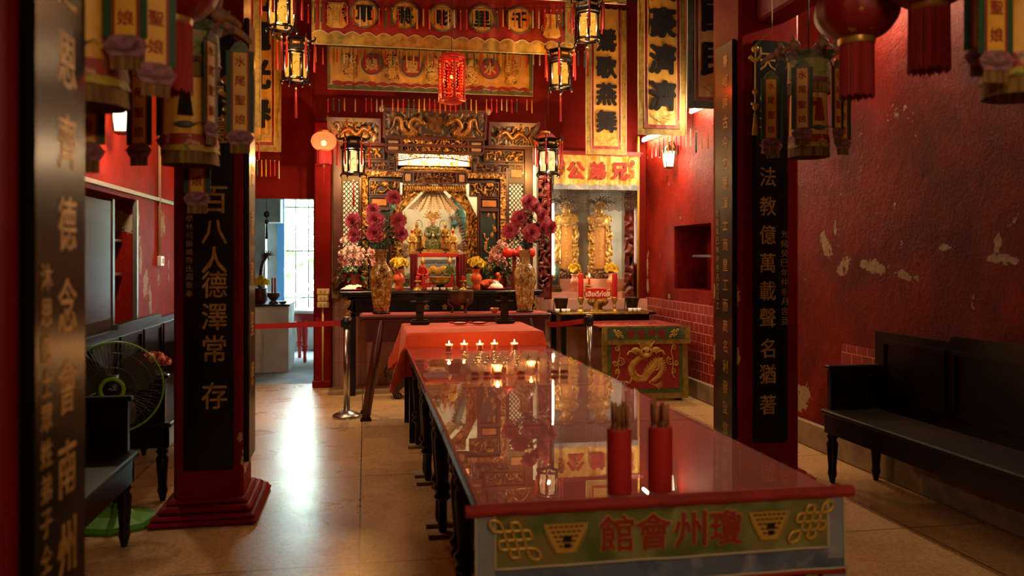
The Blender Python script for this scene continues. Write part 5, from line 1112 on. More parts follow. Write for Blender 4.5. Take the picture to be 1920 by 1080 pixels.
a = at(470, 295, 9.1); b = at(527, 298, 9.1); fringe_row('row of coloured tassels under the left scrolls', a, b, 'ggyyrrw', .2, 0)
a = at(462, 262, 8.1); b = at(490, 262, 8.1); fringe_row('short row of tassels under the half hidden left scroll', a, b, 'yrr', .2, 0)

# ================================================================== LANTERNS
def palace(u, v, Y, label, lit='paper', sc=1, rz=.26, frame='blackwood', pw=14):
    p = at(u, v, Y); t = thing('palace_lantern', label, 'lantern', p, rz); n = 6; Rb, H = .105, .235
    def hexp(r, z, k): a = k*PI/3; return V((r*math.cos(a), r*math.sin(a), z))
    z0 = .055; z1 = z0+H
    m = MB()
    for zz, rr, th in ((z0, Rb, .012), (z1, Rb, .012), (z0-.012, Rb+.02, .008), (z1+.02, Rb+.02, .012)): m.tube([hexp(rr, zz, k) for k in range(6)], th, 4, 0, 0, 1, True)
    for k in range(6): m.tube([hexp(Rb, z0, k), hexp(Rb, z1, k)], .011, 4); m.tube([hexp(Rb, z0, k), hexp(Rb+.03, z0-.03, k), hexp(Rb+.012, z0-.055, k)], (.012, .006), 5, 0, 3)
    m.build('body_frame', frame, t)
    for k in range(6):
        m = MB(); a, b = hexp(Rb-.004, 0, k), hexp(Rb-.004, 0, k+1); e = (b-a)*.2; aa, bb = a+e, b-e; m.add([aa+V((0, 0, z0+.008)), bb+V((0, 0, z0+.008)), bb+V((0, 0, z1-.008)), aa+V((0, 0, z1-.008))], [(0, 1, 2, 3)]); pn = m.build('panel', lit, t)
        m = MB(); nrm = ((a+b)*.5); nrm.z = 0; nrm = nrm.normalized()*.006; q = random.Random(k); c0 = (a+b)*.5+nrm; d = (b-a).normalized()
        for j in range(4): zz = z0+.03+q.random()*.05; xx = q.uniform(-.03, .03); m.tube([c0+d*(xx+.008*math.cos(w_))+V((0, 0, zz+.008*math.sin(w_))) for w_ in range(6)], .0016, 4)
        m.tube([c0-d*.02+V((0, 0, z0+.12)), c0+V((0, 0, z0+.15)), c0+d*.022+V((0, 0, z0+.14))], .003, 4); m.build('painting', 'finial' if lit == 'paper' else 'darkwood', pn)
    m = MB(); zr = z1+.02
    m.lathe([(Rb+.03, zr), (Rb+.035, zr+.02), (Rb+.01, zr+.03), (Rb+.0, zr+.09), (Rb+.03, zr+.10), (Rb+.02, zr+.115), (.03, zr+.135)], (0, 0, 0), 6, 0, False)
    for k in range(6): m.tube([hexp(Rb+.01, zr+.1, k), hexp(Rb+.05, zr+.105, k), hexp(Rb+.07, zr+.13, k), hexp(Rb+.055, zr+.145, k)], (.013, .005), 5, 0, 4)
    m.build('roof_frame', frame, t)
    m = MB()
    for k in range(6):
        a, b = hexp(Rb+.008, 0, k), hexp(Rb+.008, 0, k+1); c0 = (a+b)*.5; d = (b-a)*.3; m.tube([c0-d+V((0, 0, zr+.06)), c0+d+V((0, 0, zr+.06))], .014, 6)
    m.build('gilt_panels', 'goldpaint', t)
    for k in range(6): tassel(t, hexp(Rb+.06, zr+.12, k), 'r', .3, .012)
    tassel(t, (0, 0, .0), 'r', .3, .012)
    m = MB(); top = 4.66-p.z; m.tube([(0, 0, zr+.13), (0, 0, top)], .0025, 5); m.build('cord', 'darkwood', t); point('lantern_light', (0, 0, .17), '#ffd8a6', pw, .022, t); return t
palace(663, 334, 8.75, 'black palace lantern with white lit panes in front of the left lattice', 'lanternwhite', rz=0, pw=30)
palace(1028, 333, 8.75, 'black palace lantern with white lit panes right of the shrine', 'lanternwhite', rz=.15, pw=30)
palace(555, 160, 7.7, 'black palace lantern with yellow lit panes above the doorway, lower of the left pair', 'paper', rz=.1)
palace(528, 63, 7.0, 'black palace lantern with yellow lit panes at the top left, upper of the left pair', 'paper', rz=.2)
palace(1051, 172, 8.08, 'black palace lantern with yellow lit panes right of the valances, lower of the right pair', 'paper', rz=.2)
palace(1102, 84, 7.5, 'black palace lantern with yellow lit panes before the long scroll, upper of the right pair', 'paper', rz=.35)
# red and gold two-tier lantern
p = at(847, 190, 8.0); t = thing('palace_lantern', 'red and gold hexagonal lantern hanging in the middle of the yellow valance', 'lantern', p, .12)
def hx(r, z, k): a = k*PI/3+PI/6; return V((r*math.cos(a), r*math.sin(a), z))
m = MB()
for zz, rr in ((0, .135), (.02, .125), (.40, .125), (.42, .13), (.10, .123)): m.tube([hx(rr, zz, k) for k in range(6)], .011, 4, 0, 0, 1, True)
for k in range(6): m.tube([hx(.125, 0, k), hx(.125, .42, k)], .013, 4)
m.lathe([(.14, .42), (.12, .45), (.05, .475), (.02, .48)], (0, 0, 0), 6, ph=PI/6); m.lathe([(.001, -.035), (.08, -.025), (.14, 0)], (0, 0, 0), 6, ph=PI/6); m.build('frame', 'redlac', t)
for k in range(6):
    m = MB(); a, b = hx(.118, 0, k), hx(.118, 0, k+1); m.add([a+V((0, 0, .02)), b+V((0, 0, .02)), b+V((0, 0, .4)), a+V((0, 0, .4))], [(0, 1, 2, 3)]); pn = m.build('silk_panel', 'papered', t)
    m = MB(); d = (b-a).normalized(); c0 = (a+b)*.5*1.035; q = random.Random(k+3)
    for e in (-.042, .042):
        for j in range(12): cc = c0+d*(e+q.uniform(-.006, .006))+V((0, 0, .04+.03*j)); m.ball(cc, (.011, .011, .012), 0, 6, 4)
    for j in range(5): cc = c0+d*q.uniform(-.02, .02)+V((0, 0, .33+.01*j)); m.ball(cc, .011, 0, 6, 4)
    for j in range(5): cc = c0+d*q.uniform(-.03, .03)+V((0, 0, .06)); m.ball(cc, .01, 0, 6, 4)
    m.build('gilt_tracery', 'goldbright', pn)
point('lantern_light', (0, 0, .2), '#ffc890', 9, .02, t); m = MB(); m.ball((0, 0, .24), .018, 0, 10, 8); m.build('bulb', 'bulb', t)
m = MB(); m.tube([(0, 0, .48), (0, 0, 4.66-p.z)], .003, 5); m.build('cord', 'darkwood', t)
# round red lanterns
def roundlantern(loc, r, hgt, label, mat, lit=False, skirt=.0, skr=None, top=3.0, ribs=12, gold=False, tip=False):
    t = thing('round_lantern', label, 'lantern', loc); m = MB(); seg = ribs*4; prof = [(math.sin(PI*(.13+.74*k/12)), -math.cos(PI*(.13+.74*k/12))) for k in range(13)]; vs = []; fs = []
    for a, b in prof:
        for i in range(seg): an = 2*PI*i/seg; q = 1+.035*abs(math.sin(ribs*an/2)); vs.append((r*a*q*math.cos(an), r*a*q*math.sin(an), hgt*b))
    for k in range(12):
        for i in range(seg): j = (i+1) % seg; fs.append((k*seg+i, k*seg+j, (k+1)*seg+j, (k+1)*seg+i))
    m.add(vs, fs, 0, True); m.build('silk_body', mat, t)
    e = hgt*.92; rc = r*.45
    for s in (-1, 1): m = MB(); m.lathe([(rc*.96, s*e-.018), (rc, s*e-.01), (rc, s*e+.01), (rc*.96, s*e+.018)], (0, 0, 0), 28); m.build('gold_collar', 'brass', t)
    if skirt:
        k_ = skr or rc; m = MB(); n = 72; vs = []; fs = []
        for b in range(5):
            for i in range(n): an = 2*PI*i/n; q = k_*(1-.04*(i % 2)+.04*b/4+.012*math.sin(i*2.3)); vs.append((q*math.cos(an), q*math.sin(an), -e-.01-skirt*b/4*(1-.02*((i*7) % 5))))
        for b in range(4):
            for i in range(n): j = (i+1) % n; fs.append((b*n+i, (b+1)*n+i, (b+1)*n+j, b*n+j))
        m.add(vs, fs, 0, False); m.build('tassel_skirt', 'skirtred', t)
    if tip: m = MB(); m.ball((0, 0, -e-skirt-.02), (.016, .016, .022), 0, 8, 6); m.tube([(0, 0, -e), (0, 0, -e-skirt-.04)], .003, 5); m.tube([(0, 0, -e-skirt-.03), (0, 0, -e-skirt-.22)], .004, 5, 1); m.build('tassel_tip', ['goldpaint', 'tasselred'], t)
    m = MB(); m.tube([(0, 0, e), (0, 0, top-loc[2])], .003, 5); m.build('cord', 'darkwood', t)
    if lit: point('lantern_light', (0, 0, -.02), '#ffe8c8', lit, .05, t); m = MB(); m.ball((0, 0, -.02), .03, 0, 10, 8); m.build('bulb', 'bulb', t)
    return t
n_ = NT('glowing red silk'); tr_ = n_.n('ShaderNodeBsdfTranslucent'); tr_.inputs[0].default_value = lin('#f2452e'); df_ = n_.n('ShaderNodeBsdfDiffuse'); df_.inputs[0].default_value = lin('#c83a28'); mx_ = n_.n('ShaderNodeMixShader'); mx_.inputs[0].default_value = .3; n_.l(tr_.outputs[0], mx_.inputs[1]); n_.l(df_.outputs[0], mx_.inputs[2]); tp_ = n_.n('ShaderNodeBsdfTransparent'); tp_.inputs[0].default_value = lin('#ff6a50'); m2_ = n_.n('ShaderNodeMixShader'); m2_.inputs[0].default_value = .14; n_.l(mx_.outputs[0], m2_.inputs[1]); n_.l(tp_.outputs[0], m2_.inputs[2]); n_.l(m2_.outputs[0], n_.o.inputs[0]); M['litsilk'] = n_.m
p = at(607, 265, 9.3); roundlantern(p, .135, .112, 'lit round red lantern hanging at the left end of the shrine', 'litsilk', 1.3, .15, .085, p.z+.45, tip=True)
p = at(1022, 266, 9.3); roundlantern(p, .135, .112, 'round red lantern half hidden behind the right white paned lantern', 'silkred', 0, .15, .085, p.z+.45, tip=True)
roundlantern(at(1606, 22, 2.55), .135, .105, 'big dark red lantern with gold print and long tassel skirt at the upper right', 'silkprint', 0, .195, .056, 3.05, 14, True)
roundlantern(at(1742, -44, 2.3), .135, .1, 'dark red lantern at the top right edge, only its long tassel skirt in view', 'silkprint', 0, .205, .06, 3.05, 14, True)
roundlantern(at(322, -22, 2.55), .13, .1, 'dark red lantern at the upper left with long tassel skirt beside the yellow canopy', 'silkprint', 0, .215, .058, 3.05, 14, True)

# ------------------------------------------------ yellow canopy banners with ribbons
def figure(mb, x, z, h, y, mi):
    mb.prism([(x-.16*h, z), (x+.2*h, z-.02*h), (x+.14*h, z+.4*h), (x+.1*h, z+.72*h), (x-.06*h, z+.72*h), (x-.12*h, z+.4*h)], y-.003, y, mi)
    mb.prism([(x-.06*h, z+.66*h), (x-.34*h, z+.58*h), (x-.32*h, z+.44*h), (x-.04*h, z+.5*h)], y-.004, y, mi)
    mb.ball((x+.02*h, y, z+.83*h), (.085*h, .006, .1*h), 1, 8, 6); mb.ball((x+.03*h, y+.001, z+.94*h), (.07*h, .006, .06*h), 2, 8, 6); mb.tube([(x-.36*h, y-.003, z+.75*h), (x-.05*h, y-.003, z+.7*h)], .004*h+.001, 4, 2)
def canopy(loc, label, sc=1, rz=0, robe='redthread', phase=0, top=3.02, rib=()):
    t = thing('canopy_banner', label, 'banner', loc, rz); r = .088; H = .30
    def cyl(name, z0, z1, r0, r1, mt, flare=0, seg=40, rows=6, cr=.004):
        m = MB(); vs = []; fs = []
        for b in range(rows+1):
            for i in range(seg): an = 2*PI*i/seg; q = r0+(r1-r0)*b/rows+cr*math.sin(an*9)*(1-b/rows); vs.append((q*math.cos(an), q*math.sin(an), z0+(z1-z0)*b/rows))
        for b in range(rows):
            for i in range(seg): j = (i+1) % seg; fs.append((b*seg+i, b*seg+j, (b+1)*seg+j, (b+1)*seg+i))
        m.add(vs, fs, 0, True); return m.build(name, mt, t)
    cyl('fringe', -.045, .0, r+.012, r+.01, 'fringe', cr=.003); cyl('hem', .0, .022, r+.014, r+.011, 'canopyhem', rows=2); cyl('floral_border', .022, .062, r+.012, r+.008, 'canopyred', rows=2); cyl('satin_body', .062, H+.03, r+.006, r, 'canopy')
    cyl('upper_fringe', H-.03, H+.025, r+.014, r+.012, 'fringe', rows=2); cyl('upper_border', H+.025, H+.045, r+.016, r+.015, 'canopyred', rows=1); cyl('upper_band', H+.045, H+.14, r+.014, r+.012, 'canopyband', rows=3); cyl('crown_band', H+.14, H+.18, r+.014, r+.03, 'finial', rows=2)
    m = MB(); m.lathe([(r+.012, H+.18), (r+.012, H+.185), (.001, H+.19)], (0, 0, 0), 24); m.build('lid', 'finial', t)
    for k in range(2):
        m = MB(); figure(m, 0, 0, .15, 0, 0); m.tube([(-.05+.1*j/10, -.002, .2+.012*math.sin(j*2.1)) for j in range(11)], .005, 4, 2); m.ball((0, 0, -.035), (.035, .004, .012), 2, 8, 5); m.tube([(-.04, -.002, -.03), (0, -.002, -.045), (.05, -.002, -.028), (.06, -.002, -.04)], .002, 4, 2, 3)
        o = m.build('embroidered_figure', [robe, 'skin', 'greyteal'], t); a = -PI/2+k*PI*.75; o.location = ((r+.01)*math.cos(a), (r+.01)*math.sin(a), .13); o.rotation_euler = (0, 0, a+PI/2)
    for k in range(6):
        m = MB(); a = k*PI/3+.5; c = V((math.cos(a), math.sin(a), 0)); m.ball(c*(r+.045)+V((0, 0, H+.2)), (.035, .03, .028), 0, 8, 6)
        m.tube([c*r+V((0, 0, H+.16)), c*(r+.07)+V((0, 0, H+.19)), c*(r+.13)+V((0, 0, H+.16)), c*(r+.14)+V((0, 0, H+.145))], (.022, .006), 6, 0, 4, .4); m.tube([c*(r+.03)+V((0, 0, H+.2)), c*(r+.06)+V((0, 0, H+.26))], (.02, .004), 6, 0, 0, .4); m.build('bird_ornament', 'birdcloth', t)
    RW, RL = .052, .31
    for (dx, dy, dz, rt) in rib:
        c = V((dx, dy, H+.11-dz))
        def rb(name, x0, x1, z0, z1, y, mt, par): m = MB(); m.box(x0, x1, y, y+.002, z0, z1); return m.build(name, mt, par)
        o = rb('ribbon', -RW/2, RW/2, -RL, 0, 0, 'canopy', t); o.location = c; o.rotation_euler = (0, 0, rt)
        m = MB()
        for s in (-1, 1): m.box(s*RW*.78-RW*.18, s*RW*.78+RW*.18, .001, .003, -RL, -.005, 0); m.box(s*RW*.54-RW*.07, s*RW*.54+RW*.07, .0, .0025, -RL, -.004, 1)
        m.build('ribbon_edges', ['ribbongreen', 'ribbonred'], o)
        for j, ch in enumerate('水尾聖娘'): m = MB(); m.glyph(ch, (0, -.002, -.045-.072*j), .038, bold=.015, th=.02); m.build('character', 'redthread', o)
        m = MB()
        for e in range(2):
            for j in range(7): d = (j-3)*.38; m.prism([(-.012*math.cos(d)+.03*math.sin(d)*(1+e*.35), -RL-.025+.02*(1-e*.5)*math.cos(d)-.004), (.055*math.sin(d)*(1+.1*e), -RL-.025+.028*math.cos(d)*(1-e*.4)), (.012*math.cos(d)+.03*math.sin(d)*(1+e*.35), -RL-.025+.02*(1-e*.5)*math.cos(d)+.004), (.01*math.sin(d), -RL-.032)], -.004-e*.003-.0004*j, -.001)
        m.prism([(-.045, -RL-.03), (-.05, -RL-.018), (-.035, -RL+.002), (-.015, -RL+.008), (.015, -RL+.008), (.035, -RL+.002), (.05, -RL-.018), (.045, -RL-.03), (.035, -RL-.045), (-.035, -RL-.045)], -.003, .002); m.build('lotus_end', 'lotus', o)
        m = MB(); m.prism([(-.04, -.01), (-.02, .022), (0, .035), (.02, .022), (.04, -.01)], -.004, .004); m.tube([(0, 0, .03), (-dx*.7, -dy*.7, .11+dz)], .0015, 4); m.build('ribbon_cap', 'finial', o)
        m = MB(); m.sheet(16, 2, lambda u_, v_: ((u_-.5)*.07, .003*math.sin(u_*60), -RL-.045-.032*v_)); m.build('ribbon_fringe', 'fringe', o)
    m = MB(); m.tube([(0, 0, H+.19), (0, 0, (top-loc[2])/sc)], .003, 5); m.build('cord', 'darkwood', t); t.scale = (sc, sc, sc); return t
canopy(at(357, 288, 3.2), 'yellow cylindrical canopy banner in front of the left pillar', 1.0, 0, 'blackcloth', 0, 3.02, ((.18, -.02, .02, .1), (.088, -.08, .0, 1.25), (-.185, .02, .07, -.3), (.0, .12, .24, 0), (-.1, .13, .02, .4)))
canopy(at(1516, 279, 3.95), 'yellow cylindrical canopy banner beside the right pillar', 1.04, 0, 'redthread', 0, 3.02, ((-.215, -.02, .06, -.1), (-.098, -.11, .02, -.5), (.095, -.11, .015, .45), (.19, .0, .05, .1), (-.13, .12, .06, -.9)))
canopy(at(160, 168, 2.22), 'yellow cylindrical canopy banner at the upper left behind the nearest black board', 1.0, 0, 'blackcloth', 0, 3.02, ((.122, -.10, -.01, 0), (.175, -.03, .04, .5), (-.045, .14, .22, .2), (-.13, .0, .1, 0)))
canopy(at(1918, 152, 1.95), 'yellow cylindrical canopy banner cut by the right photo edge', 1.0, 0, 'ribbongreen', 0, 3.02, ((-.135, -.06, .045, -.05), (-.07, .06, .0, -.5), (.13, .05, .0, .3)))

for u, v, Y, lb, nm in ((1416, 92, 3.9, 'gold cord pendant hanging beside the right canopy banner before the black board', 1), (425, 150, 3.25, 'gold cord pendant hanging between the left canopy banner and its ribbon', .5)):
    p = at(u, v, Y); t = thing('cord_pendant', lb, 'ornament', p); m = MB(); m.tube([(0, 0, .02), (0, 0, -.40*nm-.02)], .003, 5); m.tube([(0, 0, .02), (.1, .01, .1), (.1, .02, 3.02-p.z)], .0012, 4); m.build('cord', 'goldthread', t)
    m = MB(); m.ball((0, 0, 0), .018, 0, 10, 7); m.tube([(-.03, 0, -.04), (0, 0, -.06), (.03, 0, -.03), (.03, 0, .01)], (.012, .004), 6, 0, 4); m.build('crescent', 'goldthread', t)
    m = MB(); m.ball((0, 0, -.22*nm), .014, 0, 8, 6); m.ball((0, 0, -.30*nm), .014, 0, 8, 6); m.tube([(-.02, 0, -.28*nm), (.02, 0, -.29*nm)], .008, 5); m.build('knot_beads', 'goldthread', t)
    m = MB(); m.tube([(0, 0, -.33*nm), (0, 0, -.44*nm)], (.006, .016), 7); m.build('tassel', 'tasselgold', t)
# wall lanterns
def walllantern(loc, s, label, pw):
    t = thing('wall_lantern', label, 'lantern', loc); m = MB()
    m.tube([(s*.09, 0, .12), (s*.05, 0, .2), (0, 0, .19), (0, 0, .13)], .008, 6, 0, 4); m.box(s*.085, s*.1, -.04, .04, .06, .16); m.lathe([(.085, .09), (.09, .1), (.06, .13), (.02, .16), (.015, .175)], (0, 0, 0), 4, 0, False, ph=PI/4); m.lathe([(.05, -.1), (.062, -.09), (.06, -.08)], (0, 0, 0), 4, 0, False, ph=PI/4)
    for k in range(4): a = k*PI/2+PI/4; m.tube([(.06*math.cos(a), .06*math.sin(a), -.085), (.078*math.cos(a), .078*math.sin(a), .092)], .005, 5)
    m.build('frame', 'bronze', t); m = MB(); m.lathe([(.054, -.08), (.072, .09)], (0, 0, 0), 4, 0, False, ph=PI/4); m.build('glass_panes', 'lampglass', t)
    point('lantern_light', (-s*.12, -.05, .02), '#ffe0b8', pw, .06, t)
walllantern((XL+.1, 6.12, 2.46), -1, 'lit square wall lantern on the left wall above the glass cupboard', 14)
walllantern((XR-.1, 8.75, 2.6), 1, 'lit square wall lantern on the right wall above the niche', 10)
# unseen hall tubes: one above the front, plus two added as fill light
fluo('ceiling tube light above the front of the hall, nearer the pillars', (.3, .5, 3.35), (1.4, .5, 3.35), 'tubeceilfill', .009)
fluo('added fill tube above the front of the hall, farther from the pillars', (.5, -1.5, 2.8), (1.6, -1.5, 2.8), 'tubeceilfill', .042)  # added frontal fill for the canopies and near table end
fluo('added fill tube high between the second pillars and the shrine', (.3, 7.0, 4.5), (1.4, 7.0, 4.5), 'tube', .008)  # added to brighten the space before the shrine

# ================================================================== RIGHT ALCOVE
t = thing('side_altar_table', 'narrow side altar ledge with yellow metal rim below the alcove', 'table', (2.74, 9.38, 0))
m = MB(); m.box(-.56, .6, -.3, .32, .83, .858); m.build('table_top', 'blackwood', t); m = MB(); m.tube([(-.57, -.305, .852), (.5, -.305, .852), (.6, -.2, .852), (.6, .3, .852)], .014, 8); m.build('rim', 'brass', t)
for x in (-.5, .5):
    for y in (-.24, .26): m = MB(); m.box(x-.03, x+.03, y-.03, y+.03, 0, .83); m.build('leg', 'blackwood', t)
m = MB(); m.box(-.5, .5, -.26, -.24, .70, .83); m.build('apron', 'blackwood', t)
LZ = .86
p = at(1111, 320, 9.62); va = thing('valance', 'short yellow valance with three red characters above the side altar', 'banner', (2.77, 9.62, p.z-.235))
m = MB(); m.sheet(50, 8, lambda a, b: ((a-.5)*1.06, -.02*fold(a*1.6, 1)-.01, .44*b)); m.build('ground', 'satinbright', va)
m = MB(); m.sheet(60, 2, lambda a, b: ((a-.5)*1.08, -.03-.02*fold(a*1.6, 1), (.05+.02*abs(math.sin(a*PI*7)))*b)); m.build('scalloped_border', 'bluegrey', va)
m = MB(); m.box(-.56, .56, -.03, .0, .42, .47); m.build('red_header', 'redsatin', va); m = MB(); m.box(-.6, .6, .0, .05, .44, .47); [m.box(e*.57-.01, e*.57+.01, .0, .2, .44, .46) for e in (-1, 1)]; m.build('rail', 'redwood', va)
for i, ch in enumerate('公弟兄'): m = MB(); m.glyph(ch, (-.27+.28*i, -.05, .23), .22, bold=.05, th=.04); m.build('character', 'redthread', va)
m = MB(); swirls(m, .38, .5, .1, .4, -.05, 12, 1, .045, .004); m.build('scroll_embroidery', 'redthread', va); m = MB(); swirls(m, -.5, -.4, .1, .4, -.05, 10, 2, .045, .004); m.build('scroll_embroidery', 'redthread', va)
bc = MB(); q = random.Random(1)
for i in range(58):
    x = 2.25+1.06*i/57; L = .33+.012*math.sin(i)
    for k in range(14): z = 2.40-L*k/14; bc.tube([(x, 9.72, z), (x, 9.72, z-L/14*.8)], .0055, 5)
o = tag(bc.build('bead_curtain', 'bead'), 'strands of small beads hanging below the yellow side altar valance', 'bead curtain'); o['kind'] = 'stuff'
def tablet(u, label):
    p = at(u, 500, 10.25); t = thing('spirit_tablet', label, 'tablet', (p.x, 10.28, 1.22)); w_ = .16; h = .92
    m = MB(); m.box(-.2, .2, -.1, .1, 0, .05, bev=.01); m.box(-.17, .17, -.08, .08, .05, .09, bev=.01); relief(m, -.18, .18, .01, .13, -.1, .02, u, 24, .4, .01, 1, 1); m.build('stand', ['goldleaf', 'bronzewood'], t)
    m = MB(); m.box(-.085, .085, -.045, .02, .1, h-.22); m.build('tablet_face', 'tileorange', t)
    m = MB()
    for j in range(10): m.glyph('祖靈位神公兄弟眾合祀'[j], (0, -.047, h-.28-j*.05), .04, bold=.02, th=.04)
    m.build('inscription', 'goldbright', t)
    for s in (-1, 1):
        m = MB(); n = 40
        m.sheet(8, n, lambda a, b, s=s: (s*(.075+(.085+.012*math.sin(b*18))*a), -.05-.03*relief_h(a*.1+s, b*.8, 30, u*.1), .09+b*(h-.32))); m.build('carved_side', 'goldleaf', t)
    m = MB(); m.ball((0, -.02, h-.16), (.16, .06, .085), 0, 16, 10)
    for j in range(26): a = PI*j/13; spiral(m, (.11*math.cos(a)*(1+.2*(j % 2)), h-.16+.06*math.sin(a)), .03, 1.4, .008, 0, a, 1, -.06)
    for s in (-1, 1): m.ball((s*.12, -.03, h-.14), (.05, .04, .05), 0, 10, 7)
    m.ball((0, -.03, h-.02), (.07, .04, .09), 0, 10, 8)
    for j in range(9): a = PI*(.1+.8*j/8); m.ball((.08*math.cos(a), -.05, h-.04+.12*math.sin(a)), .018, 0, 6, 5)
    m.build('crown', 'goldleaf', t)
    m = MB(); q = random.Random(int(u))
    for j in range(26):
        a = PI*q.uniform(.02, .98); L = q.uniform(.1, .24); d = V((math.cos(a), q.uniform(-.3, .1), math.sin(a)*.7)); c = V((.03*math.cos(a), 0, h+.05)); m.tube([c, c+d*L*.6, c+d*L+V((0, 0, -.05))], (.012, .003), 5, 0, 3)
    m.build('feather_plume', 'lattice', t)
tablet(1061, 'tall gilded spirit tablet in the side altar, left of the two'); tablet(1124, 'tall gilded spirit tablet in the side altar, right of the two')
for u, s in ((1037, 'left'), (1181, 'right')):
    p = at(u, 520, 10.05); t = thing('spirit_tablet', 'small green tablet in a gilt frame at the %s end of the side altar' % s, 'tablet', (p.x, 10.02, 1.06)); m = MB(); m.box(-.1, .1, -.05, .05, 0, .05, bev=.008); m.box(-.085, .085, -.035, .035, .05, .08, bev=.006); m.build('stand', 'bronzewood', t)
    m = MB(); panelframe(m, -.075, .075, .08, .36, -.02, .02, .018); m.ball((0, -.01, .38), (.08, .03, .04), 0, 12, 8)
    for k in range(6): spiral(m, (-.05+.02*k, .385), .018, 1.2, .006, 0, k, 1, -.03)
    m.build('gilt_frame', 'bronzewood', t); m = MB(); m.box(-.06, .06, -.01, .01, .09, .35); m.build('face', 'greenpanel', t)
    m = MB(); [m.glyph(ch, (0, -.012, .31-.05*i), .04, bold=.03, th=.04) for i, ch in enumerate('福德正神')]; m.build('inscription', 'goldbright', t)
mumvase(1077, 9.98, 1.06, 'salmon glazed vase with yellow flowers left of the red Thai nameplate', 'vaseflesh', 5, hgt=.23, spread=.07, blooms=10, blabel='yellow chrysanthemum bunch left of the red Thai nameplate')
mumvase(1146, 9.98, 1.06, 'salmon glazed vase with yellow flowers right of the red Thai nameplate', 'vaseflesh', 6, hgt=.23, spread=.085, blooms=12, blabel='yellow chrysanthemum bunch right of the red Thai nameplate')
for u, s in ((1090, 'left'), (1153, 'right')): p = at(u, 560, 9.2); candlestick(p.x, 9.22, LZ, 'brass candlestick with thick red candle on the side altar ledge, %s of the nameplate' % s, .28, .034 if s == 'right' else .03, False, 'brass', .17)
for u, s in ((1108, 'left'), (1147, 'right')): p = at(u, 530, 10.0); t = candlestick(p.x, 9.97+(.11 if s == 'left' else -.06), 1.06, 'small lit candle on the pink shelf of the side altar, %s flame' % s, .09, .014, True, 'brass', .08)
p = at(1123, 570, 9.25); t = thing('censer', 'brass pedestal censer in the middle of the side altar ledge', 'censer', (p.x, 9.3, LZ)); m = MB(); m.lathe([(.1, 0), (.105, .012), (.06, .025), (.05, .05), (.1, .075), (.125, .1), (.13, .12), (.115, .14), (.105, .17), (.115, .185), (.1, .185), (.095, .16), (.001, .14)], seg=28, cap=False); m.build('bowl', 'brass', t)
m = MB()
for s in (-1, 1): m.tube([(s*.1, 0, .16), (s*.15, 0, .19), (s*.16, 0, .24), (s*.13, 0, .25)], (.014, .008), 7, 0, 4)
m.ball((0, 0, .2), (.09, .09, .07), 0, 14, 8); m.build('handles_and_lid', 'brass', t)
t = thing('name_sign', 'red nameplate with Thai writing before the brass pedestal censer', 'sign', (at(1118, 548, 9.12).x, 9.13, 1.02)); m = MB(); m.box(-.125, .125, -.008, .008, 0, .12, bev=.003); m.build('board', 'redlac', t); m = MB(); m.glyph('เฮียตีก่ง', (0, -.01, .058), .07, th=.03, bold=.02); m.build('lettering', 'print', t); m = MB(); m.box(-.02, .02, -.003, .02, -.16, .02); m.box(-.08, .08, -.03, .04, -.162, -.15); m.build('holder', 'brass', t)
for u, s in ((1053, 'left'), (1186, 'right')): p = at(u, 575, 9.4); t = thing('metal_pail', 'dark metal pail at the %s end of the side altar ledge' % s, 'pail', (p.x, 9.42, LZ)); m = MB(); m.lathe([(.06, 0), (.085, .15), (.09, .155), (.082, .155), (.057, .006), (.001, .006)], seg=24, cap=False); m.build('body', 'bronze', t); m = MB(); m.tube([(-.086, 0, .14), (-.09, 0, .06), (-.1, -.02, .01)], .005, 5, 0, 3); m.build('handle', 'iron', t)
wc = None
for gx, s in ((1045, 'left'), (1057, 'left'), (1065, 'left'), (1182, 'right'), (1190, 'right'), (1198, 'right')):
    p = at(gx, 580, 9.16)
    if wc is None: m = MB(); m.lathe([(.02, 0), (.022, .003), (.029, .042), (.026, .042), (.019, .006), (.001, .006)], seg=18, cap=False); wc = o = m.build('tea_cup', 'white2')
    else: o = wc.copy(); C.objects.link(o)
    o.location = (p.x, 9.16, LZ); tag(o, 'small white tea cup in the trio at the %s end of the side altar ledge' % s, 'cup', 'tea cups at the %s end of the ledge' % s)
m = MB(); m.tube([(3.345, 9.72, .98), (3.345, 9.72, 3.0)], .016, 8); tag(m.build('gold_pole', 'goldpole'), 'thin yellow painted pole standing in the right back corner', 'pole')
m = MB(); m.box(3.27, 3.33, 9.84, 9.97, 1.0, 2.62); relief(m, 3.20, 3.31, 1.0, 2.3, 9.84, .03, 2.1, 10, .5, .015); struct(m.build('trim_9', ['redwood', 'redwood']))
m = MB(); m.box(2.13, 2.2, 9.82, 9.9, 1.0, 2.7); struct(m.build('trim_10', 'redwood'))

# ------------------------------------------------ dragon cloth table
q0, q1 = at(1130, 612, 8.1), at(1287, 612, 8.1); DX0, DX1 = q0.x, q1.x-.01; DW = DX1-DX0
t = thing('offering_table', 'small red topped table with glass and dragon cloth by the tiled right wall', 'table', ((DX0+DX1)/2, 8.5, 0))
m = MB(); m.box(-DW/2-.03, DW/2, -.4, .4, .74, .775); m.build('frame', 'blackwood', t); m = MB(); m.box(-DW/2-.02, DW/2-.01, -.39, .39, .775, .78); m.build('table_top', 'redcloth', t); m = MB(); m.box(-DW/2-.03, DW/2, -.4, .4, .781, .789); m.build('glass_sheet', 'glasstop', t)
for sx in (-1, 1):
    for sy in (-1, 1): m = MB(); m.box(sx*(DW/2-.06)-.03, sx*(DW/2-.06)+.03, sy*.34-.03, sy*.34+.03, 0, .74); m.build('leg', 'blackwood', t)
t = thing('table_frontal', 'red frontal with gold coiled dragon on the small table by the right wall', 'table cloth', ((DX0+DX1)/2, 8.085, 0)); DW += .03
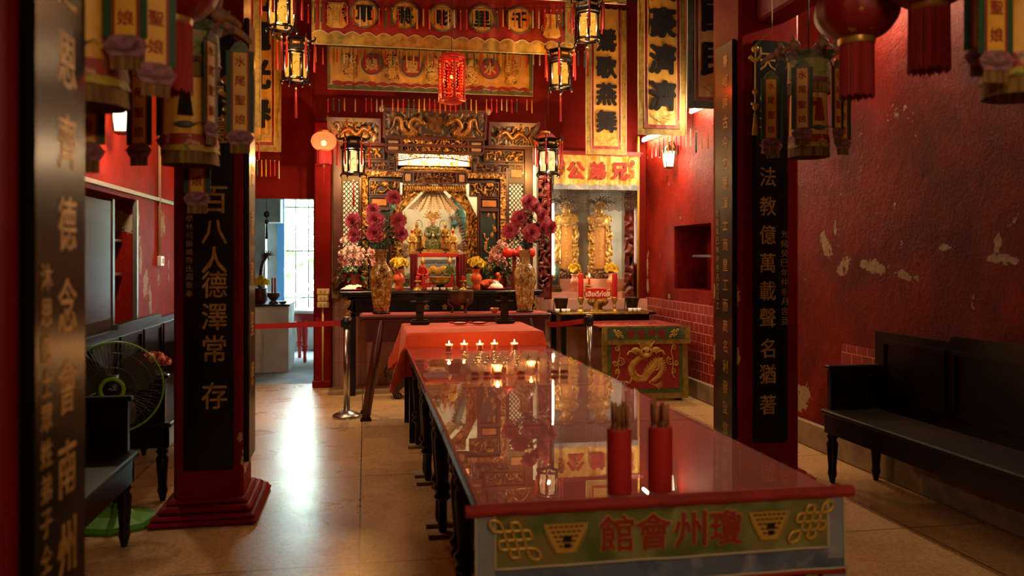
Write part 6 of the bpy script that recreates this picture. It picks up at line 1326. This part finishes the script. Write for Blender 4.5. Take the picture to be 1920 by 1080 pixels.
sw = lambda x, z: -.012*fold(x*.6, 2)*(1-z/.9)-.02*(1-z/.78)
def sheetz(name, mt, x0, x1, z0, z1, off): m = MB(); m.sheet(24, 12, lambda a, b: (x0+(x1-x0)*a, sw(x0+(x1-x0)*a, z0+(z1-z0)*b)-off, z0+(z1-z0)*b)); return m.build(name, mt, t)
sheetz('gold_border', 'brocade', -DW/2, DW/2, .03, .78, 0); sheetz('inner_border', 'greenbrocade', -DW/2+.06, DW/2-.06, .09, .78, .004); sheetz('ground', 'redrich', -DW/2+.1, DW/2-.1, .14, .78, .008)
m = MB(); dragon(m, [(.0, .50), (-.1, .44), (-.16, .36), (-.12, .26), (-.02, .24), (.04, .32), (.14, .42), (.18, .34), (.12, .25), (.04, .2), (.12, .17)], .035, -.02, 0, 1, 1, 1, .35, 1, 6)
m.ball((0, -.03, .52), (.075, .02, .055), 0, 14, 9); m.ball((0, -.045, .485), (.05, .015, .022), 0, 10, 6)
for s in (-1, 1):
    m.ball((s*.03, -.05, .53), .012, 2, 8, 6); m.tube([(s*.04, -.035, .56), (s*.09, -.035, .63)], (.01, .003), 5, 1, 0); m.ball((s*.11, -.03, .54), (.05, .012, .03), 0, 10, 6); m.tube([(s*.1, -.03, .5), (s*.17, -.03, .53), (s*.2, -.03, .49)], .01, 5, 0, 4)
for j in range(9): a = PI*(.15+.7*j/8); m.tube([(.05*math.cos(a), -.03, .55), (.085*math.cos(a), -.03, .57+.08*math.sin(a))], (.012, .004), 5, 0)
m.build('gold_dragon', ['satinbright', 'goldthread', 'blackcloth'], t)
for s in (-1, 1):
    m = MB()
    for j, (x, z, r_) in enumerate(((.29, .62, .035), (.31, .56, .03), (.27, .42, .045), (.33, .4, .03), (.3, .32, .03))): spiral(m, (s*x, z), r_, 1.6, .006, 0, j, s, -.024)
    m.tube([(s*.31, -.024, .62), (s*.28, -.024, .52), (s*.3, -.024, .42), (s*.29, -.024, .3), (s*.32, -.024, .24)], .006, 5, 0, 5); m.build('cloud_scrolls', 'goldthread', t)
sheetz('upper_band_border', 'brocade', -DW/2-.01, DW/2+.02, .60, .79, .03); sheetz('upper_band', 'oliveground2', -DW/2+.05, DW/2-.05, .65, .775, .034)
for i, ch in enumerate('館會州瓊'): m = MB(); x = -.165+.11*i; m.glyph(ch, (x, sw(x, .71)-.038, .712), .085, bold=.03, th=.03); m.build('character', 'redthread', t)
for s in (-1, 1): m = MB(); knot(m, (s*.3, .712), .036, .004, 0, -.05, -.3, -s); m.build('endless_knot', 'goldthread', t)

# ================================================================== BENCHES
def bench(loc, rz, L, label, D=.52):
    t = thing('bench', label, 'bench', loc, rz)     # back at x=0, front towards +x, length along y
    m = MB(); m.box(0, D+.02, -.02, L+.02, .455, .485, bev=.008); m.build('seat', 'darkwood', t)
    m = MB(); m.box(D-.03, D, 0, L, .33, .455); m.box(.02, .05, 0, L, .33, .455); m.box(.02, D, 0, .03, .33, .455); m.box(.02, D, L-.03, L, .33, .455); m.build('apron', 'blackwood', t)
    m = MB(); a, b = L*.27, L*.73
    prof = [(0, .485), (L, .485), (L, 1.0), (b+.03, 1.0), (b, 1.035), (a, 1.035), (a-.03, 1.0), (0, 1.0)]
    m.add([(0, y, z) for y, z in prof]+[(.045, y, z) for y, z in prof], [tuple(range(8)), tuple(range(15, 7, -1))]+[(i, i+8, (i+1) % 8+8, (i+1) % 8) for i in range(8)])
    n = 4
    for k in range(n):
        y0, y1 = .06+(L-.12)*k/n+.03, .06+(L-.12)*(k+1)/n-.03
        for (c0, c1, d0, d1) in ((y0, y1, .56, .585), (y0, y1, .925, .95), (y0, y0+.025, .585, .925), (y1-.025, y1, .585, .925)): m.box(.045, .06, c0, c1, d0, d1)
    m.build('backrest', 'blackwood', t)
    for e, y in (((0, 0), (1, L-.05))):
        m = MB(); m.box(.04, D-.02, y+.005, y+.045, .485, .755); m.box(.04, D, y-.005, y+.055, .755, .78, bev=.006)
        for s in (-.006, .05):
            for (c0, c1, d0, d1) in ((.1, D-.08, .545, .565), (.1, D-.08, .69, .71), (.1, .12, .565, .69), (D-.1, D-.08, .565, .69)): m.box(c0, c1, y+s, y+s+.012, d0, d1)
        m.build('armrest', 'blackwood', t)
    for x in (.06, D-.04):
        for y in ([.03, L-.03]+([L/2] if D > .5 else [])):
            m = MB(); m.lathe([(.016, 0), (.022, .03), (.03, .06), (.026, .1), (.034, .2), (.038, .26), (.026, .285), (.038, .305), (.028, .325), (.036, .34)], (x, y, 0), 14); m.build('leg', 'blackwood', t)
    return t
bench((-1.71, 5.3, 0), 0, 2.55, 'dark wooden bench along the left wall, behind the fan')
bench((-1.71, 2.05, 0), 0, 2.5, 'dark wooden bench at the left, its armrest in front of the fan')
bench((3.44, 5.0, 0), PI, 2.75, 'long dark wooden bench against the right wall', .42)
# ================================================================== FAN, FLOWERS, LEFT WALL THINGS
t = thing('standing_fan', 'standing fan with lime green hub and green base between the left benches', 'fan', (-1.385, 4.92, 0), .12)
m = MB(); m.lathe([(.235, 0), (.24, .015), (.22, .035), (.1, .06), (.05, .1), (.035, .12)], (0, 0, 0), 8, 0, False); m.build('base', 'fangreen', t)
m = MB(); m.tube([(0, 0, .1), (0, 0, .62)], .017, 12); m.build('pole', 'blackplastic', t)
HZ = .77
m = MB(); m.tube([(0, .02, .6), (0, .02, .72)], .026, 10); m.ball((0, .06, HZ), (.055, .09, .06), 0, 14, 9); m.build('motor', 'blackplastic', t)
cage = MB(); RX = Matrix.Rotation(PI/2, 4, 'X')
for k in range(72):
    a = 2*PI*k/72; c, s = math.cos(a), math.sin(a); cage.tube([(.05*c, -.105, HZ+.05*s), (.16*c, -.1, HZ+.16*s), (.245*c, -.06, HZ+.245*s), (.252*c, -.03, HZ+.252*s)], .0017, 3)
    if k % 2 == 0: cage.tube([(.252*c, -.03, HZ+.252*s), (.2*c, .03, HZ+.2*s), (.07*c, .04, HZ+.07*s)], .0017, 3)
for r_, y in ((.12, -.103), (.2, -.085)): cage.tube([(r_*math.cos(2*PI*k/40), y, HZ+r_*math.sin(2*PI*k/40)) for k in range(40)], .0015, 4, 0, 0, 1, True)
cage.build('wire_cage', 'wire', t)
m = MB(); m.tube([(.254*math.cos(2*PI*k/56), -.03, HZ+.254*math.sin(2*PI*k/56)) for k in range(56)], .005, 6, 0, 0, 1, True); m.build('rim', 'fanlime', t)
for k in range(3):
    m = MB(); vs = []; fs = []; a0 = k*2*PI/3+.6
    for i in range(9):
        r_ = .03+.2*i/8; wd = .5+.45*math.sin(PI*min(1, i/8*.9+.1))
        for j in range(7): a = a0+(j/6-.5)*wd*1.5; vs.append((r_*math.cos(a), -.045+.05*(j/6-.5), HZ+r_*math.sin(a)))
    for i in range(8):
        for j in range(6): fs.append((i*7+j, i*7+j+1, i*7+8+j, i*7+7+j))
    m.add(vs, fs, 0, True); m.build('blade', 'fanblade', t)
m = MB(); m.lathe([(.068, 0), (.07, .012), (.05, .018), (.05, .008), (.001, .008)], (0, 0, 0), 28, 0, True, Matrix.Translation(V((0, -.105, HZ))) @ RX, cap=False); m.build('hub_ring', 'fanlime', t)
m = MB(); m.lathe([(.049, .006), (.045, .014), (.001, .016)], (0, 0, 0), 24, 0, True, Matrix.Translation(V((0, -.105, HZ))) @ RX, cap=False); m.tube([(-.018, -.122, HZ), (-.008, -.122, HZ+.008), (0, -.122, HZ-.002), (.02, -.122, HZ+.002)], .002, 4, 1, 3); m.build('hub_cap', ['blackplastic', 'print'], t)
t = thing('flower_vase', 'pale vase of flowers on the bench seat beside the left pillar', 'vase', (-1.33, 5.56, .485)); m = MB(); m.lathe([(.035, 0), (.04, .02), (.045, .1), (.03, .17), (.04, .2), (.035, .2), (.025, .17), (.038, .1), (.03, .02)], seg=20, cap=False); m.build('body', 'white2', t)
b = thing('flower_bunch', 'orange pink flower bunch in the vase beside the left pillar', 'flowers', (-1.33, 5.56, .66)); q = random.Random(3); ob = None; st = MB(); lf = MB()
for j in range(14):
    a = j*2.4; rr = .085*math.sqrt(j/14); pos = V((rr*math.cos(a), rr*math.sin(a), .2+.05*q.random()-rr*.5)); st.tube([(0, 0, 0), pos*.5, pos], .003, 4, 0, 3)
    if ob is None: ob = o = bloom_mesh(31, 4, .026, 8).build('bloom', ['orangeflower', 'rose'], b)
    else: o = ob.copy(); C.objects.link(o); o.parent = b
    o.location = pos; o.rotation_euler = V((pos.x, pos.y-.06, .1)).to_track_quat('Z', 'Y').to_euler(); o.scale = (1.2,)*3
    leaf(lf, pos*.5, (math.cos(a), math.sin(a), .3), .06, .012)
st.build('stem', 'stem', b); lf.build('leaves', 'leaf', b)
# glass cupboard in the left wall
m = MB(); m.box(XL-.03, XL-.022, 4.75, 6.33, .93, 1.9); dr = thing('sliding_glass_door', 'dusty sliding glass door covering the left wall cupboard', 'cupboard door', (0, 0, 0)); m.build('glass_pane', 'cabinetglass', dr); m = MB(); m.box(XL-.035, XL-.015, 6.31, 6.36, .92, 1.92); m.build('edge_rail', 'frame', dr)
m = MB(); m.box(XL-.02, XL+.012, 6.84, 6.88, .9, 1.95); m.box(XL-.04, XL+.012, 4.7, 6.88, .88, .93); m.box(XL, XL+.02, 5.0, 8.06, 1.985, 2.015); struct(m.build('trim_11', 'chrome'))
for z in (1.36, 1.62):
    m = MB(); m.box(XL-.42, XL-.1, 4.72, 6.86, z, z+.018); tag(m.build('cupboard_shelf', 'chrome'), 'pale shelf board inside the left wall cupboard, the %s one' % ('lower' if z < 1.5 else 'upper'), 'shelf')
for (y, z, s, lb, mt) in ((6.45, 1.638, (.12, .16, .04), 'flat pale box lying on the upper cupboard shelf, front one', 'box'), (6.66, 1.638, (.1, .12, .035), 'flat orange box lying on the upper cupboard shelf, rear one', 'tileorange'), (6.58, 1.675, (.05, .07, .13), 'small upright tin standing on the boxes in the cupboard', 'tileorange')):
    m = MB(); m.box(-s[0]/2, s[0]/2, -s[1]/2, s[1]/2, 0, s[2], bev=.004); m.box(-s[0]/2-.002, s[0]/2+.002, -s[1]/2-.002, s[1]/2+.002, s[2]*.7, s[2]*.75); tag(m.build('carton' if s[2] < .1 else 'tin', mt, loc=(XL-.2, y, z)), lb, 'box')
m = MB(); m.box(-.12, .12, -.12, .12, 0, .2, bev=.006); m.box(-.122, .122, -.125, .125, .15, .16); tag(m.build('carton', 'box', loc=(XL-.22, 5.6, .932)), 'pale cardboard box behind the dusty glass of the cupboard', 'box')
for y, k, nm in ((6.46, 1, 'front'), (6.66, .9, 'rear')):
    t = thing('water_bottle', 'clear plastic bottle standing at the bottom of the cupboard, the %s one' % nm, 'bottle', (XL-.14, y, .932)); m = MB(); m.lathe([(.03, 0), (.037, .01), (.035, .05), (.038, .06), (.035, .1), (.038, .14), (.036, .17), (.014, .21), (.014, .225)], seg=20); m.build('body', 'bottle', t); m = MB(); m.lathe([(.016, .222), (.016, .245)], seg=16); m.build('cap', 'white2', t); t.scale = (k, k, k*1.05)
t = thing('wall_socket', 'cream switch box on the left wall at the end of its conduit', 'switch', (XL, 7.57, 1.42)); m = MB(); m.box(0, .035, -.055, .055, 0, .09, bev=.006); m.build('box', 'white2', t); m = MB(); m.box(.035, .042, .0, .035, .02, .07, bev=.003); m.build('rocker', 'white', t)
m = MB(); m.tube([(XL+.012, 7.55, 1.5), (XL+.012, 7.55, 3.3)], .013, 6); tag(m.build('conduit', 'conduit'), 'thin cream conduit running up the left wall from the switch box', 'conduit')
# switch boxes on the red door post
for i, (z, w_) in enumerate(((1.105, .1), (1.03, .09), (.955, .095))):
    t = thing('switch_box', 'cream switch box on the red post by the doorway, %s of three' % ('topmost', 'middle', 'lowest')[i], 'switch', (-.475, 9.59, z)); m = MB(); m.box(-w_/2-.02, w_/2+.02, -.05, .0, -.034, .034, bev=.006); m.build('box', 'switch', t); m = MB()
    m.box(-.035, -.015, -.057, -.05, -.012, .012); m.box(.01, .03, -.057, -.05, -.012, .012); m.build('rocker', 'beige', t)
m = MB(); m.tube([(-.48, 9.585, .08), (-.48, 9.585, .92)], .012, 6); tag(m.build('conduit', 'switch'), 'cream conduit below the switch boxes on the red post', 'conduit')

# ================================================================== BARRIER POSTS
def stanchion(x, y, label, ends):
    t = thing('barrier_post', label, 'barrier post', (x, y, 0)); m = MB(); m.lathe([(.132, 0), (.134, .014), (.128, .028), (.06, .055), (.035, .065)], seg=36); m.build('base', 'steel', t); m = MB(); m.tube([(0, 0, .06), (0, 0, .84)], .03, 24); m.build('pole', 'steel', t); m = MB(); m.tube([(0, 0, .84), (0, 0, .935)], .036, 24); m.cbox((-.04, 0, .88), (.03, .05, .07)); m.build('belt_head', 'blackplastic', t); m = MB(); m.tube([(0, 0, .935), (0, 0, .94)], .036, 24); m.build('cap', 'steel', t)
    m = MB(); e = V(ends)-V((x, y, 0)); n = 16; q = [V((e.x*k/n, e.y*k/n, .885+e.z*k/n-.05*math.sin(PI*k/n*.5))) for k in range(n+1)]; m.add([p_+V((0, 0, s)) for p_ in q for s in (-.025, .025)]+[p_+V((0, .003, s)) for p_ in q for s in (-.025, .025)], [(2*k, 2*k+2, 2*k+3, 2*k+1) for k in range(n)]+[(2*k+1+2*(n+1), 2*k+3+2*(n+1), 2*k+2+2*(n+1), 2*k+2*(n+1)) for k in range(n)]); m.build('belt', 'strap', t)
stanchion(-.172, 7.80, 'steel barrier post with red belt at the left end of the red altar table', (-1.75, 8.1, 0))
stanchion(2.16, 7.72, 'steel barrier post with red belt left of the dragon cloth table', (1.765, 7.86, 0))
# ================================================================== ANIMAL STATUE UNDER THE ALTAR
p = at(752, 700, 9.0); t = thing('tiger_statue', 'dark brown four legged animal statue under the altar behind the orange cloth', 'statue', (p.x+.02, 8.78, 0)); m = MB()
m.tube([(-.06, 0, .36), (.06, 0, .40), (.2, 0, .385), (.36, 0, .40), (.44, 0, .45)], lambda k: .105+.03*math.sin(k*PI), 12, 0, 4)
for s in (-1, 1):
    m.tube([(-.06, s*.06, .34), (-.12, s*.07, .24), (-.04, s*.07, .17), (-.09, s*.07, .1), (-.085, s*.07, .03)], lambda k: .075-.042*k, 8, 0, 4); m.ball((-.06, s*.07, .02), (.05, .032, .022), 0, 8, 6)
    m.tube([(.38, s*.07, .36), (.40, s*.08, .2), (.385, s*.08, .03)], lambda k: .065-.03*k, 8, 0, 4); m.ball((.41, s*.08, .02), (.05, .032, .022), 0, 8, 6)
m.tube([(.4, 0, .44), (.5, 0, .53)], (.1, .085), 10); m.ball((.55, 0, .55), (.1, .085, .085), 0, 12, 8); m.ball((.64, 0, .525), (.055, .05, .045), 0, 10, 7)
for s in (-1, 1): m.ball((.52, s*.06, .63), (.03, .015, .035), 0, 8, 6)
m.tube([(-.14, 0, .4), (-.2, 0, .3), (-.19, .02, .2)], (.022, .012), 7, 0, 4); o = m.build('body', 'dogbrown', t); rm = o.modifiers.new('join', 'REMESH'); rm.mode = 'VOXEL'; rm.voxel_size = .014; rm.use_smooth_shade = True
# niche contents on the right wall
m = MB(); m.box(XR+.12, XR+.38, 7.86, 8.6, 1.50, 1.525); tag(m.build('niche_shelf', 'lattice'), 'thin dark shelf board inside the right wall niche', 'shelf')
# ================================================================== BACK ROOM THINGS
p0, p1 = at(474, 568, 11.0), at(541, 568, 11.0)
t = thing('masonry_altar', 'whitewashed masonry altar in the room behind the doorway', 'altar', (0, 0, 0)); m = MB(); m.box(-1.89, p1.x, 11.0, 11.9, 0, .86); m.build('body', 'white', t); m = MB(); m.box(-1.89, p1.x+.02, 10.97, 11.9, .86, .885); m.build('slab', 'darkwood', t)
p = at(487, 565, 11.2); t = thing('flower_vase', 'brown vase on the whitewashed altar in the back room', 'vase', (p.x, 11.25, .885)); m = MB(); m.lathe([(.06, 0), (.09, .03), (.1, .1), (.085, .18), (.095, .2)], seg=20); m.build('body', 'maroon', t)
b = thing('chrysanthemum_bunch', 'yellow flower bunch in the brown vase of the back room', 'flowers', (p.x, 11.25, 1.07)); st = MB()
for j in range(12):
    a = j*2.4; rr = .11*math.sqrt(j/12); pos = V((rr*math.cos(a), rr*math.sin(a), .16-.6*rr)); st.tube([(0, 0, 0), pos], .003, 4); o = m0.copy(); C.objects.link(o); o.parent = b; o.location = pos; o.scale = (1.9,)*3; o.rotation_euler = V((pos.x, pos.y-.1, .1)).to_track_quat('Z', 'Y').to_euler()
st.build('stem', 'stem', b)
q = at(492, 500, 11.3); t = thing('feather_sprig', 'dark feather sprig standing behind the yellow flowers of the back room', 'ornament', (p.x-.02, 11.36, .885)); m = MB(); m.tube([(0, 0, 0), (.02, 0, .45), (.09, 0, .62), (.13, 0, .66)], (.03, .012), 7, 0, 5); m.build('stem', 'maroon', t); m = MB()
for j in range(12): a = j*.45; m.tube([(.1, 0, .64), (.1+.09*math.cos(a), 0, .64+.07*math.sin(a))], (.012, .004), 5)
m.build('plume', 'lattice', t)
p = at(513, 566, 11.15); t = thing('censer', 'small dark censer with two red candles in the back room', 'censer', (p.x, 11.15, .885)); m = MB(); m.lathe([(.06, 0), (.065, .015), (.03, .04), (.05, .06), (.085, .1), (.08, .13), (.09, .145), (.07, .145), (.001, .12)], seg=20, cap=False); m.build('bowl', 'bronze', t)
for s in (-1, 1): m = MB(); m.tube([(s*.018, 0, .12), (s*.018, 0, .34)], .011, 8); m.build('candle', 'wax', t)
p = at(533, 566, 11.1); t = thing('small_bowl', 'tiny dark bowl at the edge of the back room altar', 'bowl', (p.x-.02, 11.1, .885)); m = MB(); m.lathe([(.03, 0), (.05, .02), (.05, .035), (.04, .03), (.001, .01)], seg=16, cap=False); m.build('bowl', 'bronze', t)
p = at(604, 585, 12.1); t = thing('round_table', 'round red table with turned legs by the back room window', 'table', (p.x, 12.3, 0)); m = MB(); m.lathe([(.52, .70), (.54, .71), (.54, .73), (.001, .735)], seg=40, cap=False); m.lathe([(.52, .70), (.001, .70)], seg=40, cap=False); m.build('table_top', 'white2', t); m = MB(); m.lathe([(.44, .58), (.46, .7)], seg=32); m.build('apron', 'redlac', t)
for k in range(4): a = k*PI/2+PI*.75+.2; m = MB(); m.lathe(turned(.6, .9), (.42*math.cos(a), .42*math.sin(a), 0), 12); m.build('leg', 'redlac', t)
m = MB(); m.box(-.6, .3, 13.2, 13.45, 0, .3); m.box(-.62, .32, 13.18, 13.46, .3, .33); tag(m.build('low_bench', 'redlac'), 'low red bench under the back room window', 'bench')
p = at(498, 375, 10.2); t = thing('hanging_charm', 'small dark charm hanging in the back room doorway', 'ornament', (p.x, 10.3, 2.02)); m = MB(); m.tube([(0, 0, .06), (0, 0, 1.18)], .003, 5); m.build('cord', 'iron', t); m = MB(); m.ball((0, 0, 0), (.035, .02, .04), 0, 10, 7); m.ball((0, 0, -.09), (.025, .02, .03), 0, 8, 6); m.tube([(0, 0, -.1), (0, 0, -.3)], (.008, .016), 6); m.tube([(0, 0, .06), (0, 0, -.1)], .003, 4); m.build('charm', 'iron', t)
p = at(588, 505, 12.3)
S.view_settings.exposure = S.view_settings.exposure
